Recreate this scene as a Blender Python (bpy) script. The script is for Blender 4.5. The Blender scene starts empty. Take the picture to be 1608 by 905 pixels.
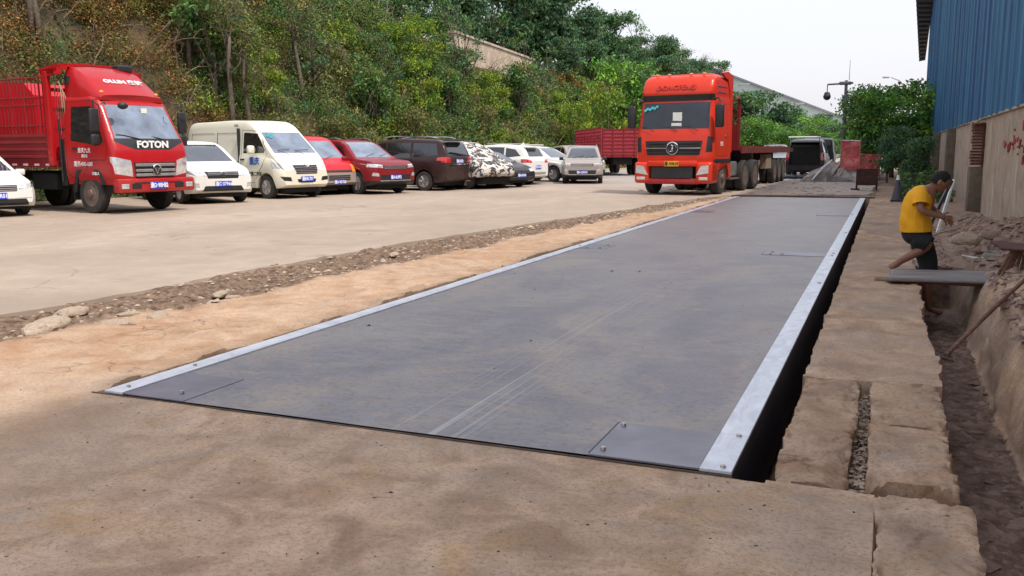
import bpy, bmesh, math, random
import numpy as np
from mathutils import Vector, Matrix
R = math.radians
random.seed(7)
rng = np.random.default_rng(11)
sc = bpy.context.scene
# ---------------------------------------------------------------- camera, world, sun, exposure
F_PX, CAM_H, ROLL = 1400.0, 1.4, 0.3
HX, HY, CX, CY = 1399.0, 240.0, 804.0, 452.5
_r = R(ROLL); _c, _s = math.cos(_r), math.sin(_r)
_yh = -_s*(HX-CX)+_c*(HY-CY); _xh = _c*(HX-CX)+_s*(HY-CY)
PITCH = math.atan2(-_yh, F_PX)
def _camray(x, y):
    X, Y = x-CX, y-CY
    xr = _c*X+_s*Y; yr = -_s*X+_c*Y
    cp, sp = math.cos(-PITCH), math.sin(-PITCH)
    return (xr, F_PX*cp+yr*sp, F_PX*sp-yr*cp)
_v = _camray(HX, HY); YAW = math.atan2(_v[0], _v[1])
def ray(x, y):
    d = _camray(x, y); cy, sy = math.cos(YAW), math.sin(YAW)
    return Vector((d[0]*cy-d[1]*sy, d[0]*sy+d[1]*cy, d[2]))
def G(x, y, z=0.0):
    d = ray(x, y); t = (z-CAM_H)/d.z; return Vector((d.x*t, d.y*t, z))
def PY(x, y, Y):
    d = ray(x, y); t = Y/d.y; return Vector((d.x*t, Y, CAM_H+d.z*t))
def PX(x, y, X):
    d = ray(x, y); t = X/d.x; return Vector((X, d.y*t, CAM_H+d.z*t))
cam_d = bpy.data.cameras.new('camera'); cam = bpy.data.objects.new('camera', cam_d)
sc.collection.objects.link(cam); sc.camera = cam
cam_d.sensor_width = 36; cam_d.lens = 36*F_PX/1608; cam_d.clip_end = 3000; cam_d.clip_start = 0.05
cam.location = (0, 0, CAM_H)
cam.rotation_euler = (Matrix.Rotation(YAW, 3, 'Z') @ Matrix.Rotation(math.pi/2-PITCH, 3, 'X') @ Matrix.Rotation(R(-ROLL), 3, 'Z')).to_euler()

SUN_EL, SUN_AZ = R(58), math.atan2(1.0, -0.42)      # direction TO the sun, clockwise from +Y
w = bpy.data.worlds.new('World'); sc.world = w; w.use_nodes = True
nt = w.node_tree; nt.nodes.clear()
sky = nt.nodes.new('ShaderNodeTexSky'); sky.sky_type = 'NISHITA'; sky.sun_disc = False
sky.sun_elevation = SUN_EL; sky.sun_rotation = SUN_AZ; sky.dust_density = 5; sky.air_density = 1.2
b1 = nt.nodes.new('ShaderNodeBackground'); b1.inputs[1].default_value = 0.05
b2 = nt.nodes.new('ShaderNodeBackground'); b2.inputs[0].default_value = (0.94, 0.93, 1.0, 1); b2.inputs[1].default_value = 0.58
ad = nt.nodes.new('ShaderNodeAddShader'); wo = nt.nodes.new('ShaderNodeOutputWorld')
nt.links.new(sky.outputs[0], b1.inputs[0]); nt.links.new(b1.outputs[0], ad.inputs[0])
nt.links.new(b2.outputs[0], ad.inputs[1]); nt.links.new(ad.outputs[0], wo.inputs[0])
sl = bpy.data.lights.new('sun', 'SUN'); sl.energy = 2.2; sl.angle = R(2.0); sl.color = (1, 0.93, 0.84)
so = bpy.data.objects.new('sun', sl); sc.collection.objects.link(so)
_sd = Vector((math.sin(SUN_AZ)*math.cos(SUN_EL), math.cos(SUN_AZ)*math.cos(SUN_EL), math.sin(SUN_EL)))
so.rotation_euler = _sd.to_track_quat('Z', 'Y').to_euler(); so.location = (10, -5, 30)
vs = sc.view_settings; vs.view_transform = 'Standard'; vs.look = 'None'; vs.gamma = 1; vs.exposure = 0.56
vs.use_curve_mapping = False
sc.render.resolution_x, sc.render.resolution_y = 1024, 576
sc.cycles.max_bounces = 6; sc.cycles.transparent_max_bounces = 4

# ---------------------------------------------------------------- materials
class NT:
    def __init__(s, name):
        s.m = bpy.data.materials.new(name); s.m.use_nodes = True; s.t = s.m.node_tree
        s.b = s.t.nodes['Principled BSDF']; s.o = s.t.nodes['Material Output']
        s.co = None
    def n(s, typ, **kw):
        nd = s.t.nodes.new(typ)
        for k, v in kw.items(): setattr(nd, k, v)
        return nd
    def l(s, a, b): s.t.links.new(a, b)
    def coord(s, scale=(1, 1, 1), rot=(0, 0, 0)):
        if s.co is None: s.co = s.n('ShaderNodeTexCoord')
        mp = s.n('ShaderNodeMapping'); mp.inputs['Scale'].default_value = scale; mp.inputs['Rotation'].default_value = rot
        s.l(s.co.outputs['Object'], mp.inputs[0]); return mp.outputs[0]
    def noise(s, scale, detail=5, rough=.55, st=(1, 1, 1), dist=0.0):
        nd = s.n('ShaderNodeTexNoise'); s.l(s.coord(st), nd.inputs['Vector'])
        nd.inputs['Scale'].default_value = scale; nd.inputs['Detail'].default_value = detail
        nd.inputs['Roughness'].default_value = rough; nd.inputs['Distortion'].default_value = dist
        return nd.outputs['Fac']
    def ramp(s, fac, stops):
        nd = s.n('ShaderNodeValToRGB'); e = nd.color_ramp.elements
        while len(e) < len(stops): e.new(.5)
        for i, (p, c) in enumerate(stops):
            e[i].position = p; e[i].color = (c, c, c, 1) if isinstance(c, (int, float)) else (*c, 1)
        s.l(fac, nd.inputs[0]); return nd.outputs[0]
    def mix(s, fac, a, b, mode='MIX'):
        nd = s.n('ShaderNodeMix', data_type='RGBA', blend_type=mode)
        for k, v in ((0, fac), (6, a), (7, b)):
            if isinstance(v, (int, float)): nd.inputs[k].default_value = v
            elif isinstance(v, tuple): nd.inputs[k].default_value = (*v, 1)
            else: s.l(v, nd.inputs[k])
        return nd.outputs[2]
    def math(s, op, a, b=0.0):
        nd = s.n('ShaderNodeMath', operation=op)
        for k, v in ((0, a), (1, b)):
            if isinstance(v, (int, float)): nd.inputs[k].default_value = v
            else: s.l(v, nd.inputs[k])
        return nd.outputs[0]
    def bump(s, h, strength=.4, dist=.02):
        nd = s.n('ShaderNodeBump'); nd.inputs['Strength'].default_value = strength; nd.inputs['Distance'].default_value = dist
        s.l(h, nd.inputs['Height']); s.l(nd.outputs[0], s.b.inputs['Normal'])
    def set(s, **kw):
        for k, v in kw.items():
            i = s.b.inputs[k]
            if isinstance(v, (int, float)): i.default_value = v
            elif isinstance(v, tuple): i.default_value = (*v, 1) if len(v) == 3 else v
            else: s.l(v, i)
def simple(name, col, rough=.5, metal=0.0, var=.15, vs_=6.0, coat=0.0, bump=0.0, spec=.5):
    t = NT(name)
    nz = t.noise(vs_, 6, .6)
    f = t.ramp(nz, [(.3, 0.0), (.7, 1.0)])
    lo = tuple(c*(1-var) for c in col); hi = tuple(min(1, c*(1+var)) for c in col)
    t.set(**{'Base Color': t.mix(f, lo, hi), 'Roughness': rough, 'Metallic': metal, 'Coat Weight': coat, 'Specular IOR Level': spec})
    if bump: t.bump(t.noise(vs_*6, 4), bump, .01)
    return t.m
def paint(name, col, dirt=(.25, .2, .16), dirtamt=.35, rough=.30, coat=.12):
    # car paint with road dust thickest low on the body
    t = NT(name)
    co = t.n('ShaderNodeTexCoord'); sp = t.n('ShaderNodeSeparateXYZ'); t.l(co.outputs['Object'], sp.inputs[0])
    low = t.ramp(sp.outputs[2], [(.25, 1.0), (1.0, .18)])
    nz = t.ramp(t.noise(2.5, 7, .65), [(.35, .1), (.75, 1.0)])
    f = t.math('MULTIPLY', t.math('MULTIPLY', low, nz), dirtamt)
    t.set(**{'Base Color': t.mix(f, col, dirt), 'Roughness': t.math('ADD', f, rough), 'Coat Weight': coat, 'Coat Roughness': .08, 'Specular IOR Level': .35})
    return t.m
M = {}
M['red'] = paint('red_paint', (.40, .006, .010), dirtamt=.3)
M['red_dull'] = paint('dull_red_paint', (.22, .010, .014), dirtamt=.5, rough=.5, coat=0)
M['redorange'] = paint('orange_red_paint', (.66, .036, .010), dirtamt=.22)
M['maroon'] = paint('dark_red_paint', (.22, .006, .012), dirtamt=.2)
M['brightred'] = paint('bright_red_paint', (.52, .008, .018), dirtamt=.2)
M['white'] = paint('white_paint', (.80, .80, .76), dirtamt=.3)
M['cream'] = paint('cream_paint', (.80, .78, .64), dirtamt=.3)
M['brown'] = paint('brown_paint', (.035, .016, .015), dirtamt=.18)
M['silver'] = paint('champagne_paint', (.34, .30, .27), dirtamt=.25, rough=.3)
M['grey'] = paint('grey_paint', (.25, .26, .28), dirtamt=.2)
M['blackp'] = paint('black_paint', (.015, .015, .02), dirtamt=.12)
M['purple'] = paint('dark_plum_paint', (.035, .025, .035), dirtamt=.15)
M['blk'] = simple('black_plastic', (.018, .018, .02), .5, 0, .3)
M['rubber'] = simple('tyre_rubber', (.035, .032, .03), .85, 0, .35, 8, bump=.3)
M['under'] = simple('underbody_black', (.012, .012, .012), .9, 0, .3)
M['chrome'] = simple('chrome', (.75, .76, .78), .15, 1.0, .06)
M['alloy'] = simple('alloy_rim', (.5, .5, .5), .35, .8, .15)
M['steelrim'] = simple('dusty_steel_rim', (.16, .12, .10), .6, .3, .3)
M['lamp'] = simple('lamp_glass', (.62, .64, .66), .08, .35, .25, 14, coat=1)
M['lampr'] = simple('red_lamp_glass', (.55, .02, .02), .12, 0, .2, 14, coat=1)
M['lampo'] = simple('amber_lamp_glass', (.8, .25, .03), .12, 0, .2, 14, coat=1)
M['gdark'] = simple('dark_window_glass', (.012, .014, .018), .04, 0, .3, 2, coat=.6, spec=.8)
M['gmid'] = simple('windscreen_glass', (.035, .045, .06), .03, .15, .5, 1.5, coat=1, spec=1)
M['glight'] = simple('bright_windscreen_glass', (.22, .27, .34), .05, .5, .5, 1.6, coat=1, spec=1)
M['plateb'] = simple('plate_blue', (.015, .06, .55), .4, 0, .1)
M['platey'] = simple('plate_yellow', (.80, .42, .02), .4, 0, .1)
M['wtext'] = simple('white_lettering', (.85, .85, .85), .4, 0, .05)
M['btext'] = simple('blue_lettering', (.02, .12, .5), .4, 0, .05)
M['ktext'] = simple('black_lettering', (.02, .02, .02), .4, 0, .05)
M['paper'] = simple('paper', (.75, .78, .72), .8, 0, .08)
M['cyan'] = simple('cyan_sticker', (.10, .55, .62), .4, 0, .3, 20)
M['hose'] = simple('brown_air_hose', (.30, .22, .15), .5)
M['reflector'] = simple('red_white_reflective_tape', (.7, .5, .48), .4)
M['camo_net'] = None

# ---------------------------------------------------------------- object helpers
COL = sc.collection
def tag(o, label=None, cat=None, group=None, kind=None):
    if label: o['label'] = label
    if cat: o['category'] = cat
    if group: o['group'] = group
    if kind: o['kind'] = kind
    return o
def empty(name, loc=(0, 0, 0), rz=0.0, label=None, cat=None, group=None, kind=None, parent=None):
    o = bpy.data.objects.new(name, None); COL.objects.link(o); o.location = loc; o.rotation_euler = (0, 0, rz)
    o.empty_display_size = .2
    if parent: o.parent = parent
    return tag(o, label, cat, group, kind)
def link(name, me, mat=None, parent=None):
    o = bpy.data.objects.new(name, me); COL.objects.link(o)
    if mat is not None and not me.materials: me.materials.append(mat)
    if parent: o.parent = parent
    return o
def copy_tree(o, parent=None):
    c = o.copy(); COL.objects.link(c)
    c.parent = parent
    for ch in list(o.children): copy_tree(ch, c)
    return c
class MB:
    def __init__(s): s.bm = bmesh.new()
    def box(s, x0, x1, y0, y1, z0, z1, rot=None, bev=0.0):
        c = Vector(((x0+x1)/2, (y0+y1)/2, (z0+z1)/2))
        r = bmesh.ops.create_cube(s.bm, size=1.0)
        bmesh.ops.scale(s.bm, vec=(abs(x1-x0), abs(y1-y0), abs(z1-z0)), verts=r['verts'])
        if bev:
            es = list({e for v in r['verts'] for e in v.link_edges})
            rr = bmesh.ops.bevel(s.bm, geom=es, offset=bev, segments=2, affect='EDGES', profile=.5)
            vv = rr['verts']
            vs_ = list({v for f in rr['faces'] for v in f.verts} | {v for v in vv if v.is_valid})
        else: vs_ = r['verts']
        if rot is not None: bmesh.ops.rotate(s.bm, cent=(0, 0, 0), matrix=rot, verts=vs_)
        bmesh.ops.translate(s.bm, vec=c, verts=vs_)
        return s
    def cyl(s, p0, p1, r0, r1=None, n=12, caps=True):
        p0, p1 = Vector(p0), Vector(p1); r1 = r0 if r1 is None else r1
        d = p1-p0; q = d.to_track_quat('Z', 'Y').to_matrix()
        a = [s.bm.verts.new(p0+q@Vector((math.cos(2*math.pi*i/n)*r0, math.sin(2*math.pi*i/n)*r0, 0))) for i in range(n)]
        b = [s.bm.verts.new(p1+q@Vector((math.cos(2*math.pi*i/n)*r1, math.sin(2*math.pi*i/n)*r1, 0))) for i in range(n)]
        for i in range(n): s.bm.faces.new((a[i], a[(i+1) % n], b[(i+1) % n], b[i]))
        if caps: s.bm.faces.new(a[::-1]); s.bm.faces.new(b)
        return s
    def tube(s, pts, r, n=6):
        pts = [Vector(p) for p in pts]; rs = r if isinstance(r, (list, tuple)) else [r]*len(pts)
        rings = []
        for i, p in enumerate(pts):
            d = (pts[min(i+1, len(pts)-1)]-pts[max(i-1, 0)])
            q = d.to_track_quat('Z', 'Y').to_matrix() if d.length > 1e-9 else Matrix.Identity(3)
            rings.append([s.bm.verts.new(p+q@Vector((math.cos(2*math.pi*k/n)*rs[i], math.sin(2*math.pi*k/n)*rs[i], 0))) for k in range(n)])
        for a, b in zip(rings, rings[1:]):
            # align rings
            k0 = min(range(n), key=lambda k: (b[k].co-a[0].co).length)
            for k in range(n): s.bm.faces.new((a[k], a[(k+1) % n], b[(k+1+k0) % n], b[(k+k0) % n]))
        s.bm.faces.new(rings[0][::-1]); s.bm.faces.new(rings[-1]); return s
    def lathe(s, prof, n=24, axis='Y', c=(0, 0, 0)):
        rings = []
        c = Vector(c)
        for r, h in prof:
            ring = []
            for i in range(n):
                a = 2*math.pi*i/n; u, v = math.cos(a)*r, math.sin(a)*r
                p = Vector((u, h, v)) if axis == 'Y' else (Vector((h, u, v)) if axis == 'X' else Vector((u, v, h)))
                ring.append(s.bm.verts.new(p+c))
            rings.append(ring)
        for a, b in zip(rings, rings[1:]):
            for i in range(n): s.bm.faces.new((a[i], a[(i+1) % n], b[(i+1) % n], b[i]))
        for rr in (rings[0], rings[-1]):
            if (rr[0].co-rr[n//2].co).length > 1e-3: s.bm.faces.new(rr)
        return s
    def prism(s, poly, axis, lo, hi):
        def P(u, v, t): return {'X': (t, u, v), 'Y': (u, t, v), 'Z': (u, v, t)}[axis]
        a = [s.bm.verts.new(P(u, v, lo)) for u, v in poly]; b = [s.bm.verts.new(P(u, v, hi)) for u, v in poly]
        n = len(poly)
        for i in range(n): s.bm.faces.new((a[i], a[(i+1) % n], b[(i+1) % n], b[i]))
        s.bm.faces.new(a[::-1]); s.bm.faces.new(b); return s
    def poly(s, pts): s.bm.faces.new([s.bm.verts.new(p) for p in pts]); return s
    def ball(s, c, r, sx=1, sy=1, sz=1, sub=2, jit=0.0, rnd=random):
        rr = bmesh.ops.create_icosphere(s.bm, subdivisions=sub, radius=r)
        for v in rr['verts']:
            k = 1+rnd.uniform(-jit, jit); v.co = Vector((v.co.x*sx*k, v.co.y*sy*k, v.co.z*sz*k))+Vector(c)
        return s
    def build(s, name, mat, parent=None, smooth=None, loc=None):
        bmesh.ops.recalc_face_normals(s.bm, faces=s.bm.faces)
        me = bpy.data.meshes.new(name); s.bm.to_mesh(me); s.bm.free()
        if smooth is not None:
            me.shade_smooth() if hasattr(me, 'shade_smooth') else None
            me.set_sharp_from_angle(angle=R(smooth))
        o = link(name, me, mat, parent)
        if loc is not None: o.location = loc
        return o
def text(name, body, size, mat, parent, loc, rot, shear=0, extrude=.003, bold=0.0, wx=1.0, align='CENTER'):
    cu = bpy.data.curves.new(name, 'FONT'); cu.body = body; cu.size = size; cu.align_x = align; cu.align_y = 'CENTER'
    cu.extrude = extrude; cu.offset = bold; cu.shear = shear; cu.resolution_u = 2
    tmp = bpy.data.objects.new(name, cu); COL.objects.link(tmp); bpy.context.view_layer.update()
    me = bpy.data.meshes.new_from_object(tmp.evaluated_get(bpy.context.evaluated_depsgraph_get())); bpy.data.objects.remove(tmp)
    me.materials.clear(); o = link(name, me, mat)
    o.parent = parent; o.location = loc; o.rotation_euler = rot; o.scale = (wx, 1, 1)
    return o
FRONT = (math.pi/2, 0, math.pi/2)     # text readable from +x
REAR = (math.pi/2, 0, -math.pi/2)
RIGHTSIDE = (math.pi/2, 0, 0)         # readable from -y
LEFTSIDE = (math.pi/2, 0, math.pi)    # readable from +y

# numpy value noise
_perm = rng.random((256, 256))
def vnoise(x, y):
    xi, yi = np.floor(x).astype(int), np.floor(y).astype(int); fx, fy = x-xi, y-yi
    fx = fx*fx*(3-2*fx); fy = fy*fy*(3-2*fy)
    a = _perm[xi % 256, yi % 256]; b = _perm[(xi+1) % 256, yi % 256]; c = _perm[xi % 256, (yi+1) % 256]; d = _perm[(xi+1) % 256, (yi+1) % 256]
    return (a*(1-fx)+b*fx)*(1-fy)+(c*(1-fx)+d*fx)*fy
def fbm(x, y, o=4):
    s = 0; a = .5
    for i in range(o): s = s+a*(vnoise(x+17.3*i, y-9.1*i)-.5)*2; x = x*2.03; y = y*2.03; a *= .5
    return s
def sstep(a, b, x): t = np.clip((x-a)/(b-a), 0, 1); return t*t*(3-2*t)
def grid_mesh(name, XX, YY, ZZ, colattr=None, smooth=True):
    ny, nx = XX.shape
    v = np.stack([XX, YY, ZZ], -1).reshape(-1, 3).astype(np.float32)
    i = np.arange(ny*nx).reshape(ny, nx)
    q = np.stack([i[:-1, :-1], i[:-1, 1:], i[1:, 1:], i[1:, :-1]], -1).reshape(-1, 4).astype(np.int32)
    return quads(name, v, q, colattr, smooth)
def quads(name, v, q, colattr=None, smooth=False):
    me = bpy.data.meshes.new(name); nq = len(q); k = q.shape[1]
    me.vertices.add(len(v)); me.vertices.foreach_set('co', v.ravel())
    me.loops.add(nq*k); me.loops.foreach_set('vertex_index', q.ravel())
    me.polygons.add(nq); me.polygons.foreach_set('loop_start', np.arange(0, nq*k, k, dtype=np.int32))
    me.polygons.foreach_set('use_smooth', np.full(nq, smooth))
    me.update(calc_edges=True)
    if colattr is not None:
        a = me.color_attributes.new('col', 'FLOAT_COLOR', 'POINT')
        c = np.ones((len(v), 4), np.float32); c[:, :colattr.shape[1]] = colattr
        a.data.foreach_set('color', c.ravel())
    return me
# ---------------------------------------------------------------- ground
def ground_material():
    t = NT('ground_concrete_and_soil')
    at = t.n('ShaderNodeAttribute', attribute_name='col'); sp = t.n('ShaderNodeSeparateColor'); t.l(at.outputs[0], sp.inputs[0])
    big = t.noise(.55, 5, .6); mid = t.noise(3.2, 7, .62, dist=.6); fine = t.noise(45, 5, .7); gr = t.noise(160, 3, .6)
    c1 = t.mix(t.ramp(mid, [(.36, 0.0), (.66, 1.0)]), (.37, .24, .155), (.70, .49, .34))
    c2 = t.mix(t.ramp(big, [(.42, 0.0), (.62, .75)]), c1, (.44, .35, .27))
    tan = t.mix(t.ramp(t.noise(1.5, 8, .68, dist=1.2), [(.52, 0.0), (.68, .7)]), c2, (.54, .335, .15))
    rusty = t.mix(t.ramp(t.noise(4.2, 8, .7, st=(1, 2.2, 1), dist=1.8), [(.58, 0.0), (.70, .7)]), tan, (.36, .20, .10))
    grey = t.mix(t.ramp(t.noise(1.9, 6, .6, dist=.8), [(.60, 0.0), (.70, .55)]), rusty, (.38, .35, .31))
    f1 = t.mix(t.ramp(fine, [(.32, .5), (.52, 0.0)]), grey, (.20, .14, .09))
    sp2 = t.ramp(t.noise(110, 2, .5), [(.66, 0.0), (.70, .8)]); f1 = t.mix(sp2, f1, (.08, .06, .05))
    conc = t.mix(t.ramp(gr, [(.68, 0.0), (.74, .55)]), f1, (.62, .57, .50))
    vo = t.n('ShaderNodeTexVoronoi'); t.l(t.coord(), vo.inputs['Vector']); vo.inputs['Scale'].default_value = 9
    pit = t.ramp(vo.outputs['Distance'], [(.045, 1.0), (.085, 0.0)])
    pitm = t.math('MULTIPLY', pit, t.ramp(t.noise(2.2, 4), [(.50, 0.0), (.58, 1.0)]))
    conc = t.mix(t.math('MULTIPLY', pitm, .85), conc, (.06, .045, .035))
    orange = t.mix(t.ramp(mid, [(.3, 0.0), (.68, 1.0)]), (.36, .20, .11), (.48, .33, .215))
    orange = t.mix(t.ramp(t.noise(1.3, 7, .7, dist=1.5), [(.48, 0.0), (.62, .8)]), orange, (.50, .38, .275))
    orange = t.mix(t.ramp(t.noise(2.6, 8, .7, dist=1.2), [(.56, 0.0), (.66, .75)]), orange, (.22, .15, .10))
    v2 = t.n('ShaderNodeTexVoronoi', feature='DISTANCE_TO_EDGE'); v2.inputs['Scale'].default_value = 1.1
    nz = t.n('ShaderNodeTexNoise'); nz.inputs['Scale'].default_value = 3.0; nz.inputs['Detail'].default_value = 6; t.l(t.coord(), nz.inputs['Vector'])
    vm = t.n('ShaderNodeVectorMath', operation='ADD'); t.l(t.coord(), vm.inputs[0]); t.l(nz.outputs['Color'], vm.inputs[1]); t.l(vm.outputs[0], v2.inputs['Vector'])
    crk = t.math('MULTIPLY', t.ramp(v2.outputs['Distance'], [(.004, 1.0), (.02, 0.0)]), t.ramp(t.noise(.9, 3), [(.46, 0.0), (.56, .85)]))
    orange = t.mix(crk, orange, (.13, .075, .045))
    orange = t.mix(t.ramp(fine, [(.3, .5), (.55, 0.0)]), orange, (.25, .14, .08))
    dirt = t.mix(t.ramp(t.noise(14, 8, .7), [(.36, 0.0), (.7, 1.0)]), (.06, .035, .022), (.32, .22, .15))
    soil = t.mix(t.ramp(t.noise(9, 8, .7), [(.35, 0.0), (.7, 1.0)]), (.07, .040, .030), (.27, .18, .13))
    c = t.mix(sp.outputs[1], conc, orange); c = t.mix(sp.outputs[0], c, dirt); c = t.mix(sp.outputs[2], c, soil)
    t.set(**{'Base Color': c, 'Roughness': .9, 'Specular IOR Level': .3})
    h = t.math('ADD', t.math('MULTIPLY', fine, .5), t.math('MULTIPLY', t.noise(18, 6, .65), .8))
    h = t.math('SUBTRACT', h, t.math('MULTIPLY', pitm, 1.0))
    t.bump(h, .7, .012)
    return t.m
M['ground'] = ground_material()
YR = [(-3, -7.6), (3.5, -7.1), (5.2, -6.96), (8.7, -6.95), (13, -6.65), (18, -6.0), (23.5, -5.35), (27.5, -4.7), (28.5, -4.3), (29.3, -.6), (31, -.45), (150, -.3)]
YD = [(-3, -6.9), (3.0, -6.5), (4.7, -6.25), (7.5, -5.75), (12.8, -5.6), (18, -5.1), (23, -4.75), (27.5, -4.4), (29, -.3), (60, 0)]
def il(tab, Y): a = np.array(tab); return np.interp(Y, a[:, 0], a[:, 1])
xs = np.unique(np.round(np.concatenate([np.arange(-8, -4.6, .05), np.arange(-4.6, -4.1, .02), np.arange(-4.1, -.7, .1), np.arange(-.7, -.3, .014),
     np.arange(-.3, .25, .04), np.arange(.25, 1.25, .018), np.arange(1.25, 2.4, .04)]), 4))
ys = [-3.0, -1.5, -.5]; y = .4
while y < 62: ys.append(y); y += max(.03, y*.0065)
ys = np.unique(np.concatenate([ys, [3.74, 3.752, 3.765, 3.78], [27.3, 27.32, 27.4]]))
X0, Y = np.meshgrid(xs, ys)
er = .372+.045*fbm(Y*0+7, Y*2.1)+.03*fbm(Y*0+1, Y*9)
el_ = -.43+.022*fbm(Y*0+3, Y*2.3)+.014*fbm(Y*0, Y*11)
X = X0+(er-.372)*np.exp(-((X0-.372)/.12)**2)+(el_+.43)*np.exp(-((X0+.43)/.05)**2)
Z = .006*fbm(X*1.1, Y*1.1)+.0035*fbm(X*7, Y*7)
xr, xd = il(YR, Y), il(YD, Y)
jit = .34*fbm(X*1.3+5, Y*1.0)+.12*fbm(X*6, Y*6)
dirt = sstep(xd+jit+.16, xd+jit-.12, X)
lump = np.clip(fbm(X*4, Y*4+3, 5), -1, 1)
Z = Z-dirt*(.022-.085*lump-.04*np.clip(fbm(X*11, Y*11), 0, 1))
near_o = sstep(-3.9, -4.6+0*X, X)*(1-dirt*.9)*sstep(3.6, 4.4, Y+.35*fbm(X*1.2, Y*1.2))
near_o2 = sstep(-3.2, -4.4, X+.5*fbm(X*.8, Y*.8+9))*sstep(4.2, 3.4, Y)*.55
orange = np.clip(near_o*(.42+.8*np.clip(fbm(X*.7+3, Y*.45), -.4, 1)+.35)+near_o2, 0, .95)*(Y < 28.2)
# apron steps left of the deck
stepn = (fbm(X*.9+40, Y*.7, 3) > .12) & (X < -4.25) & (X > -5.3) & (Y > 4.5) & (Y < 27)
Z = Z+np.where(stepn, .022, 0)
apr = (X < -4.25) & (X > xd-.2) & (Y > 3.9) & (Y < 27)
Z = Z+np.where(apr, .016*np.round(2.5*fbm(X*1.1+8, Y*.8+2, 5))+.010*fbm(X*9, Y*9, 3), 0)
# crevice along the deck's left edge
cre = (X > -4.235-.05*np.clip(fbm(Y*1.9, X*0+2)*2.2, 0, 1)-.012) & (X < -4.1) & (Y > 3.76) & (Y < 27.3)
Z = np.where(cre, -.11+.03*fbm(X*9, Y*9), Z)
pit = (X > -4.14) & (X0 < np.where((Y > 3.8) & (Y < 5.66), -.405, -.43)) & (Y > 3.758) & (Y < 27.31)
Z = np.where(pit, -.62+.03*fbm(X*5, Y*5), Z)
sl_in = (X0 > -.41) & (X0 < .345) & (Y > 3.80+.03*fbm(X*5, Y*0)) & (Y < 5.66)
Z = np.where(sl_in, -.13+.03*fbm(X*9, Y*9), Z)
sl_near = (X0 > .035) & (X0 <= .34) & (Y < 3.79) & (Y > 1.2)
Z = np.where(sl_near, -.14, Z)
EC = np.where(Y < 5.66, .335, .372)
strip = (X0 >= -.435) & (X0 <= EC) & (Y > 5.6)
Z = np.where(strip, Z+.035*fbm(X*2.4, Y*1.6)+.016*fbm(X*9, Y*9)-.05*np.exp(-np.minimum(np.abs(X-er), np.abs(X+.42))/.02)*np.clip(fbm(X*8, Y*8+4)*1.5, 0, 1), Z)
bl = .80+.07*fbm(X*0+11, Y*1.1)+.03*fbm(X*0, Y*5)
bt = bl+.20
tr = (X0 > EC) & (Y < 11.9)
bank = -.52+.60*sstep(bl, bt, X)+.07*np.clip((X-bt)/.6, 0, 1)+.09*fbm(X*3.5, Y*3.5, 6)*sstep(bl, bt, X)+.06*fbm(X*11, Y*11, 4)*sstep(bl-.04, bt, X)
heap = .42*np.exp(-((X-1.75)/.42)**2-((Y-13.8)/2.4)**2)+.25*np.exp(-((X-1.45)/.3)**2-((Y-17.5)/1.8)**2)+.12*np.exp(-((X-1.3)/.4)**2-((Y-9.0)/1.2)**2)
bank = bank+heap*(1+.5*fbm(X*4.5, Y*4.5, 5))*sstep(bl, bt, X)
Z = np.where(tr, np.where(X < bl, -.52+.035*fbm(X*4, Y*4), bank), Z)
tr2 = (X0 > EC) & (Y >= 11.9)
Z = np.where(tr2, -.02+.05*fbm(X*2.5, Y*2.5, 5)+heap*(1+.5*fbm(X*4.5, Y*4.5, 5)), Z)
Z = np.where((X < xr-.04) & (Y < 29), np.minimum(Z, -.012), Z)
bm_ = (X > bl-.05) & (X < bt+.25) & (Y < 11.9) & (X0 > EC)
X = X+np.where(bm_, .06*fbm(Y*3.2, Z*5+3, 4)+.035*fbm(Y*12, Z*16, 3), 0)
soil = np.where(X0 > EC-.005, 1.0, 0)*(.62+.38*(X < bl)*(Y < 12))+np.where(pit | sl_in, .8, 0)
soil = np.clip(np.maximum(soil, .45*sstep(6, 12, Y)*strip*(.5+fbm(X*1.4, Y*1.1))), 0, 1)
soil = np.where(sl_near, 0, soil)
bankc = np.where((X > bl) & (X0 > EC) & (Y < 10.5), 1.0, 0)
soil = soil-bankc*(.18+.4*sstep(-.3, .3, fbm(X*2, Y*2)))
soil = np.clip(soil, 0, 1); orange = np.where(strip | sl_near, .30*np.clip(.5+fbm(X*2, Y*1.5), 0, 1), orange)
dcol = np.clip(dirt+np.where(cre, 1, 0), 0, 1)
# grey asphalt beyond the far end reads as dirt-dark
far = sstep(27.3, 28.0, Y)*(X < .3)
dcol = np.maximum(dcol, far*.55)
colr = np.stack([dcol, orange, soil], -1).reshape(-1, 3)
GZ = Z.copy(); g = link('ground', grid_mesh('ground', X, Y, Z, colr), M['ground']); tag(g, kind='structure')
g.data.set_sharp_from_angle(angle=R(50))
# far ground, four sheets round the modelled strip
def ground_far_mat():
    t = NT('far_ground_soil'); c = t.mix(t.ramp(t.noise(.4, 6), [(.35, 0.0), (.65, 1.0)]), (.20, .15, .10), (.30, .24, .18))
    t.set(**{'Base Color': c, 'Roughness': .95}); t.bump(t.noise(8, 5), .4, .03); return t.m
M['farground'] = ground_far_mat()
mb = MB()
Bz = -.07
for x0, x1, y0, y1 in ((-900, -8, -300, 1500), (-8, 2.38, -300, -3), (-8, 2.38, 61, 1500), (2.38, 900, -300, 1500)):
    mb.poly([(x0, y0, Bz), (x1, y0, Bz), (x1, y1, Bz), (x0, y1, Bz)])
gf = mb.build('ground', M['farground']); tag(gf, kind='structure')
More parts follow.
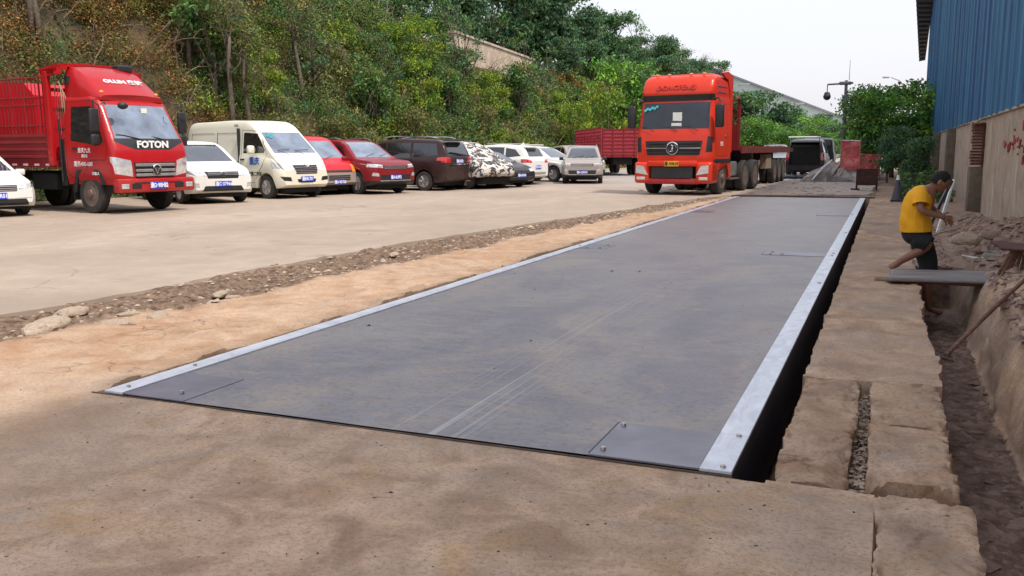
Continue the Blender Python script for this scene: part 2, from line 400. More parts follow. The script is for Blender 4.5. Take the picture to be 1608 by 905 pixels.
# road
def road_material():
    t = NT('road_concrete')
    n1 = t.noise(.35, 6, .6, st=(1, .6, 1), dist=.5); n2 = t.noise(2.4, 7, .65); n3 = t.noise(60, 4, .7)
    c = t.mix(t.ramp(n1, [(.36, 0.0), (.64, 1.0)]), (.34, .27, .21), (.455, .37, .295))
    c = t.mix(t.ramp(n2, [(.4, .4), (.65, 0.0)]), c, (.29, .225, .17))
    c = t.mix(t.ramp(t.noise(.9, 7, .7, st=(1, .35, 1), dist=1.5), [(.60, 0.0), (.72, .6)]), c, (.49, .395, .305))
    c = t.mix(t.ramp(n3, [(.3, .3), (.55, 0.0)]), c, (.22, .18, .15))
    # joints and cracks
    vo = t.n('ShaderNodeTexVoronoi', feature='DISTANCE_TO_EDGE'); vo.inputs['Scale'].default_value = .33
    nz = t.n('ShaderNodeTexNoise'); nz.inputs['Scale'].default_value = 1.4; t.l(t.coord(), nz.inputs['Vector'])
    vm = t.n('ShaderNodeVectorMath', operation='ADD'); t.l(t.coord(), vm.inputs[0]); t.l(nz.outputs['Color'], vm.inputs[1]); t.l(vm.outputs[0], vo.inputs['Vector'])
    cr = t.math('MULTIPLY', t.ramp(vo.outputs['Distance'], [(.003, 1.0), (.008, 0.0)]), t.ramp(t.noise(.5, 3), [(.52, 0.0), (.6, .5)]))
    c = t.mix(cr, c, (.14, .11, .09))
    co = t.n('ShaderNodeTexCoord'); sp = t.n('ShaderNodeSeparateXYZ'); t.l(co.outputs['Object'], sp.inputs[0])
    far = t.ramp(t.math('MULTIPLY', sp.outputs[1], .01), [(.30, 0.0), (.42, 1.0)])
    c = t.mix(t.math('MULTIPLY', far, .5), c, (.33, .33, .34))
    oil = t.ramp(t.noise(.8, 4, .5, st=(1, 1.6, 1)), [(.60, 0.0), (.70, .45)])
    c = t.mix(oil, c, (.25, .195, .15))
    t.set(**{'Base Color': c, 'Roughness': .8, 'Specular IOR Level': .35}); t.bump(t.noise(25, 6), .3, .01); return t.m
M['road'] = road_material()
ry = [-20, -6, -3]; y = -2.5
while y < 35: ry.append(y); y += .07 if y < 12 else .15
ry = np.array(ry+[36, 40, 50, 70, 100, 150, 260])
e = il(YR, ry)+.10*fbm(ry*1.1, ry*0+4)+.06*fbm(ry*4.2, ry*0)
lx = np.array([-75, -50, -35, -28, -22, -18, -14, -11, -9])
XX = np.concatenate([np.repeat(lx[None], len(ry), 0), np.minimum(e-.5, -1.2)[:, None], e[:, None], e[:, None]+.02], 1)
YY = np.repeat(ry[:, None], XX.shape[1], 1)
ZZ = np.full(XX.shape, .012)+.008*fbm(XX*.4, YY*.4); ZZ[:, :9] = .012; ZZ[:, -1] = -.12
rd = link('road', grid_mesh('road', XX, YY, ZZ, smooth=False), M['road']); tag(rd, kind='structure'); rd.data.set_sharp_from_angle(angle=R(40))

# ---------------------------------------------------------------- broken concrete slabs beside the pit
def slab(label, x0, x1, y0, y1, zt, th, sd, amp=.016, cut=None):
    nx, ny = max(8, int((x1-x0)/.010)), max(8, int((y1-y0)/.014))
    gx = np.linspace(0, 1, nx); gy = np.linspace(0, 1, ny)
    U, V = np.meshgrid(gx, gy)
    o = sd*13.7
    l = x0+amp*fbm(V*0+o, V*(y1-y0)*3+o)*1.6+.007*fbm(V*0+o, V*(y1-y0)*16+2)+.006*fbm(V*0+o, V*70); r = x1+amp*fbm(V*0+o+5, V*(y1-y0)*3)*1.6+.009*fbm(V*0+o+3, V*(y1-y0)*15)+.007*fbm(V*0+o, V*75+9)
    b = y0+amp*fbm(U*(x1-x0)*4+o, U*0+9)*1.8; t_ = y1+amp*fbm(U*(x1-x0)*4+o+3, U*0)*1.6
    XX = l+(r-l)*U; YY = b+(t_-b)*V
    ed = np.minimum(np.minimum(U*(x1-x0), (1-U)*(x1-x0)), np.minimum(V*(y1-y0), (1-V)*(y1-y0)))
    ZZ = zt-.006*np.exp(-ed/.006)-.09*np.exp(-ed/.022)*np.clip(fbm(XX*14, YY*14+o, 5)*1.6, 0, 1)+.013*fbm(XX*6+o, YY*6, 6)+.011*np.round(2.6*fbm(XX*2.6+o, YY*3.6, 5))*.7
    if cut is not None: ZZ = ZZ+cut(XX, YY)
    n = nx*ny; idx = np.arange(n).reshape(ny, nx)
    v = np.stack([XX, YY, ZZ], -1).reshape(-1, 3)
    ring = np.concatenate([idx[0, :], idx[1:, -1], idx[-1, -2::-1], idx[-2:0:-1, 0]])
    levels = [v]; q = [np.stack([idx[:-1, :-1], idx[:-1, 1:], idx[1:, 1:], idx[1:, :-1]], -1).reshape(-1, 4)]
    prev = ring; cc = np.array([(x0+x1)/2, (y0+y1)/2, 0])
    for k in range(1, 7):
        p = v[ring].copy(); f = k/6
        p[:, 2] = zt-th*f; nn = fbm(p[:, 0]*14+o, p[:, 1]*14+k*.9)*.012
        dv = p[:, :2]-cc[:2]; dv /= np.linalg.norm(dv, axis=1)[:, None]
        p[:, :2] -= dv*(np.abs(nn[:, None])*.8+.004*k)
        base = n+(k-1)*len(ring); cur = base+np.arange(len(ring))
        q.append(np.stack([prev, cur, np.roll(cur, -1), np.roll(prev, -1)], -1)); levels.append(p); prev = cur
    c = np.zeros((n+6*len(ring), 3)); c[:, 1] = np.clip(.35+.9*fbm(np.concatenate([l_[:, 0] for l_ in levels])*3, np.concatenate([l_[:, 1] for l_ in levels])*3+o), 0, .8); c[:, 2] = np.clip(.12+.5*fbm(np.concatenate([l_[:, 0] for l_ in levels])*5+7, np.concatenate([l_[:, 1] for l_ in levels])*5+o), 0, .6)
    me = quads('concrete_slab', np.concatenate(levels).astype(np.float32), np.concatenate(q).astype(np.int32), c, True)
    me.set_sharp_from_angle(angle=R(50))
    return tag(link('concrete_slab', me, M['ground']), label, 'concrete slab', 'broken concrete slabs between pit and trench')
slab('long broken concrete slab lying along the pit gap, left of the gravel-filled slot', -.395, -.085, 3.82, 5.62, .012, .30, 1,
     cut=lambda a, b: -.03*sstep(4.4, 4.1, b)*sstep(-.2, -.1, a))
slab('square broken concrete slab nearer the camera, between gravel slot and trench', -.018, .345, 3.90, 4.725, .03, .42, 2)
slab('square concrete slab farther off, right behind its twin beside the trench', -.018, .35, 4.755, 5.64, .02, .42, 3)
slab('flat concrete slab in the bottom right foreground with a crumbled trench edge', .030, .375, 1.3, 3.78, .004, .5, 4)

# ---------------------------------------------------------------- weighbridge
def deck_material():
    t = NT('dusty_steel_plate')
    n1 = t.noise(1.1, 6, .6, st=(1, .55, 1), dist=.5); n2 = t.noise(4.5, 7, .65, st=(.7, 1.8, 1), dist=.4); n3 = t.noise(30, 5, .7)
    c = t.mix(t.ramp(n1, [(.38, 0.0), (.62, 1.0)]), (.18, .175, .205), (.33, .30, .285))
    c = t.mix(t.ramp(n2, [(.40, 0.0), (.68, .65)]), c, (.36, .32, .285))
    c = t.mix(t.ramp(t.noise(2.6, 8, .7, dist=1.4), [(.58, 0.0), (.72, .6)]), c, (.15, .15, .175))
    dust = t.ramp(t.noise(.8, 7, .65, st=(1, .7, 1), dist=.8), [(.49, 0.0), (.62, .75)])
    c = t.mix(dust, c, (.40, .325, .255))
    c = t.mix(t.ramp(t.noise(3.0, 7, .7, st=(.8, 2.2, 1), dist=.8), [(.50, 0.0), (.62, .65)]), c, (.37, .315, .25))
    c = t.mix(t.ramp(t.noise(2.1, 7, .7, st=(1, 2.6, 1), dist=.8), [(.54, 0.0), (.66, .6)]), c, (.27, .26, .31))
    c = t.mix(t.ramp(t.noise(5.5, 6, .7, st=(1, 2.0, 1), dist=.5), [(.56, 0.0), (.70, .45)]), c, (.16, .14, .13))
    c = t.mix(t.ramp(t.noise(1.7, 5, .7, dist=2.0), [(.62, 0.0), (.68, .5)]), c, (.36, .22, .13))
    c = t.mix(t.ramp(t.noise(.7, 5, .6, st=(1, .8, 1), dist=1.2), [(.50, 0.0), (.60, .5)]), c, (.18, .175, .21))
    c = t.mix(t.ramp(n3, [(.30, .5), (.5, 0.0)]), c, (.11, .10, .10))
    # wheel scratches along the deck
    co = t.n('ShaderNodeTexCoord'); sp = t.n('ShaderNodeSeparateXYZ'); t.l(co.outputs['Object'], sp.inputs[0])
    sc1 = t.ramp(t.noise(9, 3, .5, st=(5, .02, 1)), [(.56, 0.0), (.64, 1.0)])
    xx = t.math('ABSOLUTE', t.math('ADD', sp.outputs[0], 2.12))
    band = t.ramp(xx, [(.16, 1.0), (.34, 0.0)])
    yf = t.ramp(t.math('MULTIPLY', sp.outputs[1], .1), [(.40, 1.0), (1.3, 0.0)])
    sm = t.math('MULTIPLY', t.math('MULTIPLY', sc1, band), t.math('MULTIPLY', yf, .7))
    c = t.mix(sm, c, (.50, .48, .47))
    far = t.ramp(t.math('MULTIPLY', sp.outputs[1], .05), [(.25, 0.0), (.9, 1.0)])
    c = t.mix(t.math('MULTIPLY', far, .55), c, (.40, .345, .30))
    lf = t.ramp(sp.outputs[0], [(0, 0.0), (1, 0.0)])
    t.set(**{'Base Color': c, 'Metallic': .25, 'Roughness': t.math('ADD', t.math('MULTIPLY', n2, .25), .36), 'Specular IOR Level': .5})
    t.bump(t.math('ADD', t.noise(.9, 4), t.math('MULTIPLY', n3, .06)), .12, .03)
    return t.m
M['deck'] = deck_material()
def edge_material():
    t = NT('bright_galvanised_steel')
    n2 = t.noise(5, 6, .65, st=(2, .8, 1), dist=.7)
    c = t.mix(t.ramp(n2, [(.36, 0.0), (.66, 1.0)]), (.62, .65, .70), (.88, .90, .95))
    c = t.mix(t.ramp(t.noise(3, 7, .7, dist=1), [(.6, 0.0), (.74, .5)]), c, (.42, .38, .34))
    t.set(**{'Base Color': c, 'Metallic': .2, 'Roughness': .36}); t.bump(t.noise(40, 4), .1, .004); return t.m
M['edge'] = edge_material()
M['hatch'] = simple('bluish_clean_steel', (.215, .205, .235), .36, .35, .28, 3.0)
M['beam'] = simple('dark_blue_beam_paint', (.012, .016, .035), .5, .1, .4, 5)
M['bolt'] = simple('bolt_steel', (.5, .47, .42), .4, .8, .3, 30)
M['ruststeel'] = simple('rusty_frame_steel', (.12, .085, .06), .75, .2, .4, 12, bump=.3)
D0, D1, DL, DR = 3.775, 27.29, -4.19, -.555
wb = empty('weighbridge', (-2.37, D0, 0), label='long grey steel weighbridge deck with bright metal edges set in its pit', cat='weighbridge')
def wchild(mb, name, mat, **k):
    o = mb.build(name, mat, None, **k); o.parent = wb; o.matrix_parent_inverse = Matrix.Translation((2.37, -D0, 0)); return o
ny = 120
XX, YY = np.meshgrid(np.linspace(DL+.13, DR-.13, 24), np.linspace(D0, D1, ny))
ZZ = .010+.004*fbm(XX*.9, YY*.7)
me = grid_mesh('deck_plate', XX, YY, ZZ); dp = link('deck_plate', me, M['deck']); dp.parent = wb; dp.matrix_parent_inverse = Matrix.Translation((2.37, -D0, 0))
segs = [D0, 4.30, 9.8, 15.9, 21.6, D1]
for x0, x1 in ((DL, DL+.14), (DR-.14, DR)):
    for a, b in zip(segs, segs[1:]):
        wchild(MB().box(x0, x1, a, b-.006, .004, .020, bev=.002), 'edge_strip', M['edge'])
wchild(MB().box(DR-.012, DR-.001, D0, D1, -.50, .003).box(DR-.10, DR-.012, D0, D1, -.50, -.48), 'side_beam', M['beam'])
wchild(MB().box(DL+.002, DL+.03, D0, D1, -.50, .003), 'side_beam', M['beam'])
wchild(MB().box(DL+.03, DR-.012, D0+.01, D1, -.30, -.05), 'underframe', M['beam'])
for hx0, hx1, hy0, hy1 in ((-1.205, DR-.142, D0+.003, 4.30), (-1.5, DR-.142, 12.2, 12.6), (-1.35, DR-.142, 19.9, 20.6), (DL+.142, -3.6, D0+.003, 4.30), (DL+.142, -3.65, 12.1, 12.7), (DL+.142, -3.6, 20.0, 20.7)):
    tz_ = .0142 if hx0 < -2 else .0165
    if hx0 > -2: wchild(MB().box(hx0-.007, hx0, hy0+.02, hy1, .006, .0168), 'hatch_seam', M['beam'])
    h = MB().box(hx0, hx1, hy0, hy1, .006, tz_, bev=.001).build('hatch_plate', M['hatch'] if hy0 < 25 else M['deck']); h.parent = wb; h.matrix_parent_inverse = Matrix.Translation((2.37, -D0, 0))
bolts = [(-1.16, 3.86), (-1.17, 4.25), (-.60, 3.82), (-.60, 4.28), (-3.72, 3.90), (-4.11, 3.88), (-4.12, 4.45), (-1.40, 12.25), (-1.40, 12.5), (-1.25, 12.3), (-3.75, 12.2),
         (-3.75, 12.6), (-3.95, 12.2), (-4.12, 12.4), (-.62, 12.3), (-.62, 12.6), (-.66, 20.2), (-.66, 20.5), (-2.9, 9.9), (-2.6, 10.0), (-.6, 9.7), (-.6, 15.8)]
for bx, by in bolts:
    k = 1.0 if by < 6 else 1.5
    wchild(MB().cyl((bx, by, .017), (bx, by, .030), .014*k, .012*k, 10), 'bolt', M['bolt'], smooth=40)
# steel frame of the pit
pf = empty('pit_frame', (-2.4, 3.7, 0), label='rusty thin steel angle framing the near and far ends of the weighbridge pit', cat='frame')
for a, b in (((-4.27, 3.757, 0), (-.55, 3.757, 0)), ((-4.3, 27.36, 0), (-.3, 27.36, 0))):
    o = MB().box(a[0], b[0], a[1]-.004, b[1]+.004, -.05, .007 if a[1] < 10 else .05).build('frame_bar', M['ruststeel']); o.parent = pf; o.matrix_parent_inverse = Matrix.Translation((2.4, -3.7, 0))

# ---------------------------------------------------------------- workshop building on the right
def cladding_material():
    t = NT('blue_corrugated_cladding')
    n = t.noise(2.2, 6, .6, st=(1, 2.2, .12), dist=.2); n2 = t.noise(1.2, 6, .65)
    c = t.mix(t.ramp(n, [(.35, 0.0), (.65, 1.0)]), (.022, .125, .235), (.055, .215, .36))
    c = t.mix(t.ramp(t.noise(1.0, 4, .5, st=(1, .8, .03)), [(.46, 0.0), (.56, .85)]), c, (.012, .07, .21))
    c = t.mix(t.ramp(t.noise(3.2, 6, .7, st=(1, 1.4, .10), dist=.4), [(.60, 0.0), (.72, .55)]), c, (.16, .26, .30))
    c = t.mix(t.ramp(n2, [(.55, 0.0), (.75, .35)]), c, (.10, .20, .26))
    t.set(**{'Base Color': c, 'Roughness': .55, 'Metallic': .0}); return t.m
M['clad'] = cladding_material()
def plaster_material():
    t = NT('stained_cement_render')
    n = t.noise(1.6, 7, .65, dist=.5); n2 = t.noise(2.3, 5, .6, st=(1, 2.4, .35))
    c = t.mix(t.ramp(n, [(.35, 0.0), (.68, 1.0)]), (.31, .235, .17), (.47, .38, .28))
    c = t.mix(t.ramp(n2, [(.56, 0.0), (.66, .7)]), c, (.62, .56, .50))
    c = t.mix(t.ramp(t.noise(3.5, 8, .7, dist=1), [(.28, .6), (.44, 0.0)]), c, (.10, .075, .055))
    t.set(**{'Base Color': c, 'Roughness': .92}); t.bump(t.noise(18, 7), .5, .02); return t.m
M['plaster'] = plaster_material()
M['pilaster'] = simple('grimy_pilaster_render', (.13, .10, .075), .95, 0, .35, 5, bump=.5)
M['bricks'] = simple('exposed_brick', (.11, .035, .025), .95, 0, .5, 14, bump=.6)
M['eave'] = simple('dark_eave_sheet', (.055, .045, .055), .6, .1, .3, 8)
M['roofsheet'] = simple('blue_roof_sheet', (.05, .15, .25), .5, .1, .3, 8)
M['redpaint_scrawl'] = simple('faded_red_wall_paint', (.36, .07, .06), .9, 0, .4, 10)
WX, WZ = 1.95, 2.05
bd = empty('workshop_building', (WX, 20, 0), label='long workshop with rendered wall below and blue corrugated cladding above', cat='building')
def bchild(mb, name, mat, lab=None, **k):
    o = mb.build(name, mat, None, **k); o.parent = bd; o.matrix_parent_inverse = Matrix.Translation((-WX, -20, 0)); return tag(o, lab)
yy = np.linspace(-4, 62, 560); zz = np.linspace(-.3, WZ, 30)
YY, ZZ2 = np.meshgrid(yy, zz)
XXw = WX+.012*fbm(YY*1.1, ZZ2*1.3, 5)
o = link('wall', grid_mesh('wall', XXw, YY, ZZ2), M['plaster']); o.parent = bd; o.matrix_parent_inverse = Matrix.Translation((-WX, -20, 0))
bchild(MB().box(WX+.02, WX+.25, -4, 62, -.3, WZ).box(WX+.25, 26, 61.8, 62, -.3, 10.5).box(WX+.25, 26, -4.2, -4, -.3, 10), 'wall', M['plaster'])
bchild(MB().box(WX-.04, WX+.2, -4, 62, WZ, WZ+.05, bev=.01), 'ledge', M['plaster'])
# exposed brick patches on two pilasters
for i, py in enumerate([4.5, 11.6, 22.9, 32.6, 42.0, 51.5, 60.5]):
    broken = i == 2
    wdt = .62
    mb = MB()
    if broken:
        mb.box(WX-.26, WX+.03, py-.3, py+.3, -.3, .98, bev=.015)
    else: mb.box(WX-.26, WX+.03, py-wdt/2, py+wdt/2, -.3, WZ-.02, bev=.015)
    bchild(mb, 'pilaster', M['pilaster'], smooth=30)
    if broken:
        mb = MB(); z = 1.02
        while z < 1.92:
            for s_ in (-.2, 0, .2):
                jj = random.uniform(-.03, .02); mb.box(WX-.22+jj, WX+.03, py+s_-.095, py+s_+.09, z+.006, z+.06, bev=.006)
            z += .068
        bchild(mb, 'brick_core', M['bricks'], 'broken pilaster core of bare dark red bricks')
        mb = MB()
        for k in range(4): mb.ball((WX-.2+random.uniform(-.03, .02), py+random.uniform(-.28, .28), 1.96+random.uniform(-.02, .06)), .09, 1, 1.6, .6, 2, .25)
        bchild(mb, 'broken_cap', M['plaster'])
# corrugated cladding: vertical ribs
prof = []; y = -4.0; k = 0
while y < 62:
    if k % 4 == 0: prof += [(y, 0), (y+.02, .055), (y+.07, .055), (y+.09, 0), (y+.11, .0), (y+.13, .055), (y+.18, .055), (y+.20, 0)]; y += .32
    else: prof += [(y, 0), (y+.03, .022), (y+.07, .022), (y+.10, 0)]; y += .24
    k += 1
py_ = np.array([p[0] for p in prof]); pd = np.array([p[1] for p in prof])
top = 10.5
zz = np.array([WZ+.02, 2.5, 3.5, 5, 6.5, top])
YY, ZZ2 = np.meshgrid(py_, zz); XXw = WX-.02-np.repeat(pd[None], len(zz), 0)+.01*fbm(YY*.6, ZZ2*.5)
ZZ2 = ZZ2.copy(); ZZ2[0] += .03*fbm(YY[0]*1.5, YY[0]*0)
o = link('cladding', grid_mesh('cladding', XXw, YY, ZZ2, smooth=False), M['clad']); o.parent = bd; o.matrix_parent_inverse = Matrix.Translation((-WX, -20, 0))
# roof with sloped overhang at the far end
mb = MB()
mb.poly([(WX-.2, -4.5, 10.5), (WX-.2, 62, 10.5), (14, 62, 13), (14, -4.5, 13)]); mb.poly([(14, -4.5, 13), (14, 62, 13), (26, 62, 10.5), (26, -4.5, 10.5)])
bchild(mb, 'roof', M['roofsheet'])
mb = MB()
A_, B_ = PX(1457, 99, WX-.08), PX(1471, 2, WX-.08); C_, D_ = PY(1447, 101, A_.y), PY(1443, 2, B_.y)
E1 = B_+(B_-A_)*.5; E2 = D_+(D_-C_)*.5; up = Vector((0, 0, .3))
for q4 in ((A_, C_, D_, B_), (B_, D_, E2, E1)):
    mb.poly(q4); mb.poly([p+up for p in q4])
mb.poly([A_, C_, C_+up, A_+up]); mb.poly([C_, D_, D_+up, C_+up]); mb.poly([D_, E2, E2+up, D_+up])
for k in range(22):
    f0 = k/22*1.5; p0, p1 = C_.lerp(D_, f0), A_.lerp(B_, f0); dv = (D_-C_)*.022
    mb.prism([(0, 0), (1, 0)], 'X', 0, 0) if False else mb.poly([p0-up*.35, p0+dv-up*.35, p1+dv-up*.35, p1-up*.35]); mb.poly([p0-up*.35, p1-up*.35, p1, p0]); mb.poly([p0+dv-up*.35, p1+dv-up*.35, p1+dv, p0+dv])
bchild(mb, 'eave', M['eave'], 'dark ribbed eave overhanging the blue wall')
# faded red scrawl on the render
mb = MB(); rr = random.Random(3)
for k in range(9):
    y0 = 13.4+k*.62; z0 = 1.18+.02*k
    for j in range(5):
        a = (WX-.016, y0+rr.uniform(0, .45), z0+rr.uniform(0, .42)); b = (WX-.016, a[1]+rr.uniform(-.2, .28), a[2]+rr.uniform(-.16, .16))
        mb.tube([a, ((WX-.018), (a[1]+b[1])/2, (a[2]+b[2])/2+.02), b], .016, 4)
bchild(mb, 'red_lettering', M['redpaint_scrawl'], 'faded red hand painted characters on the wall')

# ---------------------------------------------------------------- hill, ridge wall, far warehouse
def hill_mat():
    t = NT('hillside_earth')
    n = t.noise(.5, 7, .65, dist=.6)
    c = t.mix(t.ramp(n, [(.36, 0.0), (.6, 1.0)]), (.04, .035, .018), (.10, .065, .032))
    c = t.mix(t.ramp(t.noise(1.7, 6, .6), [(.60, 0.0), (.74, .7)]), c, (.19, .10, .045))
    c = t.mix(t.ramp(t.noise(2.5, 6, .6), [(.52, 0.0), (.68, .6)]), c, (.05, .075, .02))
    t.set(**{'Base Color': c, 'Roughness': .95}); t.bump(t.noise(3, 8, .7), .8, .15); return t.m
M['hill'] = hill_mat()
def foot(y): return np.interp(y, [-20, 10, 20, 35, 50, 70, 100, 200], [-25, -24.2, -22.6, -20.8, -20.2, -20.4, -20.5, -21])
def hillz(x, y):
    d = foot(y)-x+1.0*fbm(y*.12, x*0+3)
    s = np.clip(d/6.6, 0, 1)
    z = 8.4*(.55*s+.45*s*s*(3-2*s))*np.interp(y, [-20, 5, 20, 200], [1.25, 1.25, 1.1, 1.05])
    z = z+np.clip(d-6.6, 0, 40)*.10
    z = z-1.7*sstep(42, 50, y)*sstep(88, 78, y)*sstep(3.5, 6, d)
    return z+.9*fbm(x*.3, y*.3, 5)*sstep(0, 1.5, d)-.1
hx = np.concatenate([np.arange(-60, -34, 2), np.arange(-34, -18.5, .3)]); hy = np.concatenate([np.arange(-20, 120, .5), np.arange(120, 210, 3)])
X, Y = np.meshgrid(hx, hy)
h = link('hill', grid_mesh('hill', X, Y, hillz(X, Y)), M['hill']); tag(h, kind='structure')
def conc_wall():
    t = NT('pale_wall_concrete'); c = t.mix(t.ramp(t.noise(1.1, 6), [(.35, 0.0), (.65, 1.0)]), (.36, .28, .21), (.55, .45, .35))
    t.set(**{'Base Color': c, 'Roughness': .9}); t.bump(t.noise(9, 5), .4, .03); return t.m
M['cwall'] = conc_wall()
pa, pb = PX(718, 47, -27.2), PX(842, 93, -27.2)
rw = empty('retaining_wall', (pa.x, pa.y, 0), label='pale concrete retaining wall on the wooded slope below the dark trees', cat='wall')
mb = MB(); x0 = -27.2
mb.bm.verts.ensure_lookup_table()
def slopedbox(mb, x0, x1, ya, za, yb, zb, th):
    P = [(x, y, z) for y, zt in ((ya, za), (yb, zb)) for x in (x0, x1) for z in (zt-th, zt)]
    v = [mb.bm.verts.new(p) for p in P]
    for f in ((0, 1, 3, 2), (4, 6, 7, 5), (0, 4, 5, 1), (2, 3, 7, 6), (1, 5, 7, 3), (0, 2, 6, 4)): mb.bm.faces.new([v[i] for i in f])
slopedbox(mb, x0-.4, x0, pa.y, pa.z-.16, pb.y, pb.z-.16, 3.0)
o = mb.build('wall', M['cwall']); o.parent = rw; o.matrix_parent_inverse = Matrix.Translation((-pa.x, -pa.y, 0))
mb = MB(); slopedbox(mb, x0-.5, x0+.1, pa.y-.1, pa.z, pb.y+.1, pb.z, .158)
o = mb.build('coping', M['cwall']); o.parent = rw; o.matrix_parent_inverse = Matrix.Translation((-pa.x, -pa.y, 0))
WALLA, WALLB = pa, pb
M['farwall'] = simple('hazed_green_sheet_wall', (.50, .58, .55), .7, 0, .06, .2)  # pallor of distant haze is put into this wall colour
M['trimdark'] = simple('roof_edge_dark', (.22, .24, .27), .7)
fw = empty('far_warehouse', (-20, 150, 0), label='huge pale warehouse with a long sloping roofline far behind the trees', cat='warehouse')
a_, b_ = PY(1100, 103, 150), PY(1330, 193, 150)
mb = MB(); P = [(a_.x-22, -.1), (a_.x-22, a_.z+6.5), (a_.x, a_.z), (b_.x, b_.z), (b_.x+14, b_.z-5.2), (b_.x+14, -.1)]
mb.prism([(x, z) for x, z in P], 'Y', 150, 210); o = mb.build('gable_wall', M['farwall']); o.parent = fw; o.matrix_parent_inverse = Matrix.Translation((20, -150, 0))
mb = MB()
for (x0, z0), (x1, z1) in zip(P[1:4], P[2:5]):
    v = [mb.bm.verts.new(p) for p in ((x0, 149.6, z0), (x1, 149.6, z1), (x1, 149.6, z1+.28), (x0, 149.6, z0+.28), (x0, 210, z0+.02), (x1, 210, z1+.02), (x1, 210, z1+.28), (x0, 210, z0+.28))]
    for f in ((0, 1, 2, 3), (4, 7, 6, 5), (0, 4, 5, 1), (3, 2, 6, 7), (0, 3, 7, 4), (1, 5, 6, 2)): mb.bm.faces.new([v[i] for i in f])
o = mb.build('roof', M['trimdark']); o.parent = fw; o.matrix_parent_inverse = Matrix.Translation((20, -150, 0))
# ---------------------------------------------------------------- vehicles
def pip(poly, u, v):
    c = False; n = len(poly); j = n-1
    for i in range(n):
        (xi, yi), (xj, yj) = poly[i], poly[j]
        if (yi > v) != (yj > v) and u < (xj-xi)*(v-yi)/(yj-yi)+xi: c = not c
        j = i
    return c
def proj_of(kind, c):
    return (c.y, c.z) if kind in ('front', 'rear') else ((c.x, c.z) if kind in ('side', 'left', 'right') else (c.x, c.y))
def facing(kind, n, thr):
    return {'front': n.x > thr, 'rear': n.x < -thr, 'side': abs(n.y) > thr, 'left': n.y > thr, 'right': n.y < -thr, 'top': n.z > thr}[kind]
def split_shell(bm, root, body_mat, regions, body_name='body', smooth=32):
    """cut crisp outlines of windows, lamps, doors ... into the closed shell; each becomes a mesh of its own"""
    bmesh.ops.recalc_face_normals(bm, faces=bm.faces)
    regs = []
    for rg in regions:
        name, kind, poly, mat = rg[:4]; opt = rg[4] if len(rg) > 4 else {}
        regs.append((name, kind, poly, mat, opt))
        if opt.get('mirror'): regs.append((name, kind, [(-u, v) for u, v in poly][::-1], mat, opt))
    for name, kind, poly, mat, opt in regs:
        thr = opt.get('thr', .3)
        umin, umax = min(p[0] for p in poly), max(p[0] for p in poly)
        vmin, vmax = min(p[1] for p in poly), max(p[1] for p in poly)
        for (u0, v0), (u1, v1) in zip(poly, poly[1:]+poly[:1]):
            fs = []
            for f in bm.faces:
                if not facing(kind, f.normal, thr*.8): continue
                us = [proj_of(kind, v.co) for v in f.verts]
                if max(a for a, _ in us) < umin or min(a for a, _ in us) > umax or max(b for _, b in us) < vmin or min(b for _, b in us) > vmax: continue
                fs.append(f)
            if not fs: continue
            du, dv = u1-u0, v1-v0
            if kind in ('front', 'rear'): co, no = (0, u0, v0), (0, dv, -du)
            elif kind == 'top': co, no = (u0, v0, 0), (dv, -du, 0)
            else: co, no = (u0, 0, v0), (dv, 0, -du)
            ge = fs+list({e for f in fs for e in f.edges})+list({v for f in fs for v in f.verts})
            bmesh.ops.bisect_plane(bm, geom=ge, plane_co=co, plane_no=no, dist=1e-5)
    bm.normal_update()
    assign = {}
    for f in bm.faces:
        c = f.calc_center_median()
        for i, (name, kind, poly, mat, opt) in enumerate(regs):
            if facing(kind, f.normal, opt.get('thr', .3)) and pip(poly, *proj_of(kind, c)):
                side = 0
                if kind == 'side': side = 1 if c.y > 0 else -1
                assign.setdefault((i, side), []).append(f); break
    made = []
    for (i, side), fs in assign.items():
        name, kind, poly, mat, opt = regs[i]
        nb = bmesh.new(); mp = {}
        for f in fs:
            vs_ = []
            for v in f.verts:
                if v not in mp: mp[v] = nb.verts.new(v.co)
                vs_.append(mp[v])
            try: nb.faces.new(vs_)
            except ValueError: pass
        if opt.get('inset'):
            nb.normal_update()
            bord = [v for v in nb.verts if v.is_boundary]; nrm = {v: v.normal.copy() for v in nb.verts}
            for v in nb.verts: v.co -= nrm[v]*opt['inset']
        me = bpy.data.meshes.new(name); nb.to_mesh(me); nb.free()
        me.shade_smooth(); me.set_sharp_from_angle(angle=R(smooth))
        o = link(name, me, mat, root); made.append(o)
        if opt.get('label'): o['label'] = opt['label']
    gone = [f for fs in assign.values() for f in fs]
    bmesh.ops.delete(bm, geom=gone, context='FACES')
    me = bpy.data.meshes.new(body_name); bm.to_mesh(me); bm.free()
    me.shade_smooth(); me.set_sharp_from_angle(angle=R(smooth))
    return link(body_name, me, body_mat, root)
WH = {}
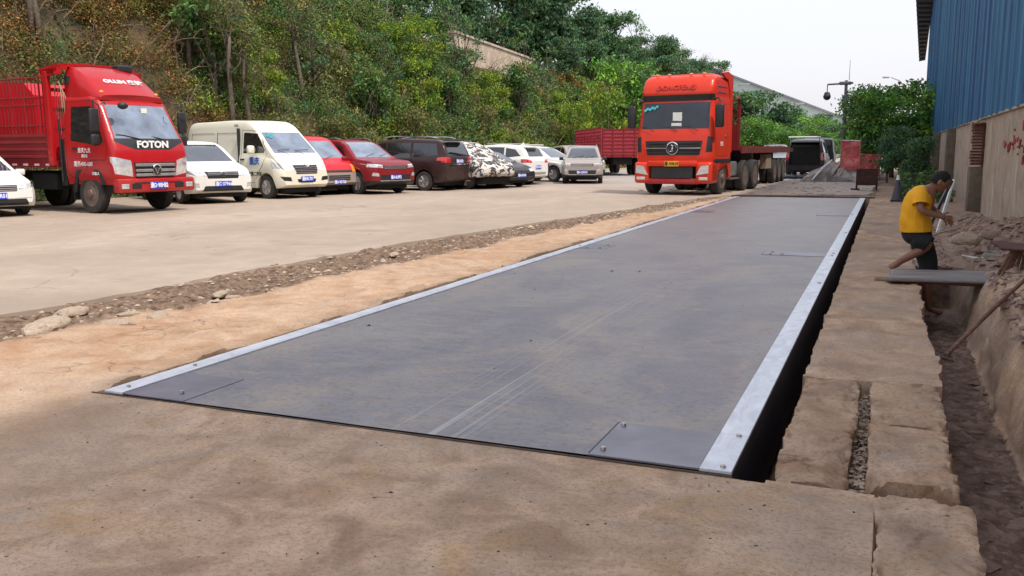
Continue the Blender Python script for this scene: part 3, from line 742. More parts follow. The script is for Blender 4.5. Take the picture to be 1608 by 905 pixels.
def wheel(root, x, y, r, wd, rim='alloy', side=1, steer=0.0):
    key = (r, wd, rim)
    if key not in WH:
        mb = MB(); h = wd/2
        mb.lathe([(r*.62, -h*.8), (r*.66, -h), (r*.93, -h*.98), (r*.985, -h*.80), (r, -h*.4), (r, h*.4), (r*.985, h*.80), (r*.93, h*.98), (r*.66, h), (r*.62, h*.8)], 28)
        bmesh.ops.recalc_face_normals(mb.bm, faces=mb.bm.faces)
        me = bpy.data.meshes.new('wheel'); mb.bm.to_mesh(me); mb.bm.free(); me.shade_smooth(); me.set_sharp_from_angle(angle=R(35)); me.materials.append(M['rubber'])
        mb = MB()
        if rim == 'alloy':
            mb.lathe([(r*.65, h*.86), (r*.62, h*.9), (r*.60, h*.5), (r*.3, h*.38), (.001, h*.36)], 28)
            for k in range(5):
                for dd in (-.16, .16):
                    a = 2*math.pi*k/5+dd; b = 2*math.pi*k/5+dd*.5
                    mb.tube([(math.cos(b)*r*.10, h*.78, math.sin(b)*r*.10), (math.cos(a)*r*.60, h*.86, math.sin(a)*r*.60)], [r*.055, r*.04], 5)
            mb.cyl((0, h*.4, 0), (0, h*.85, 0), r*.13, r*.11, 12)
        elif rim == 'front':   # bulged steel truck wheel
            mb.lathe([(r*.66, h*.96), (r*.62, h*1.0), (r*.58, h*.7), (r*.50, h*.75), (r*.40, h*1.02), (r*.24, h*1.05), (r*.22, h*1.35), (r*.10, h*1.45), (.001, h*1.45)], 24)
            for k in range(10):
                a = 2*math.pi*k/10; mb.cyl((math.cos(a)*r*.31, h*1.0, math.sin(a)*r*.31), (math.cos(a)*r*.31, h*1.14, math.sin(a)*r*.31), r*.03, n=6)
        else:                  # deep dual rear wheel
            mb.lathe([(r*.66, h*.96), (r*.62, h*1.0), (r*.58, h*.5), (r*.50, -h*.1), (r*.40, -h*.15), (r*.26, -h*.1), (r*.24, h*.55), (r*.12, h*.65), (.001, h*.65)], 24)
        bmesh.ops.recalc_face_normals(mb.bm, faces=mb.bm.faces)
        m2 = bpy.data.meshes.new('rim'); mb.bm.to_mesh(m2); mb.bm.free(); m2.shade_smooth(); m2.set_sharp_from_angle(angle=R(35))
        m2.materials.append(M['alloy'] if rim == 'alloy' else M['steelrim'])
        WH[key] = (me, m2)
    a, b = WH[key]
    o = link('wheel', a, None, root); o.location = (x, y, r-.004); o.rotation_euler = (0, 0, (math.pi if side < 0 else 0)+steer)
    link('rim', b, None, o)
    return o
def lin(tab, x): return float(np.interp(x, [p[0] for p in tab], [p[1] for p in tab]))
def car_shell(S):
    """loft of cross sections along x; wheel arches rise in the sill line"""
    L, W = S['L'], S['W']; top = S['top']; r = S['r']; xf, xb = S['axles']; Ra = r+.075
    xs_ = [-L/2+.0, -L/2+.03, -L/2+.08, -L/2+.15]; x = -L/2+.2
    while x < L/2-.2: xs_.append(x); x += .055
    xs_ += [L/2-.15, L/2-.08, L/2-.03, L/2]
    sil = S.get('sill', .27); bm = bmesh.new(); rings = []
    for x in xs_:
        zt = sum(lin(top, x+d) for d in (-.06, -.03, 0, .03, .06))/5
        d = min(x+L/2, L/2-x)
        kf = S.get('round', .16) if x > 0 else S.get('roundr', .12)
        wf = 1-kf*(1-min(d/.5, 1))**2.4
        wd = W/2*wf
        zb = sil+.10*(1-min(d/.35, 1))**2
        for xa in (xf, xb):
            dx = abs(x-xa)
            if dx < Ra: zb = max(zb, r+math.sqrt(Ra*Ra-dx*dx)-.01)
        belt = min(lin(S['belt'], x), zt-.045); h = zt-belt
        zb = min(zb, belt-.1)
        ztr = zt-min(.085, .38*h); wt = wd*.945-S.get('tumble', .30)*max(0, ztr-belt)
        wi = wd*.80
        zi = zb if zb < sil+.15 else zb
        P = [(0, zi), (wi, zi), (wd*.965, zb), (wd*.99, zb+.05), (wd*1.0, zb+.4*(belt-zb)), (wd*1.0, zb+.68*(belt-zb)), (wd*.985, belt-.09*min(1, (belt-zb)*2)), (wd*.96, belt)]
        for t in (.08, .34, .6, .86): P.append((wd*.945+(wt-wd*.945)*t, belt+(ztr-belt)*t))
        P += [(wt, ztr), (wt-.035, ztr+(zt-ztr)*.6), (wt-.10, zt-.018), (wt*.5, zt-.004), (0, zt)]
        ring = [bm.verts.new((x, y, z)) for y, z in P]
        ring += [bm.verts.new((x, -y, z)) for y, z in reversed(P[1:-1])]
        rings.append(ring)
    n = len(rings[0])
    for a, b in zip(rings, rings[1:]):
        for i in range(n): bm.faces.new((a[i], b[i], b[(i+1) % n], a[(i+1) % n]))
    bm.faces.new(rings[0]); bm.faces.new(rings[-1][::-1])
    return bm
def plate(root, x, z, body, mat='plateb', wdt=.44, hgt=.14, tm='wtext', rear=False, y=0):
    s = -1 if rear else 1
    p = MB().box(-.008, .008, -wdt/2, wdt/2, -hgt/2, hgt/2, bev=.004).build('number_plate', M[mat], root); p.location = (x, y, z)
    text('lettering', body, hgt*.88, M[tm], p, (.010*s, 0, -.003), REAR if rear else FRONT, wx=.80, bold=.003)
    return p
def mirror(root, x, y, z, mat, s=1, sz=(.12, .20, .15)):
    mb = MB(); sy = 1 if y > 0 else -1
    mb.box(x-sz[0]/2, x+sz[0]/2, y, y+sy*sz[1], z-sz[2]/2, z+sz[2]/2, bev=.035)
    mb.tube([(x, y-sy*.05, z-sz[2]*.5), (x, y+sy*.06, z-sz[2]*.3)], .02)
    mb.build('wing_mirror', mat, root, smooth=50)
def wiper(root, pts): MB().tube(pts, [.012]+[.008]*(len(pts)-1), 5).build('wiper', M['blk'], root)
def make_car(S, name, label, cat, px, anchor, heading, group='parked vehicles along the foot of the hill', z=0.0, scale=1.0):
    p = G(*px); hd = R(heading)
    root = empty(name, label=label, cat=cat, group=group)
    L, W, r = S['L'], S['W'], S['r']
    bm = car_shell(S)
    split_shell(bm, root, S['mat'], S['regions'])
    xf, xb = S['axles']
    MB().box(-L/2+.25, L/2-.25, -W/2+.28, W/2-.28, .17, .7).build('underbody', M['under'], root)
    for x in (xf, xb):
        for s in (-1, 1): wheel(root, x, s*(W/2-.125), r, .21, S.get('rim', 'alloy'), s)
    if S.get('mirrors'):
        mx, mz, mm = S['mirrors']
        for s in (-1, 1): mirror(root, mx, s*(W/2-.04), mz, mm, s)
    if S.get('extra'): S['extra'](root)
    a = Vector((anchor[0]*scale, anchor[1]*scale, 0)); a.rotate(Matrix.Rotation(hd, 3, 'Z'))
    root.location = (p.x-a.x, p.y-a.y, .014); root.rotation_euler = (0, 0, hd); root.scale = (scale,)*3
    return root
OP = dict(mirror=True)
def door(poly, mat):   # inner door skin, then the dark gap round it
    cx = sum(p[0] for p in poly)/len(poly); cz = sum(p[1] for p in poly)/len(poly)
    big = [(u+(.014 if u > cx else -.014), v+(.014 if v > cz else -.014)) for u, v in poly]
    return [('door', 'side', poly, mat, dict(thr=.45)), ('door_gap', 'side', big, M['under'], dict(thr=.45))]
def handles(xs_, z, y, mat):
    def f(root):
        for x in xs_:
            for s in (-1, 1): MB().box(x-.09, x+.09, s*y-.018, s*y+.018, z-.018, z+.018, bev=.01).build('door_handle', mat, root, smooth=50)
    return f
def slats(root, x, zs, half, mat, t=.012, tilt=0.0, d=.02):
    for z in zs: MB().box(x-d, x+.012, -half, half, z-t, z+t, bev=.004).build('grille_bar', mat, root)
def ring_emblem(root, x, z, r, mat=None, kind='W', y=0.0):
    mat = mat or M['chrome']; mb = MB()
    n = 20; pts = [(x, y+math.cos(2*math.pi*k/n)*r, z+math.sin(2*math.pi*k/n)*r) for k in range(n+1)]
    mb.tube(pts, r*.10, 5)
    q = r*.86
    if kind == 'W':
        mb.tube([(x, y-q*.62, z+q*.72), (x, y-q*.25, z-q*.05), (x, y, z+q*.30), (x, y+q*.25, z-q*.05), (x, y+q*.62, z+q*.72)], r*.07, 5)
        mb.tube([(x, y-q*.9, z+q*.30), (x, y-q*.40, z-q*.82), (x, y, z-q*.05), (x, y+q*.40, z-q*.82), (x, y+q*.9, z+q*.30)], r*.07, 5)
    elif kind == 'tri':
        mb.poly([(x+.004, y-q*.75, z+q*.45), (x+.004, y-q*.1, z+q*.45), (x+.004, y+q*.05, z-q*.85)]); mb.poly([(x+.004, y+q*.05, z+q*.45), (x+.004, y+q*.8, z+q*.45), (x+.004, y+q*.15, z-q*.75)])
        mb.tube([(x, y-q*.75, z+q*.45), (x, y+q*.05, z-q*.85), (x, y+q*.8, z+q*.45)], r*.09, 5)
    elif kind == 'swirl':
        for s in (-1, 1):
            mb.tube([(x, y+s*q*.80, z+q*.1*s), (x, y+s*q*.62, z+s*q*.62), (x, y+s*q*.2, z+s*q*.55), (x, y-s*q*.08, z+s*q*.1), (x, y-s*q*.05, z-s*q*.45), (x, y+s*q*.2, z-s*q*.62)], r*.11, 5)
    elif kind == 'bars':
        for s in (-1, 0, 1): mb.tube([(x, y+s*q*.45, z-q*.5), (x, y+s*q*.45, z+q*.5)], r*.09, 5)
    mb.build('emblem', mat, root, smooth=50)
M['gcab'] = simple('cab_glass', (.018, .022, .032), .05, 0, .5, 1.2, coat=.3, spec=.5)
# --- crossover SUV
def suv(mat, gl=None, L=4.6, W=1.86, H=1.70, front=True):
    gl = gl or M['gmid']; k = H/1.70
    S = dict(L=L, W=W, r=.345, axles=(L/2-.92, -L/2+.95), mat=mat, round=.17,
        top=[(-L/2, .95*k), (-L/2+.06, 1.13*k), (-L/2+.30, 1.52*k), (-L/2+.6, 1.63*k), (-.5, H), (.15, 1.655*k), (.48, 1.55*k), (1.20, 1.12*k), (1.45, 1.08*k), (L/2-.35, 1.04*k), (L/2-.12, .97*k), (L/2, .88*k)],
        belt=[(-L/2, 1.12*k), (0, 1.03*k), (1.2, .99*k), (L/2, .84*k)], tumble=.34, mirrors=(.88, 1.08*k, mat))
    xw = .92
    S['regions'] = [('windscreen', 'front', [(-.72, 1.13*k), (.72, 1.13*k), (.54, 1.60*k), (-.54, 1.60*k)], gl, dict(thr=.25)),
        ('rear_window', 'rear', [(-.62, 1.17*k), (.62, 1.17*k), (.52, 1.55*k), (-.52, 1.55*k)], M['gdark'], dict(thr=.25)),
        ('side_window', 'side', [(-.02, 1.10*k), (xw-.12, 1.09*k), (.42, 1.47*k), (.18, 1.56*k), (-.02, 1.575*k)], M['gdark'], dict(thr=.5)),
        ('side_window', 'side', [(-1.05, 1.12*k), (-.09, 1.10*k), (-.09, 1.575*k), (-1.02, 1.56*k)], M['gdark'], dict(thr=.5)),
        ('side_window', 'side', [(-1.85, 1.2*k), (-1.13, 1.13*k), (-1.10, 1.54*k), (-1.55, 1.47*k)], M['gdark'], dict(thr=.5)),
        ('headlight', 'front', [(.50, .80*k), (.97, .84*k), (.97, .95*k), (.52, .90*k)], M['lamp'], dict(mirror=True, thr=.12)),
        ('grille', 'front', [(-.46, .76*k), (.46, .76*k), (.50, .89*k), (-.50, .89*k)], M['blk'], dict(thr=.12)),
        ('lower_grille', 'front', [(-.60, .40), (.60, .40), (.62, .60*k), (-.62, .60*k)], M['blk'], dict(thr=.12)),
        ('fog_lamp', 'front', [(.66, .55*k), (.86, .57*k), (.84, .67*k), (.68, .65*k)], M['lamp'], dict(mirror=True, thr=.12)),
        ('bumper_trim', 'front', [(-.95, .2), (.95, .2), (.95, .42), (-.95, .42)], M['blk'], dict(thr=.12)),
        ('tail_light', 'rear', [(.52, .90*k), (.95, .93*k), (.95, 1.08*k), (.56, 1.04*k)], M['lampr'], dict(mirror=True, thr=.12)),
        ('sill_trim', 'side', [(-L/2+.2, .2), (L/2-.2, .2), (L/2-.2, .40), (-L/2+.2, .40)], M['blk'], dict(thr=.4))]
    S['regions'] += door([(-.02, .42), (.86, .42), (.90, 1.03*k), (-.02, 1.04*k)], mat)+door([(-.92, .75), (-.70, .42), (-.09, .42), (-.09, 1.04*k), (-1.02, 1.05*k)], mat)
    return S
def suv_front(text_, S, emblem='bars', k=1.0):
    L = S['L']; W = S['W']
    def f(root):
        handles((.12, -.78), .93*k, W/2+.004, M['chrome'])(root)
        slats(root, L/2-.01, (.79*k, .83*k, .87*k), .46, M['chrome'], .010)
        MB().box(L/2-.03, L/2+.01, -.62, .62, .40, .43, bev=.006).build('bumper_trim', M['alloy'], root)
        plate(root, L/2+.018, .52*k, text_)
        wiper(root, [(L/2-.98, -.45, 1.15*k), (L/2-1.2, .05, 1.25*k)]); wiper(root, [(L/2-.98, .1, 1.15*k), (L/2-1.2, .55, 1.24*k)])
        for s in (-1, 1): MB().tube([(-1.5, s*.60, 1.66*k), (-1.2, s*.62, 1.72*k), (-.2, s*.62, 1.74*k), (.15, s*.6, 1.68*k)], .018).build('roof_rail', M['alloy'], root)
    return f
# --- MPV with long roof
def mpv(mat, gl=None, L=4.7, W=1.78, H=1.72):
    gl = gl or M['gmid']; k = H/1.72
    S = dict(L=L, W=W, r=.325, axles=(L/2-.88, -L/2+.90), mat=mat, round=.18, roundr=.06,
        top=[(-L/2, .95*k), (-L/2+.02, 1.15*k), (-L/2+.20, 1.56*k), (-L/2+.42, 1.66*k), (-.6, H), (.2, 1.68*k), (.62, 1.54*k), (1.40, 1.11*k), (1.6, 1.06*k), (L/2-.3, .95*k), (L/2-.1, .86*k), (L/2, .76*k)],
        belt=[(-L/2, 1.08*k), (0, 1.02*k), (1.3, .97*k), (L/2, .74*k)], tumble=.24, mirrors=(1.02, 1.06*k, mat))
    S['regions'] = [('windscreen', 'front', [(-.70, 1.13*k), (.70, 1.13*k), (.58, 1.60*k), (-.58, 1.60*k)], gl, dict(thr=.25)),
        ('rear_window', 'rear', [(-.66, 1.13*k), (.66, 1.13*k), (.58, 1.58*k), (-.58, 1.58*k)], M['gdark'], dict(thr=.25)),
        ('side_window', 'side', [(.10, 1.07*k), (.98, 1.06*k), (.55, 1.44*k), (.32, 1.54*k), (.10, 1.56*k)], M['gdark'], dict(thr=.5)),
        ('side_window', 'side', [(-.92, 1.08*k), (.02, 1.07*k), (.02, 1.56*k), (-.92, 1.57*k)], M['gdark'], dict(thr=.5)),
        ('side_window', 'side', [(-2.02, 1.16*k), (-1.02, 1.09*k), (-1.02, 1.565*k), (-1.92, 1.53*k)], M['gdark'], dict(thr=.5)),
        ('headlight', 'front', [(.42, .74*k), (.95, .80*k), (.97, .93*k), (.50, .86*k)], M['lamp'], dict(mirror=True, thr=.1)),
        ('grille', 'front', [(-.40, .68*k), (.40, .68*k), (.46, .87*k), (-.46, .87*k)], M['blk'], dict(thr=.12)),
        ('lower_grille', 'front', [(-.56, .33), (.56, .33), (.48, .47), (-.48, .47)], M['blk'], dict(thr=.12)),
        ('fog_lamp', 'front', [(.62, .42), (.82, .44), (.80, .56), (.64, .54)], M['lamp'], dict(mirror=True, thr=.12)),
        ('tail_light', 'rear', [(.55, .92*k), (.95, .92*k), (.95, 1.10*k), (.60, 1.06*k)], M['lampr'], dict(mirror=True, thr=.12)),
        ('tail_light', 'side', [(-L/2, .95*k), (-L/2+.38, .99*k), (-L/2+.36, 1.08*k), (-L/2, 1.10*k)], M['lampr'], dict(thr=.4))]
    S['regions'] += door([(.06, .36), (1.0, .36), (1.04, .98*k), (.06, 1.01*k)], mat)+door([(-.86, .70), (-.66, .36), (-.01, .36), (-.01, 1.01*k), (-.98, 1.02*k)], mat)
    return S
# --- sedan
def sedan(mat, gl=None, L=4.65, W=1.80, H=1.45):
    gl = gl or M['gmid']
    S = dict(L=L, W=W, r=.32, axles=(L/2-.90, -L/2+1.02), mat=mat, round=.17, roundr=.14, sill=.22,
        top=[(-L/2, .80), (-L/2+.06, .98), (-L/2+.25, 1.03), (-1.62, 1.07), (-.95, 1.36), (-.4, H), (.1, 1.43), (.45, 1.34), (1.18, .98), (1.4, .94), (L/2-.3, .80), (L/2-.1, .72), (L/2, .62)],
        belt=[(-L/2, .97), (0, .92), (1.2, .87), (L/2, .62)], tumble=.36, mirrors=(.85, .95, mat))
    S['regions'] = [('windscreen', 'front', [(-.70, .99), (.70, .99), (.54, 1.37), (-.54, 1.37)], gl, dict(thr=.2)),
        ('rear_window', 'rear', [(-.64, 1.08), (.64, 1.08), (.52, 1.36), (-.52, 1.36)], M['gdark'], dict(thr=.15)),
        ('side_window', 'side', [(-.02, .97), (.90, .95), (.45, 1.27), (.20, 1.34), (-.02, 1.355)], M['gdark'], dict(thr=.45)),
        ('side_window', 'side', [(-1.30, 1.03), (-.08, .98), (-.08, 1.36), (-.55, 1.33), (-1.0, 1.2)], M['gdark'], dict(thr=.45)),
        ('headlight', 'front', [(.46, .60), (.95, .66), (.97, .76), (.50, .71)], M['lamp'], dict(mirror=True, thr=.1)),
        ('grille', 'front', [(-.42, .56), (.42, .56), (.46, .70), (-.46, .70)], M['blk'], dict(thr=.12)),
        ('lower_grille', 'front', [(-.68, .25), (.68, .25), (.60, .40), (-.60, .40)], M['blk'], dict(thr=.12)),
        ('tail_light', 'rear', [(.44, .84), (.95, .86), (.95, .98), (.46, .95)], M['lampr'], dict(mirror=True, thr=.12)),
        ('tail_light', 'side', [(-L/2, .86), (-L/2+.30, .90), (-L/2+.26, .96), (-L/2, .97)], M['lampr'], dict(thr=.4))]
    S['regions'] += door([(-.04, .34), (.90, .34), (.92, .88), (-.04, .91)], mat)+door([(-1.0, .70), (-.80, .34), (-.11, .34), (-.11, .91), (-1.12, .94)], mat)
    return S
# --- high roof van
def van(mat, L=4.9, W=1.80, H=2.28, kk=1.0):
    S = dict(L=L, W=W, r=.335, axles=(L/2-.75, -L/2+1.05), mat=mat, round=.15, roundr=.08, sill=.30,
        top=[(-L/2, 1.4), (-L/2+.02, 1.9), (-L/2+.14, H-.12), (-L/2+.4, H-.03), (-.3, H), (.75, H-.03), (1.05, H-.16), (1.26, H-.34), (2.0, 1.30), (2.12, 1.20), (L/2-.14, 1.02), (L/2-.04, .90), (L/2, .78)],
        belt=[(-L/2, 1.22), (1.3, 1.20), (2.0, 1.12), (L/2, .72)], tumble=.10)
    S['regions'] = [('windscreen', 'front', [(-.76, 1.30), (.76, 1.30), (.68, 1.90), (-.68, 1.90)], M['glight'], dict(thr=.3)),
        ('side_window', 'side', [(.62, 1.30), (1.60, 1.30), (1.66, 1.38), (1.28, 1.86), (.66, 1.90), (.62, 1.84)], M['gdark'], dict(thr=.5)),
        ('headlight', 'front', [(.38, .80), (.92, .86), (.94, 1.06), (.48, .96)], M['lamp'], dict(mirror=True, thr=.08)),
        ('grille', 'front', [(-.36, .70), (.36, .70), (.44, .96), (-.44, .96)], M['blk'], dict(thr=.1)),
        ('lower_grille', 'front', [(-.30, .46), (.30, .46), (.34, .56), (-.34, .56)], M['blk'], dict(thr=.1)),
        ('fog_lamp', 'front', [(.52, .50), (.78, .52), (.84, .64), (.56, .62)], M['blk'], dict(mirror=True, thr=.1))]
    S['regions'] += door([(.52, .46), (1.20, .46), (1.42, .80), (1.58, .95), (1.72, 1.25), (1.68, 1.40), (1.34, 1.92), (.56, 1.96)], mat)
    S['regions'] += [('side_panel', 'side', [(-.72, 1.12), (.42, 1.12), (.42, 1.90), (-.72, 1.90)], mat, dict(thr=.5, inset=.012)),
                     ('door_gap', 'side', [(-.74, .46), (-.725, .46), (-.725, 1.93), (-.74, 1.93)], M['under'], dict(thr=.5)),
                     ('side_panel', 'side', [(-2.1, 1.12), (-.86, 1.12), (-.86, 1.90), (-2.1, 1.90)], mat, dict(thr=.5, inset=.012))]
    def f(root):
        handles((.64,), 1.12, W/2+.004, M['blk'])(root); handles((.34,), 1.05, W/2+.004, M['blk'])(root)
        for z in (.74, .79, .84, .89): MB().box(L/2-.05, L/2+.02, -.38, .38, z-.011, z+.011, bev=.004).build('grille_bar', M['chrome'], root)
        MB().tube([(L/2+.03, -.10, .98), (L/2+.035, 0, .91), (L/2+.03, .10, .98)], .016).build('emblem', M['chrome'], root)
        for s in (-1, 1):
            MB().cyl((L/2-.10, s*.69, .57), (L/2-.03, s*.69, .57), .05, .048, 14).build('fog_lamp', M['lamp'], root)
            MB().box(L/2-1.32, L/2-1.18, s*(W/2-.02), s*(W/2+.20), 1.28, 1.52, bev=.05).build('wing_mirror', mat, root, smooth=50)
        plate(root, L/2+.03, .56, '渝B9L701')
        wiper(root, [(2.13, -.35, 1.26), (1.96, -.62, 1.38), (1.9, -.15, 1.42)]); wiper(root, [(2.13, .2, 1.26), (1.96, .0, 1.38), (1.92, .5, 1.4)])
        text('lettering', '重庆', .24, M['btext'], root, (1.22, -W/2-.006, 1.06), RIGHTSIDE, bold=.006)
        text('lettering', '重庆 长安第二汽车', .13, M['ktext'], root, (1.02, -W/2-.006, .70), RIGHTSIDE, bold=.002)
        text('lettering', '1584', .11, M['ktext'], root, (.30, -W/2+.075, 2.10), RIGHTSIDE)
        MB().box(.435, .455, -W/2-.002, -W/2+.10, .5, 2.02).build('door_rail', M['blk'], root)
        for k, (y, z) in enumerate(((-.56, 1.80), (-.48, 1.76), (-.40, 1.80), (-.50, 1.85))):
            x = 1.26+(1.94-z)*(.74/.64)+.035
            MB().box(x-.012, x+.012, y-.05, y+.05, z-.03, z+.03).build('sticker', M['cyan'], root)
    S['extra'] = f
    return S
S = sedan(M['white'], L=4.6, W=1.78, H=1.46)
def f(root):
    slats(root, 2.29, (.59, .63, .67), .44, M['chrome'], .008); ring_emblem(root, 2.325, .635, .075, kind='W')
    MB().box(2.24, 2.30, -.72, .72, .40, .425, bev=.006).build('bumper_trim', M['chrome'], root); plate(root, 2.31, .47, '渝A·0PR01')
S['extra'] = f
make_car(S, 'white_sedan', 'white sedan nosing in at the left edge of the photo below the red truck', 'car', (57, 332), (2.15, .80), -22)
S = mpv(M['white'], M['gmid'], H=1.66, W=1.80)
S['mirrors'] = None
def f(root):
    slats(root, 2.335, (.71, .75, .79, .83), .40, M['chrome'], .009); ring_emblem(root, 2.36, .77, .07, kind='bars'); plate(root, 2.36, .52, '渝C·37966')
    MB().box(2.28, 2.345, -.5, .5, .385, .40).build('grille_bar', M['chrome'], root); MB().box(2.28, 2.345, -.5, .5, .43, .445).build('grille_bar', M['chrome'], root)
S['extra'] = f
make_car(S, 'white_mpv', 'low white car with chrome grille squeezed between the red truck and the cream van', 'car', (393, 314), (2.05, .80), -28, scale=1.04)
make_car(van(M['cream']), 'cream_van', 'cream high roof delivery van with blue door lettering', 'van', (423, 309), (1.70, -.82), -16, scale=1.04)
S = van(M['brightred'], L=4.0, W=1.62, H=1.90)
S['top'] = [(-2.0, 1.2), (-1.95, 1.7), (-1.8, 1.84), (.3, 1.90), (.62, 1.80), (1.42, 1.16), (1.55, 1.10), (1.84, .98), (1.96, .85), (2.0, .7)]
S['axles'] = (1.25, -1.1); S['belt'] = [(-2, 1.1), (1.0, 1.08), (1.6, 1.02), (2, .68)]; S['r'] = .30
S['regions'] = [('windscreen', 'front', [(-.66, 1.18), (.66, 1.18), (.58, 1.74), (-.58, 1.74)], M['glight'], dict(thr=.3)),
    ('side_window', 'side', [(.0, 1.16), (.98, 1.16), (.60, 1.62), (.0, 1.68)], M['gdark'], dict(thr=.5)), ('side_window', 'side', [(-1.2, 1.16), (-.1, 1.16), (-.1, 1.68), (-1.2, 1.68)], M['gdark'], dict(thr=.5)),
    ('headlight', 'front', [(.52, .74), (.86, .74), (.86, .98), (.56, .98)], M['lampo'], dict(mirror=True, thr=.08)),
    ('bumper', 'front', [(-.9, .3), (.9, .3), (.9, .72), (-.9, .72)], M['silver'], dict(thr=.08)), ('grille', 'front', [(-.5, .73), (.5, .73), (.5, .80), (-.5, .80)], M['blk'], dict(thr=.08))]
def f(root):
    for z in (.50, .56, .62): MB().box(1.97, 2.015, -.42, .42, z-.018, z+.012).build('grille_bar', M['blk'], root)
    plate(root, 2.02, .42, '渝A·9D756'); wiper(root, [(1.62, -.3, 1.14), (1.45, .1, 1.24)])
    for s in (-1, 1): MB().box(.90, 1.0, s*.80, s*.94, 1.16, 1.32, bev=.04).build('wing_mirror', M['blk'], root, smooth=50)
S['extra'] = f
make_car(S, 'red_minivan', 'small bright red minivan with grey bumper next to the cream van', 'minivan', (559, 303), (1.85, .70), -20)
S = suv(M['maroon'], M['glight']); S['extra'] = suv_front('渝A·6L9P2', S)
make_car(S, 'red_suv', 'glossy dark red crossover with chrome bumper, between red minivan and brown people carrier', 'car', (646, 302), (2.02, .82), -22, scale=1.0).scale.z = 1.06
S = mpv(M['brown'], H=1.76, L=4.75)
def f(root):
    for s in (-1, 1): MB().tube([(-1.9, s*.58, 1.74), (-1.6, s*.60, 1.79), (-.1, s*.60, 1.82), (.3, s*.56, 1.76)], .022).build('roof_rail', M['alloy'], root)
    MB().box(-2.42, -2.10, -.62, .62, 1.66, 1.70, bev=.012).build('spoiler', M['brown'], root)
    MB().box(-2.40, -2.37, -.72, .72, .86, .90).build('trim', M['chrome'], root)
    plate(root, -2.39, .98, '渝B·3K562', rear=True); handles((.2, -.75), .92, .89, M['brown'])(root)
    MB().cyl((-2.5, -.5, .30), (-2.3, -.5, .30), .03).build('exhaust', M['steelrim'], root)
S['extra'] = f
make_car(S, 'brown_mpv', 'dark brown people carrier parked with its red tail light towards the road', 'car', (668, 299), (-1.47, .82), 176, scale=1.05)
# camouflage-covered vehicle
def camo_mat():
    t = NT('camouflage_cover_cloth')
    n = t.noise(4.6, 2, .5, dist=.9); n2 = t.noise(5.4, 2, .5, dist=.9, st=(1.3, 1, 1))
    c = t.mix(t.ramp(n, [(.47, 0.0), (.49, 1.0)]), (.62, .59, .54), (.055, .05, .06))
    c = t.mix(t.ramp(n2, [(.64, 0.0), (.66, 1.0)]), c, (.34, .25, .17)); c = t.mix(t.ramp(n2, [(.38, 1.0), (.40, 0.0)]), c, (.66, .63, .60))
    t.set(**{'Base Color': c, 'Roughness': .8}); t.bump(t.noise(5, 5, .6), .6, .05); return t.m
M['camo'] = camo_mat()
S = mpv(M['camo'], H=1.68, L=4.3); S['regions'] = []; S['sill'] = .42; S['mirrors'] = None; S['round'] = .24
root = empty('covered_car', label='parked car hidden under a brown and white camouflage cover', cat='car', group='parked vehicles along the foot of the hill')
S['axles'] = (90, 91); bm = car_shell(S)
bmesh.ops.subdivide_edges(bm, edges=bm.edges[:], cuts=1, use_grid_fill=True)
for v in bm.verts:
    x, y, z = v.co
    k = float(fbm(np.array([x*3.1+y*2]), np.array([z*3.1+y]), 4)[0])
    fold = math.sin(x*9+math.sin(z*3)*1.4)*.03*max(0, 1.1-z)
    v.co = Vector((x*(1+.015*k), y*(1.0+.03*k)+math.copysign(fold, y), z+.03*k))
me = bpy.data.meshes.new('cover'); bm.to_mesh(me); bm.free(); me.shade_smooth(); link('cover', me, M['camo'], root)
MB().box(-1.9, 1.9, -.62, .62, .17, .8).build('underbody', M['under'], root)
for x in (1.3, -1.3):
    for s in (-1, 1): wheel(root, x, s*.76, .32, .20, 'alloy', s)
p = G(736, 297); root.rotation_euler = (0, 0, R(-24)); a = Vector((1.3, -.76, 0)); a.rotate(Matrix.Rotation(R(-24), 3, 'Z')); root.location = (p.x-a.x, p.y-a.y, .014); root.scale = (1.05,)*3
S = sedan(M['blackp'], L=4.5)
def f(root):
    slats(root, 2.24, (.58, .63, .68), .44, M['chrome'], .007); plate(root, 2.26, .47, '渝A·81K69')
    MB().box(2.2, 2.255, -.6, .6, .39, .405).build('bumper_trim', M['chrome'], root)
S['extra'] = f
make_car(S, 'black_sedan', 'glossy black sedan nosing out beside the camouflage covered car', 'car', (804, 295), (1.85, -.20), -22, scale=.98)
S = suv(M['white'], H=1.66, L=4.4)
def f(root):
    MB().box(-2.12, -1.80, -.60, .60, 1.59, 1.63, bev=.012).build('spoiler', M['white'], root)
    plate(root, -2.215, .72, '渝D·5A817', rear=True); MB().box(-2.22, -2.15, -.6, .6, .44, .52).build('bumper_trim', M['silver'], root)
    for s in (-1, 1): MB().tube([(-1.4, s*.62, 1.66), (-.1, s*.62, 1.69)], .018).build('roof_rail', M['alloy'], root)
    MB().prism([(-1.55, 1.62), (-1.35, 1.62), (-1.5, 1.72)], 'Y', -.02, .02).build('aerial', M['white'], root)
S['extra'] = f
make_car(S, 'white_suv', 'white crossover with its red tail light to the road, just behind the black sedan', 'car', (828, 292), (-2.05, .75), 172, scale=1.0)
S = sedan(M['purple'], L=4.7, H=1.46)
def f(root):
    plate(root, -2.36, .82, '渝B·T3M28', rear=True); MB().box(-2.36, -2.30, -.55, .55, .70, .725).build('trim', M['chrome'], root); handles((.0, -.85), .84, .90, M['purple'])(root)
S['extra'] = f
make_car(S, 'plum_sedan', 'dark plum sedan seen from its tail between two white cars', 'car', (856, 288), (-2.1, -.78), 176)
S = suv(M['white'], H=1.60, L=4.6); S['extra'] = lambda root: (handles((.12, -.78), .90, .93, M['chrome'])(root), plate(root, 2.31, .5, '渝A·D2907'))
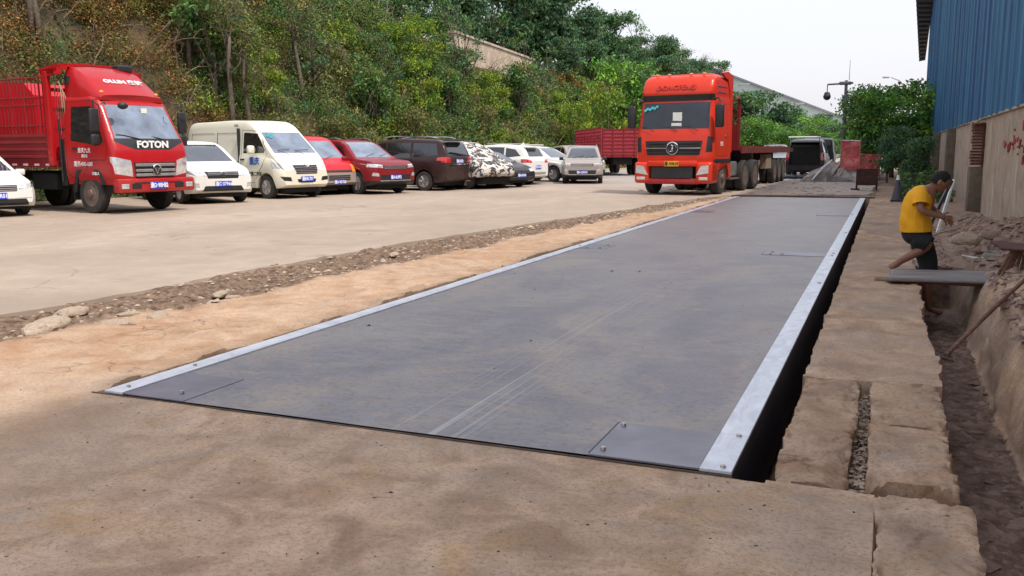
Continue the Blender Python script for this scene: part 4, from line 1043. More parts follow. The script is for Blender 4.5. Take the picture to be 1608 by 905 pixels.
make_car(S, 'white_hatchback', 'pale white car with sloping bonnet and big alloy wheel left of the silver crossover', 'car', (872, 287), (1.38, -.80), -14)
S = sedan(M['grey'], L=4.5); make_car(S, 'grey_sedan', 'grey car mostly hidden behind the pale white car and silver crossover', 'car', (888, 281), (1.9, -.7), -40)
S = suv(M['silver'], M['gmid'], L=4.5, H=1.72); S['mirrors'] = (.88, 1.12, M['blk']); S['extra'] = suv_front('渝A·Q9K35', S)
make_car(S, 'silver_suv', 'champagne silver crossover standing nose-on to the camera in front of the red stake truck', 'car', (944, 290), (1.38, .80), -73, scale=.93)
S = suv(M['silver'], L=4.4, H=1.66); make_car(S, 'champagne_car', 'champagne coloured car showing only its window behind the silver crossover', 'car', (905, 282), (1.9, -.7), -50)
WH_ = WH

# ---------------------------------------------------------------- cab-over trucks
def cab_shell(rows, back, nside=10, rc=.16):
    """rows: (z, x_front, half_width); outline is a rounded rectangle"""
    bm = bmesh.new(); rings = []
    for z, xf, hw in rows:
        pts = []
        n = 8
        for i in range(n+1): pts.append((xf-.05*(abs(-1+2*i/n)**2), (hw-rc)*(-1+2*i/n)))
        cx = xf-.05-rc
        left = [(cx+rc*math.cos(a), hw-rc+rc*math.sin(a)) for a in (R(22), R(45), R(68), R(90))]
        sidep = [(cx+(back-cx)*t, hw) for t in (.2, .4, .6, .8, 1.0)]
        right = [(x, -y) for x, y in left][::-1]; rs = [(x, -y) for x, y in sidep][::-1]
        ring = rs+right+pts+left+sidep
        rings.append([bm.verts.new((x, y, z)) for x, y in ring])
    n = len(rings[0])
    for a, b in zip(rings, rings[1:]):
        for i in range(n): bm.faces.new((a[i], a[(i+1) % n], b[(i+1) % n], b[i]))
    bm.faces.new(rings[0][::-1]); bm.faces.new(rings[-1]); return bm
def dense(rows, step=.06):
    zs = [r_[0] for r_ in rows]; out = []; z = zs[0]
    while z < zs[-1]-1e-6: out.append(z); z += step
    out.append(zs[-1])
    return [(z, float(np.interp(z, zs, [r_[1] for r_ in rows])), float(np.interp(z, zs, [r_[2] for r_ in rows]))) for z in out]

# light truck on the left: origin at the ground below the front bumper
def light_truck():
    root = empty('red_light_truck', label='red light truck with roof fairing and stake bed parked by the hill', cat='truck', group='parked vehicles along the foot of the hill')
    rows = [(.58, -.05, .93), (.75, -.02, .965), (.95, 0.0, .98), (1.12, -.01, .985), (1.26, -.03, .985), (1.40, -.08, .975), (1.50, -.13, .97), (2.16, -.52, .90), (2.26, -.60, .885), (2.34, -.74, .85), (2.38, -.95, .80)]
    bm = cab_shell(dense(rows), -1.72, rc=.15)
    RD = M['red']
    dr = [(-1.66, .80), (-1.28, .64), (-.86, 1.08), (-.36, 1.08), (-.30, 1.38), (-.62, 2.14), (-.80, 2.24), (-1.66, 2.24)]
    regs = [('windscreen', 'front', [(-.84, 1.50), (.84, 1.50), (.76, 2.17), (-.76, 2.17)], M['glight'], dict(thr=.28)),
        ('black_panel', 'front', [(-.90, 1.44), (-.45, 1.27), (.45, 1.27), (.90, 1.44), (.86, 1.50), (-.86, 1.50)], M['blk'], dict(thr=.28)),
        ('side_window', 'side', [(-1.50, 1.46), (-.60, 1.36), (-.40, 1.42), (-.68, 2.05), (-.86, 2.14), (-1.50, 2.14)], M['gdark'], dict(thr=.5)),
        ('headlight', 'front', [(.56, .74), (.94, .80), (1.0, 1.14), (.60, 1.06)], M['lamp'], dict(mirror=True, thr=.05)),
        ('grille', 'front', [(-.50, .72), (.50, .72), (.55, 1.02), (-.55, 1.02)], M['blk'], dict(thr=.3))]+door(dr, RD)
    split_shell(bm, root, RD, regs, 'cab')
    for z in (.77, .86, .97): MB().box(-.03, .025, -.51, .51, z-.028, z+.028, bev=.01).build('grille_bar', M['alloy'], root)
    ring_emblem(root, .045, .87, .105, kind='tri'); MB().cyl((.0, 0, .87), (.03, 0, .87), .10, n=20).build('emblem_disc', M['blk'], root)
    text('lettering', 'FOTON', .19, M['wtext'], root, (-.045, 0, 1.375), FRONT, bold=.008, wx=1.25)
    text('lettering', '奥铃', .07, M['chrome'], root, (.022, .80, 1.10), FRONT)
    b = MB().box(-.16, .06, -1.0, 1.0, .42, .70, bev=.045).build('bumper', RD, root, smooth=40)
    MB().box(.045, .066, -.62, .62, .60, .625).build('bumper_groove', M['blk'], b)
    for s in (-1, 1):
        MB().box(.05, .072, s*.56-.12, s*.56+.12, .50, .61, bev=.01).build('air_inlet', M['blk'], b)
        MB().box(.05, .075, s*.84-.10, s*.84+.08, .50, .60, bev=.012).build('fog_lamp', M['lamp'], b, smooth=40)
    plate(root, .075, .555, '渝D·90H82')
    MB().box(-1.7, -.15, -.85, .85, .40, .62).build('underbody', M['under'], root)
    # roof fairing
    bm = bmesh.new(); rings = []
    for x, zt, hw in ((-.62, 2.36, .80), (-.75, 2.45, .82), (-1.05, 2.66, .85), (-1.35, 2.84, .86), (-1.62, 2.95, .84), (-1.80, 2.97, .82)):
        zb = 2.26
        P = [(hw, zb), (hw*.99, zb+(zt-zb)*.5), (hw*.93, zt-.08*(zt-zb)*2), (hw*.84, zt), (hw*.4, zt+.02), (0, zt+.025)]
        ring = [(x+.05*(1 if y < hw*.5 else 0), y, z) for y, z in P]; ring += [(x_, -y, z) for x_, y, z in ring[::-1][1:]]
        rings.append([bm.verts.new(p) for p in ring])
    for a, b2_ in zip(rings, rings[1:]):
        for i in range(len(a)-1): bm.faces.new((a[i], a[i+1], b2_[i+1], b2_[i]))
    bm.faces.new(rings[-1]); bm.faces.new(rings[0][::-1])
    for a, b2_ in zip(rings, rings[1:]): bm.faces.new((a[0], b2_[0], b2_[-1], a[-1]))
    bmesh.ops.recalc_face_normals(bm, faces=bm.faces)
    me = bpy.data.meshes.new('roof_fairing'); bm.to_mesh(me); bm.free(); me.shade_smooth(); me.set_sharp_from_angle(angle=R(32)); fr = link('roof_fairing', me, RD, root)
    tilt = math.atan2(2.84-2.45, .6)
    text('lettering', 'OLLIN 奥铃', .17, M['wtext'], fr, (-.96, .05, 2.655), (math.pi/2-(math.pi/2-tilt)*1.0, 0, math.pi/2), bold=.006, wx=1.15, extrude=.012)
    for s in (-1, 1):
        MB().ball((-.72, s*.70, 2.42), .05, 1, 1, .8).build('marker_lamp', M['lampo'], fr, smooth=60)
        MB().tube([(-.35, s*.90, 2.16), (-.18, s*1.04, 2.2), (-.20, s*1.12, 2.15)], .014).build('mirror_arm', M['blk'], root)
        MB().tube([(-.55, s*.95, 2.26), (-.42, s*1.14, 2.24), (-.42, s*1.14, 1.35)], .015).build('mirror_arm', M['blk'], root)
        MB().box(-.46, -.38, s*1.14-.11, s*1.14+.11, 1.62, 2.08, bev=.03).box(-.46, -.38, s*1.14-.10, s*1.14+.10, 1.36, 1.58, bev=.03).build('wing_mirror', M['blk'], root, smooth=50)
        MB().box(-1.44, -1.26, s*.985, s*1.0, 1.28, 1.33, bev=.005).build('door_handle', M['blk'], root)
    MB().ball((-.15, -.62, 2.14), .10, 1, 1.2, .75).build('wide_mirror', M['blk'], root, smooth=60)
    for y in (-.35, .25): wiper(root, [(-.10, y+.1, 1.48), (-.18, y-.25, 1.56), (-.20, y-.45, 1.58)])
    MB().box(-.445, -.43, .05, .20, 2.02, 2.12).build('sticker', M['paper'], root)
    text('lettering', '重庆九龙', .11, M['wtext'], root, (-1.04, -.992, 1.26), RIGHTSIDE); text('lettering', '服务400-600', .12, M['wtext'], root, (-1.10, -.992, .99), RIGHTSIDE)
    text('lettering', '总质量', .07, M['wtext'], root, (-1.04, -.992, 1.15), RIGHTSIDE); text('lettering', '核载2人', .07, M['wtext'], root, (-.70, -.992, .80), RIGHTSIDE)
    # wheels
    for s in (-1, 1):
        wheel(root, -.98, s*.84, .40, .22, 'front', s, steer=0)
        wheel(root, -4.55, s*.86, .40, .22, 'dual', s); wheel(root, -4.55, s*.60, .40, .20, 'dual', s)
        MB().prism([(-1.50, .42), (-1.42, .82), (-1.2, 1.0), (-.8, 1.0), (-.52, .8), (-.46, .58), (-.56, .58), (-.62, .76), (-.84, .90), (-1.16, .90), (-1.33, .76), (-1.42, .42)], 'Y', s*.70, s*.975).build('mudguard', M['blk'], root)
        MB().box(-1.56, -1.52, s*.66, s*.95, .26, .60).build('mud_flap', M['blk'], root)
    MB().box(-6.0, -1.5, -.42, -.34, .62, .82).box(-6.0, -1.5, .34, .42, .62, .82).box(-3.2, -2.3, -.85, -.50, .45, .80, bev=.04).cyl((-3.1, .7, .6), (-2.2, .7, .6), .22).build('chassis', M['under'], root)
    # cargo bed
    bed = MB().box(-6.2, -2.02, -1.05, 1.05, .92, 1.04).build('cargo_bed', M['red_dull'], root)
    for s in (-1, 1):
        mb = MB(); mb.box(-6.2, -2.06, s*1.04-.015, s*1.04+.015, 1.04, 1.62)
        for z in (1.14, 1.29, 1.44, 1.57): mb.box(-6.2, -2.06, s*1.065-.02, s*1.065+.02, z-.03, z+.03, bev=.012)
        mb.build('side_board', M['red_dull'], root)
        mb = MB()
        for z in (1.78, 2.2, 2.35, 2.75): mb.tube([(-6.2, s*1.03, z), (-2.08, s*1.03, z)], .018, 5)
        x = -6.18; k = 0
        while x < -2.1: mb.tube([(x, s*1.03, 1.62), (x, s*1.03, 2.77+(.05 if k % 4 == 0 else 0))], .022 if k % 4 == 0 else .011, 5); x += .135; k += 1
        mb.build('stake_cage', M['red_dull'], root)
        mb = MB(); x = -6.1
        while x < -2.2: mb.box(x, x+.18, s*1.06, s*1.064, .955, 1.0); x += .42
        mb.build('reflective_tape', M['reflector'], root)
    MB().box(-2.12, -2.05, s*0-.45, .45, 1.0, 2.0).build('headboard_panel', M['red_dull'], root)
    # tall headboard arch behind the cab, with air hoses
    mb = MB()
    for s in (-1, 1): mb.box(-2.14, -1.98, s*1.06-.05, s*1.06+.05, .95, 2.86, bev=.02)
    n = 14
    for i in range(n):
        a0, a1 = -1+2*i/n, -1+2*(i+1)/n
        y0, y1 = 1.10*a0, 1.10*a1; z0, z1 = 2.84+.20*(1-a0**4), 2.84+.20*(1-a1**4)
        mb.box((-2.22), -1.70+.0, min(y0, y1), max(y0, y1)+.004, min(z0, z1)-.04, max(z0, z1))
    for z in (1.3, 1.7, 2.1, 2.5): mb.box(-2.12, -2.02, -1.03, 1.03, z-.035, z+.035)
    mb.build('headboard', M['red'], root)
    mb = MB()
    for s in (-1, 1): mb.prism([(-2.2, 2.70), (-1.75, 2.80), (-1.65, 2.92), (-2.2, 2.88)], 'Y', s*1.06, s*1.10)
    mb.build('headboard', M['red'], root)
    for k in range(4):
        y = -.95+.05*k; h_ = 2.62-.11*k
        MB().tube([(-1.96, y, 2.0-.2*k), (-1.96, y, h_-.15), (-1.90, y, h_), (-1.80, y, h_+.04), (-1.73, y-.01, h_-.05), (-1.73, y, h_-.5)], .013, 6).build('air_hose', M['hose'], root, smooth=60)
    MB().tube([(-1.86, -.98, 1.9), (-1.86, -.98, .62)], .022, 6).build('intake_pipe', M['blk'], root)
    MB().box(-1.95, -1.76, -.95, -.60, .55, 1.5).build('rear_box', M['under'], root)
    MB().box(-1.74, -1.60, -.86, -.72, 2.6, 2.78, bev=.02).build('work_lamp', M['blk'], root); MB().box(-1.9, -1.5, .35, .75, 2.92, 3.06, bev=.03).build('rolled_tarpaulin', M['blk'], root)
    return root
lt = light_truck()
p = G(152, 329); hd = R(-7); a = Vector((-.98, -.86, 0))*1.06; a.rotate(Matrix.Rotation(hd, 3, 'Z')); lt.location = (p.x-a.x, p.y-a.y, .014); lt.rotation_euler = (0, 0, hd); lt.scale = (1.06, 1.06, 1.14)
# red steel box standing in the bed
rb = empty('red_steel_box', label='tall red steel box with a sloped top standing inside the stake truck bed', cat='box')
o = MB().prism([(-5.9, 1.12), (-3.35, 1.12), (-3.35, 2.45), (-3.7, 2.72), (-5.9, 2.82)], 'Y', -.55, .55).build('shell', M['brightred'], rb)
for x in (-4.2, -5.0): MB().box(x-.03, x+.03, -.575, -.555, 1.15, 2.6).build('rib', M['brightred'], rb)
rb.location = lt.location+Vector((0, 0, 0)); rb.rotation_euler = lt.rotation_euler; rb.scale = lt.scale

# heavy tractor with flatbed trailer
def heavy_truck():
    root = empty('red_tractor_truck', label='big orange-red tractor truck facing the camera at the far end of the weighbridge', cat='truck')
    RD = M['redorange']
    rows = [(.98, -.02, 1.20), (1.15, 0.0, 1.22), (1.55, -.02, 1.235), (1.85, -.06, 1.235), (1.98, -.09, 1.225), (2.80, -.26, 1.17), (2.88, -.28, 1.17), (3.02, -.22, 1.15), (3.10, -.20, 1.16), (3.30, -.26, 1.155), (3.48, -.36, 1.14), (3.60, -.48, 1.10), (3.65, -.62, 1.04)]
    bm = cab_shell(dense(rows, .055), -2.05, rc=.17)
    dr = [(-1.60, 1.20), (-.55, 1.20), (-.36, 1.55), (-.30, 2.0), (-.45, 2.78), (-1.60, 2.78)]
    regs = [('windscreen', 'front', [(-1.08, 2.02), (1.08, 2.02), (1.05, 2.82), (-1.05, 2.82)], M['gcab'], dict(thr=.35)),
        ('sun_visor', 'front', [(-1.2, 2.86), (1.2, 2.86), (1.16, 3.05), (-1.16, 3.05)], M['blk'], dict(thr=.05)),
        ('side_window', 'side', [(-1.30, 2.15), (-.52, 2.05), (-.42, 2.1), (-.52, 2.72), (-1.30, 2.72)], M['gdark'], dict(thr=.5)),
        ('grille', 'front', [(-.84, 1.22), (.84, 1.22), (.92, 1.66), (-.92, 1.66)], M['blk'], dict(thr=.4)),
        ('corner_vane', 'front', [(1.02, 1.30), (1.2, 1.32), (1.2, 1.76), (1.06, 1.80)], M['blk'], dict(mirror=True, thr=.05))]+door(dr, RD)
    split_shell(bm, root, RD, regs, 'cab')
    for z in (1.30, 1.39, 1.50, 1.59): MB().box(-.03, .01, -.82, .82, z-.022, z+.018, bev=.006).build('grille_bar', M['blk'], root)
    MB().box(-.02, .022, -.88, -.21, 1.425, 1.45).box(-.02, .022, .21, .88, 1.425, 1.45).build('grille_trim', M['chrome'], root)
    MB().cyl((-.01, 0, 1.43), (.025, 0, 1.43), .17, n=24).build('emblem_disc', M['blk'], root); ring_emblem(root, .04, 1.43, .185, kind='swirl')
    text('lettering', 'DONGFENG', .20, M['redorange'], root, (-.235, 0, 3.27), (math.pi/2-R(14), 0, math.pi/2), extrude=.012, bold=.006, wx=1.1)
    # bumper assembly
    b = MB().box(-.35, .08, -.80, .80, .88, 1.06, bev=.04).build('bumper', RD, root, smooth=40); MB().box(-.30, .04, -.84, .84, .34, .52, bev=.05).build('lower_bumper', M['red'], root, smooth=40)
    for s in (-1, 1):
        mb = MB(); ya, yb_ = sorted((s*.74, s*1.235)); mb.box(-.75, .06, ya, yb_, .36, 1.02, bev=.09); mb.build('bumper_corner', RD, b, smooth=50)
        MB().prism([(s*.78, .62), (s*1.16, .68), (s*1.16, .92), (s*.92, .90)], 'X', -.1, .075).build('headlight', M['lamp'], root, smooth=40)
        MB().box(.03, .075, s*1.0-.14, s*1.0+.14, .47, .56, bev=.012).build('fog_lamp', M['lamp'], root)
        MB().tube([(-.30, s*1.10, 2.90), (-.10, s*1.36, 2.92), (-.10, s*1.42, 2.80)], .028).build('mirror_arm', M['blk'], root)
        MB().box(-.20, -.06, s*1.40-.13, s*1.40+.13, 2.05, 2.74, bev=.05).build('wing_mirror', M['blk'], root, smooth=50)
        # fender, step, side skirt
        MB().prism([(-2.05, .50), (-2.05, 1.0), (-.1, 1.0), (-.1, .45), (-.62, .45), (-.72, .75), (-.95, 1.02), (-1.55, 1.02), (-1.80, .75), (-1.88, .50)], 'Y', s*1.04, s*1.235).build('fender', RD, root)
        MB().box(-2.05, -.3, s*1.21, s*1.245, .98, 1.10, bev=.01).build('fender_trim', M['blk'], root)
        MB().box(-1.5, -1.35, s*1.235, s*1.265, 1.78, 1.83, bev=.01).build('door_handle', M['chrome'], root)
        for z in (3.12, 3.30): MB().box(-1.6, -.7, s*1.145, s*1.165, z-.012, z+.012).build('side_stripe', M['chrome'], root)
        # air deflector fin behind the roof
        MB().prism([(-2.06, 1.3), (-2.30, 1.3), (-2.30, 3.70), (-1.7, 3.80), (-1.1, 3.72), (-1.4, 3.6), (-1.75, 3.55), (-2.0, 3.1)], 'Y', s*1.10, s*1.18).build('side_deflector', RD, root)
    for s in (-1, 1):
        for y, x in ((.75, -.58), (.35, -.56)): MB().ball((x, s*y, 3.68), .045, 1, 1.4, .8, 2).build('marker_lamp', M['lampo'], root)
    MB().box(-1.6, -.8, -.95, .95, 3.62, 3.70, bev=.04).build('roof_spoiler', RD, root)
    MB().box(.035, .05, -.66, .66, .53, .86).build('lower_grille', M['blk'], root); plate(root, .10, .965, '渝·A9618', 'platey', .46, .16, 'ktext')
    for y in (-.75, 0, .65): wiper(root, [(-.06, y+.1, 1.96), (-.10, y-.15, 2.08), (-.13, y-.45, 2.10)])
    MB().box(-.165, -.150, -.07, .22, 2.25, 2.52).build('paper', M['paper'], root); MB().box(-.13, -.118, -.10, .22, 2.06, 2.20).build('paper', M['paper'], root)
    for k in range(6): MB().cyl((-.215, -.98+.075*k, 2.60+.03*(k % 2)+.015*k), (-.205, -.98+.075*k, 2.60+.03*(k % 2)+.015*k), .045, n=10).build('sticker', M['cyan'], root)
    text('lettering', '东风', .16, M['wtext'], root, (-1.0, 1.24, 1.55), LEFTSIDE)
    MB().box(-7.0, -.2, -.45, -.35, .75, 1.0).box(-7.0, -.2, .35, .45, .75, 1.0).box(-2.0, -.15, -.9, .9, .45, .98).build('chassis', M['under'], root)
    for s in (-1, 1):
        wheel(root, -1.25, s*1.05, .52, .30, 'front', s)
        for x in (-4.05, -5.40):
            wheel(root, x, s*1.06, .52, .28, 'dual', s); wheel(root, x, s*.74, .52, .28, 'dual', s)
        MB().box(-3.35, -2.35, s*.62, s*1.10, .52, 1.0, bev=.06).build('fuel_tank', M['alloy'] if s > 0 else M['under'], root, smooth=40)
        MB().box(-2.3, -2.1, s*.7, s*1.1, .45, .9).box(-3.3, -2.2, s*1.05, s*1.2, .42, .47).build('step', M['steelrim'], root)
    return root
ht = heavy_truck()
p = G(1127, 309); hd = R(-96.5); a = Vector((-1.25, 1.05, 0)); a.rotate(Matrix.Rotation(hd, 3, 'Z')); ht.location = (p.x-a.x, p.y-a.y, .014); ht.rotation_euler = (0, 0, hd)
def flatbed():
    root = empty('flatbed_trailer', label='long dark red flatbed semi-trailer behind the tractor truck', cat='trailer')
    D = M['red_dull']
    MB().box(-11.6, 0, -1.22, 1.22, 1.36, 1.44).build('deck', D, root)
    for s in (-1, 1):
        MB().box(-11.6, 0, s*1.22-.02, s*1.22+.03, 1.26, 1.50).build('side_rail', D, root)
        mb = MB(); x = -12.4
        while x < 0: mb.box(x, x+.05, s*1.255, s*1.275, 1.28, 1.44); x += .35
        mb.build('lashing_hooks', M['steelrim'], root)
        MB().box(-11.6, -.6, s*.45-.07, s*.45+.07, .95, 1.36).build('main_beam', M['under'], root)
        for x in (-7.9, -9.15, -10.4):
            wheel(root, x, s*1.04, .50, .27, 'dual', s); wheel(root, x, s*.73, .50, .27, 'dual', s)
        MB().box(-3.9, -3.6, s*.75, s*.95, .35, 1.3).build('landing_leg', M['steelrim'], root)
        MB().box(-7.2, -6.0, s*.85, s*1.12, .62, 1.2, bev=.03).build('tool_box', M['hose'], root)
        # headboard posts
        MB().box(-.12, -.04, s*1.10-.05, s*1.10+.05, 1.44, 2.85).build('headboard_post', D, root)
        MB().tube([(-.08, s*1.10, 2.85), (.10, s*1.10, 3.05), (.0, s*1.10, 3.15)], .04).build('headboard_post', D, root)
    MB().box(-.10, -.05, -1.1, 1.1, 1.44, 2.2).build('headboard', D, root)
    for z in (2.30, 2.52, 2.74, 3.0): MB().box(-.10, -.04, -1.1, 1.1, z-.025, z+.025).build('headboard_bar', D, root)
    return root
fb = flatbed(); ax = Matrix.Rotation(hd, 3, 'Z')@Vector((-3.25, 0, 0)); fb.location = ht.location+ax; fb.rotation_euler = (0, 0, R(-92))

# red stake truck further back
def stake_truck():
    root = empty('red_stake_truck', label='dark red stake bed trailer standing far back, left of the tractor truck', cat='truck')
    D = M['red_dull']; Dm = simple('crimson_stake_paint', (.36, .03, .05), .55, 0, .25, 4)
    MB().box(-8.5, 0, -1.2, 1.2, 1.0, 1.15).build('deck', D, root)
    for s in (-1, 1):
        mb = MB(); mb.box(-8.5, 0, s*1.2-.015, s*1.2+.015, 1.15, 1.75)
        x = -8.5
        while x <= 0.01: mb.box(x-.04, x+.04, s*1.23-.03, s*1.23+.03, 1.1, 2.62); x += 1.06
        mb.build('side_board', Dm, root)
        mb = MB()
        for z in (1.9, 2.05, 2.2, 2.4, 2.6): mb.box(-8.5, 0, s*1.2-.02, s*1.2+.02, z-.025, z+.025)
        x = -8.4
        while x < 0: mb.box(x-.012, x+.012, s*1.2-.015, s*1.2+.015, 1.75, 2.6); x += .21
        mb.build('stake_rails', Dm, root)
        for x in (-1.5, -2.7, -6.6, -7.8): wheel(root, x, s*1.0, .48, .27, 'dual', s)
    MB().box(-8.52, -8.47, -1.2, 1.2, 1.15, 2.62).build('tailboard', Dm, root); MB().box(-.03, .02, -1.2, 1.2, 1.15, 2.5).build('front_board', Dm, root)
    for z in (1.3, 1.5, 1.7, 1.9, 2.1, 2.3, 2.5): MB().box(.018, .05, -1.2, 1.2, z-.03, z+.03).build('front_rail', D, root)
    for y in (-1.15, -.6, 0, .6, 1.15): MB().box(.02, .065, y-.03, y+.03, 1.1, 2.62).build('front_post', D, root)
    MB().box(-8.2, -.2, -.5, .5, .6, 1.0).build('chassis', M['under'], root)
    return root
stt = stake_truck(); hd2 = R(-62); p = G(1000, 284.5); stt.rotation_euler = (0, 0, hd2)
q = PX(893, 208, -16.5); stt.location = (-13.3, 47.5, .012)
# ---------------------------------------------------------------- vegetation
def leaf_mat():
    t = NT('foliage'); at = t.n('ShaderNodeAttribute', attribute_name='col')
    t.set(**{'Base Color': at.outputs[0], 'Roughness': .6, 'Specular IOR Level': .3})
    tr = t.n('ShaderNodeBsdfTranslucent'); t.l(t.mix(.5, at.outputs[0], (.12, .16, .02)), tr.inputs[0])
    mx = t.n('ShaderNodeMixShader'); mx.inputs[0].default_value = .22; t.l(t.b.outputs[0], mx.inputs[1]); t.l(tr.outputs[0], mx.inputs[2]); t.l(mx.outputs[0], t.o.inputs[0])
    return t.m
M['leaf'] = leaf_mat()
M['bark'] = simple('bark', (.12, .095, .07), .9, 0, .4, 7, bump=.5)
M['palebark'] = simple('pale_bark', (.27, .22, .17), .9, 0, .3, 7, bump=.5)
M['twig'] = simple('dry_twigs', (.24, .18, .13), .9, 0, .3, 4)
def leaves(c, size, col, rg, up=.35, aspect=.5):
    n = len(c)
    u = rg.normal(size=(n, 3)); u /= np.linalg.norm(u, axis=1)[:, None]
    nn = rg.normal(size=(n, 3)); nn[:, 2] += up*2; v = np.cross(nn, u); v /= np.linalg.norm(v, axis=1)[:, None]+1e-9
    s = (size*rg.uniform(.6, 1.35, n))[:, None]
    p = np.stack([c-u*s, c+v*s*aspect-u*s*.1, c+u*s, c-v*s*aspect-u*s*.1], 1)
    p[:, 2] += np.array([0, 0, -1])*s*.15
    q = np.arange(n*4, dtype=np.int32).reshape(n, 4)
    return p.reshape(-1, 3).astype(np.float32), q, np.repeat(col, 4, axis=0).astype(np.float32)
def shade_cols(base, n, rg, var=.28):
    base = np.array(base); k = rg.uniform(1-var, 1+var, (n, 1)); c = base*k
    c[:, 0] *= rg.uniform(.8, 1.25, n); c = c*1.75; g_ = c.mean(1, keepdims=True); return np.clip(g_+(c-g_)*1.18, .004, 1)
def cloud(lobes, nclump, per, csz, rg, cols, var=.28, shell=.45):
    """lobes -> sub-clumps spread through each lobe, mostly near its skin -> leaves round each clump"""
    P = []; C = []
    for (x, y, z, rx, ry, rz) in lobes:
        k = int(nclump*rx*rz)
        d = rg.normal(size=(k, 3)); d /= np.linalg.norm(d, axis=1)[:, None]
        d[:, 2] = np.where(d[:, 2] < -.5, -d[:, 2], d[:, 2])
        r = rg.uniform(shell, 1.0, k)[:, None]
        cc = np.array([x, y, z])+d*r*np.array([rx, ry, rz])
        cl = shade_cols(np.array(cols)[rg.integers(0, len(cols), k)], k, rg, var)
        pts = np.repeat(cc, per, 0)+rg.normal(size=(k*per, 3))*csz*np.array([1, 1, .6])
        P.append(pts); C.append(np.repeat(cl, per, 0)*rg.uniform(.75, 1.3, (k*per, 1)))
    return np.concatenate(P), np.concatenate(C)
def tree_mesh(seed, h, lobes, leaf=.11, nclump=26, per=26, csz=.28, cols=((.05, .10, .03),), trunk_r=.14, forks=5, var=.3, lean=0.0):
    rg = np.random.default_rng(seed); rd_ = random.Random(seed)
    P, C = cloud(lobes, nclump, per, csz, rg, cols, var)
    v, q, c = leaves(P, leaf, C, rg)
    crown = quads('crown', v, q, c); crown.materials.append(M['leaf'])
    mb = MB(); zt = min(l[2] for l in lobes)
    pts = [(0, 0, -.3), (lean*.3+rd_.uniform(-.06, .06), .04, zt*.4), (lean*.7, rd_.uniform(-.1, .1), zt*.85), (lean, 0, zt+.5)]
    mb.tube(pts, [trunk_r*1.25, trunk_r, trunk_r*.8, trunk_r*.5], 8)
    for l in lobes:
        s = Vector((lean*.8, 0, zt*rd_.uniform(.6, .95))); e_ = Vector(l[:3])+Vector((0, 0, l[5]*.3)); m_ = s.lerp(e_, .5)+Vector((rd_.uniform(-.2, .2), rd_.uniform(-.2, .2), -.1))
        mb.tube([s, m_, e_], [trunk_r*.5, trunk_r*.32, trunk_r*.12], 5)
        for k in range(forks):
            a = m_.lerp(e_, rd_.uniform(.1, .9)); b = Vector(l[:3])+Vector((rd_.uniform(-1, 1)*l[3], rd_.uniform(-1, 1)*l[4], rd_.uniform(-.3, 1)*l[5]))*.9
            mb.tube([a, a.lerp(b, .5)+Vector((0, 0, .08)), b], [trunk_r*.2, trunk_r*.12, trunk_r*.04], 4)
    me = bpy.data.meshes.new('trunk'); bmesh.ops.recalc_face_normals(mb.bm, faces=mb.bm.faces); mb.bm.to_mesh(me); mb.bm.free(); me.shade_smooth(); me.materials.append(M['bark'])
    return me, crown
def place_tree(name, meshes, loc, rz, s, label, cat='tree', group=None):
    root = empty(name, loc, rz, label=label, cat=cat, group=group); root.scale = (s if not isinstance(s, tuple) else s[0], s if not isinstance(s, tuple) else s[1], s if not isinstance(s, tuple) else s[2])
    link('trunk', meshes[0], None, root); link('crown', meshes[1], None, root); return root
DG = [(.04, .08, .045), (.05, .095, .05), (.065, .115, .05), (.045, .085, .055)]  # dark leaf greens, lightened and blued to carry distance haze
MG = [(.05, .10, .035), (.07, .125, .035), (.045, .085, .04)]
YG = [(.105, .155, .028), (.13, .175, .03), (.085, .135, .03)]
OL = [(.075, .085, .03), (.095, .10, .035), (.06, .075, .035), (.11, .10, .04)]
BR = [(.14, .075, .03), (.10, .055, .03), (.17, .10, .04)]
BRT = [(.085, .19, .035), (.065, .155, .035), (.12, .23, .04)]
def lob(n, rx, rz, z0, sd, r0=.9, r1=1.5):
    rd_ = random.Random(sd); L_ = []
    for i in range(n):
        a = rd_.uniform(0, 6.28); d = rd_.uniform(.1, 1)*rx; r = rd_.uniform(r0, r1)
        L_.append((math.cos(a)*d, math.sin(a)*d, z0+rd_.uniform(0, rz), r, r, r*rd_.uniform(.6, .9)))
    return L_
T_dark = tree_mesh(1, 7, lob(9, 1.7, 3.6, 2.6, 1), leaf=.15, nclump=26, per=22, csz=.26, cols=DG, trunk_r=.16)
T_dark2 = tree_mesh(2, 7, lob(10, 2.0, 3.0, 2.3, 5), leaf=.15, nclump=24, per=22, csz=.28, cols=DG+MG[:1], trunk_r=.18)
T_mid = tree_mesh(3, 7, lob(9, 1.8, 3.2, 2.0, 9), leaf=.14, nclump=20, per=20, csz=.28, cols=MG+OL[:1], trunk_r=.14)
T_loose = tree_mesh(4, 7, lob(10, 2.0, 4.0, 2.4, 12, .5, 1.0), leaf=.11, nclump=20, per=13, csz=.25, cols=MG+DG[2:], trunk_r=.12, forks=7)
T_bright = tree_mesh(5, 5, lob(9, 1.5, 3.2, 1.4, 15), leaf=.11, nclump=26, per=24, csz=.25, cols=BRT+MG, trunk_r=.11)
T_yg = tree_mesh(6, 5, lob(9, 1.4, 3.2, .9, 21, .6, 1.0), leaf=.10, nclump=30, per=24, csz=.22, cols=YG, trunk_r=.07)
T_bare = tree_mesh(7, 6, lob(7, 1.5, 2.6, 3.0, 24, .6, 1.0), leaf=.07, nclump=12, per=7, csz=.25, cols=OL+BR[:1], trunk_r=.08, forks=16)
T_olive = tree_mesh(8, 5, lob(9, 1.6, 3.0, 1.2, 28, .6, 1.1), leaf=.09, nclump=26, per=22, csz=.24, cols=OL, trunk_r=.08, forks=7)
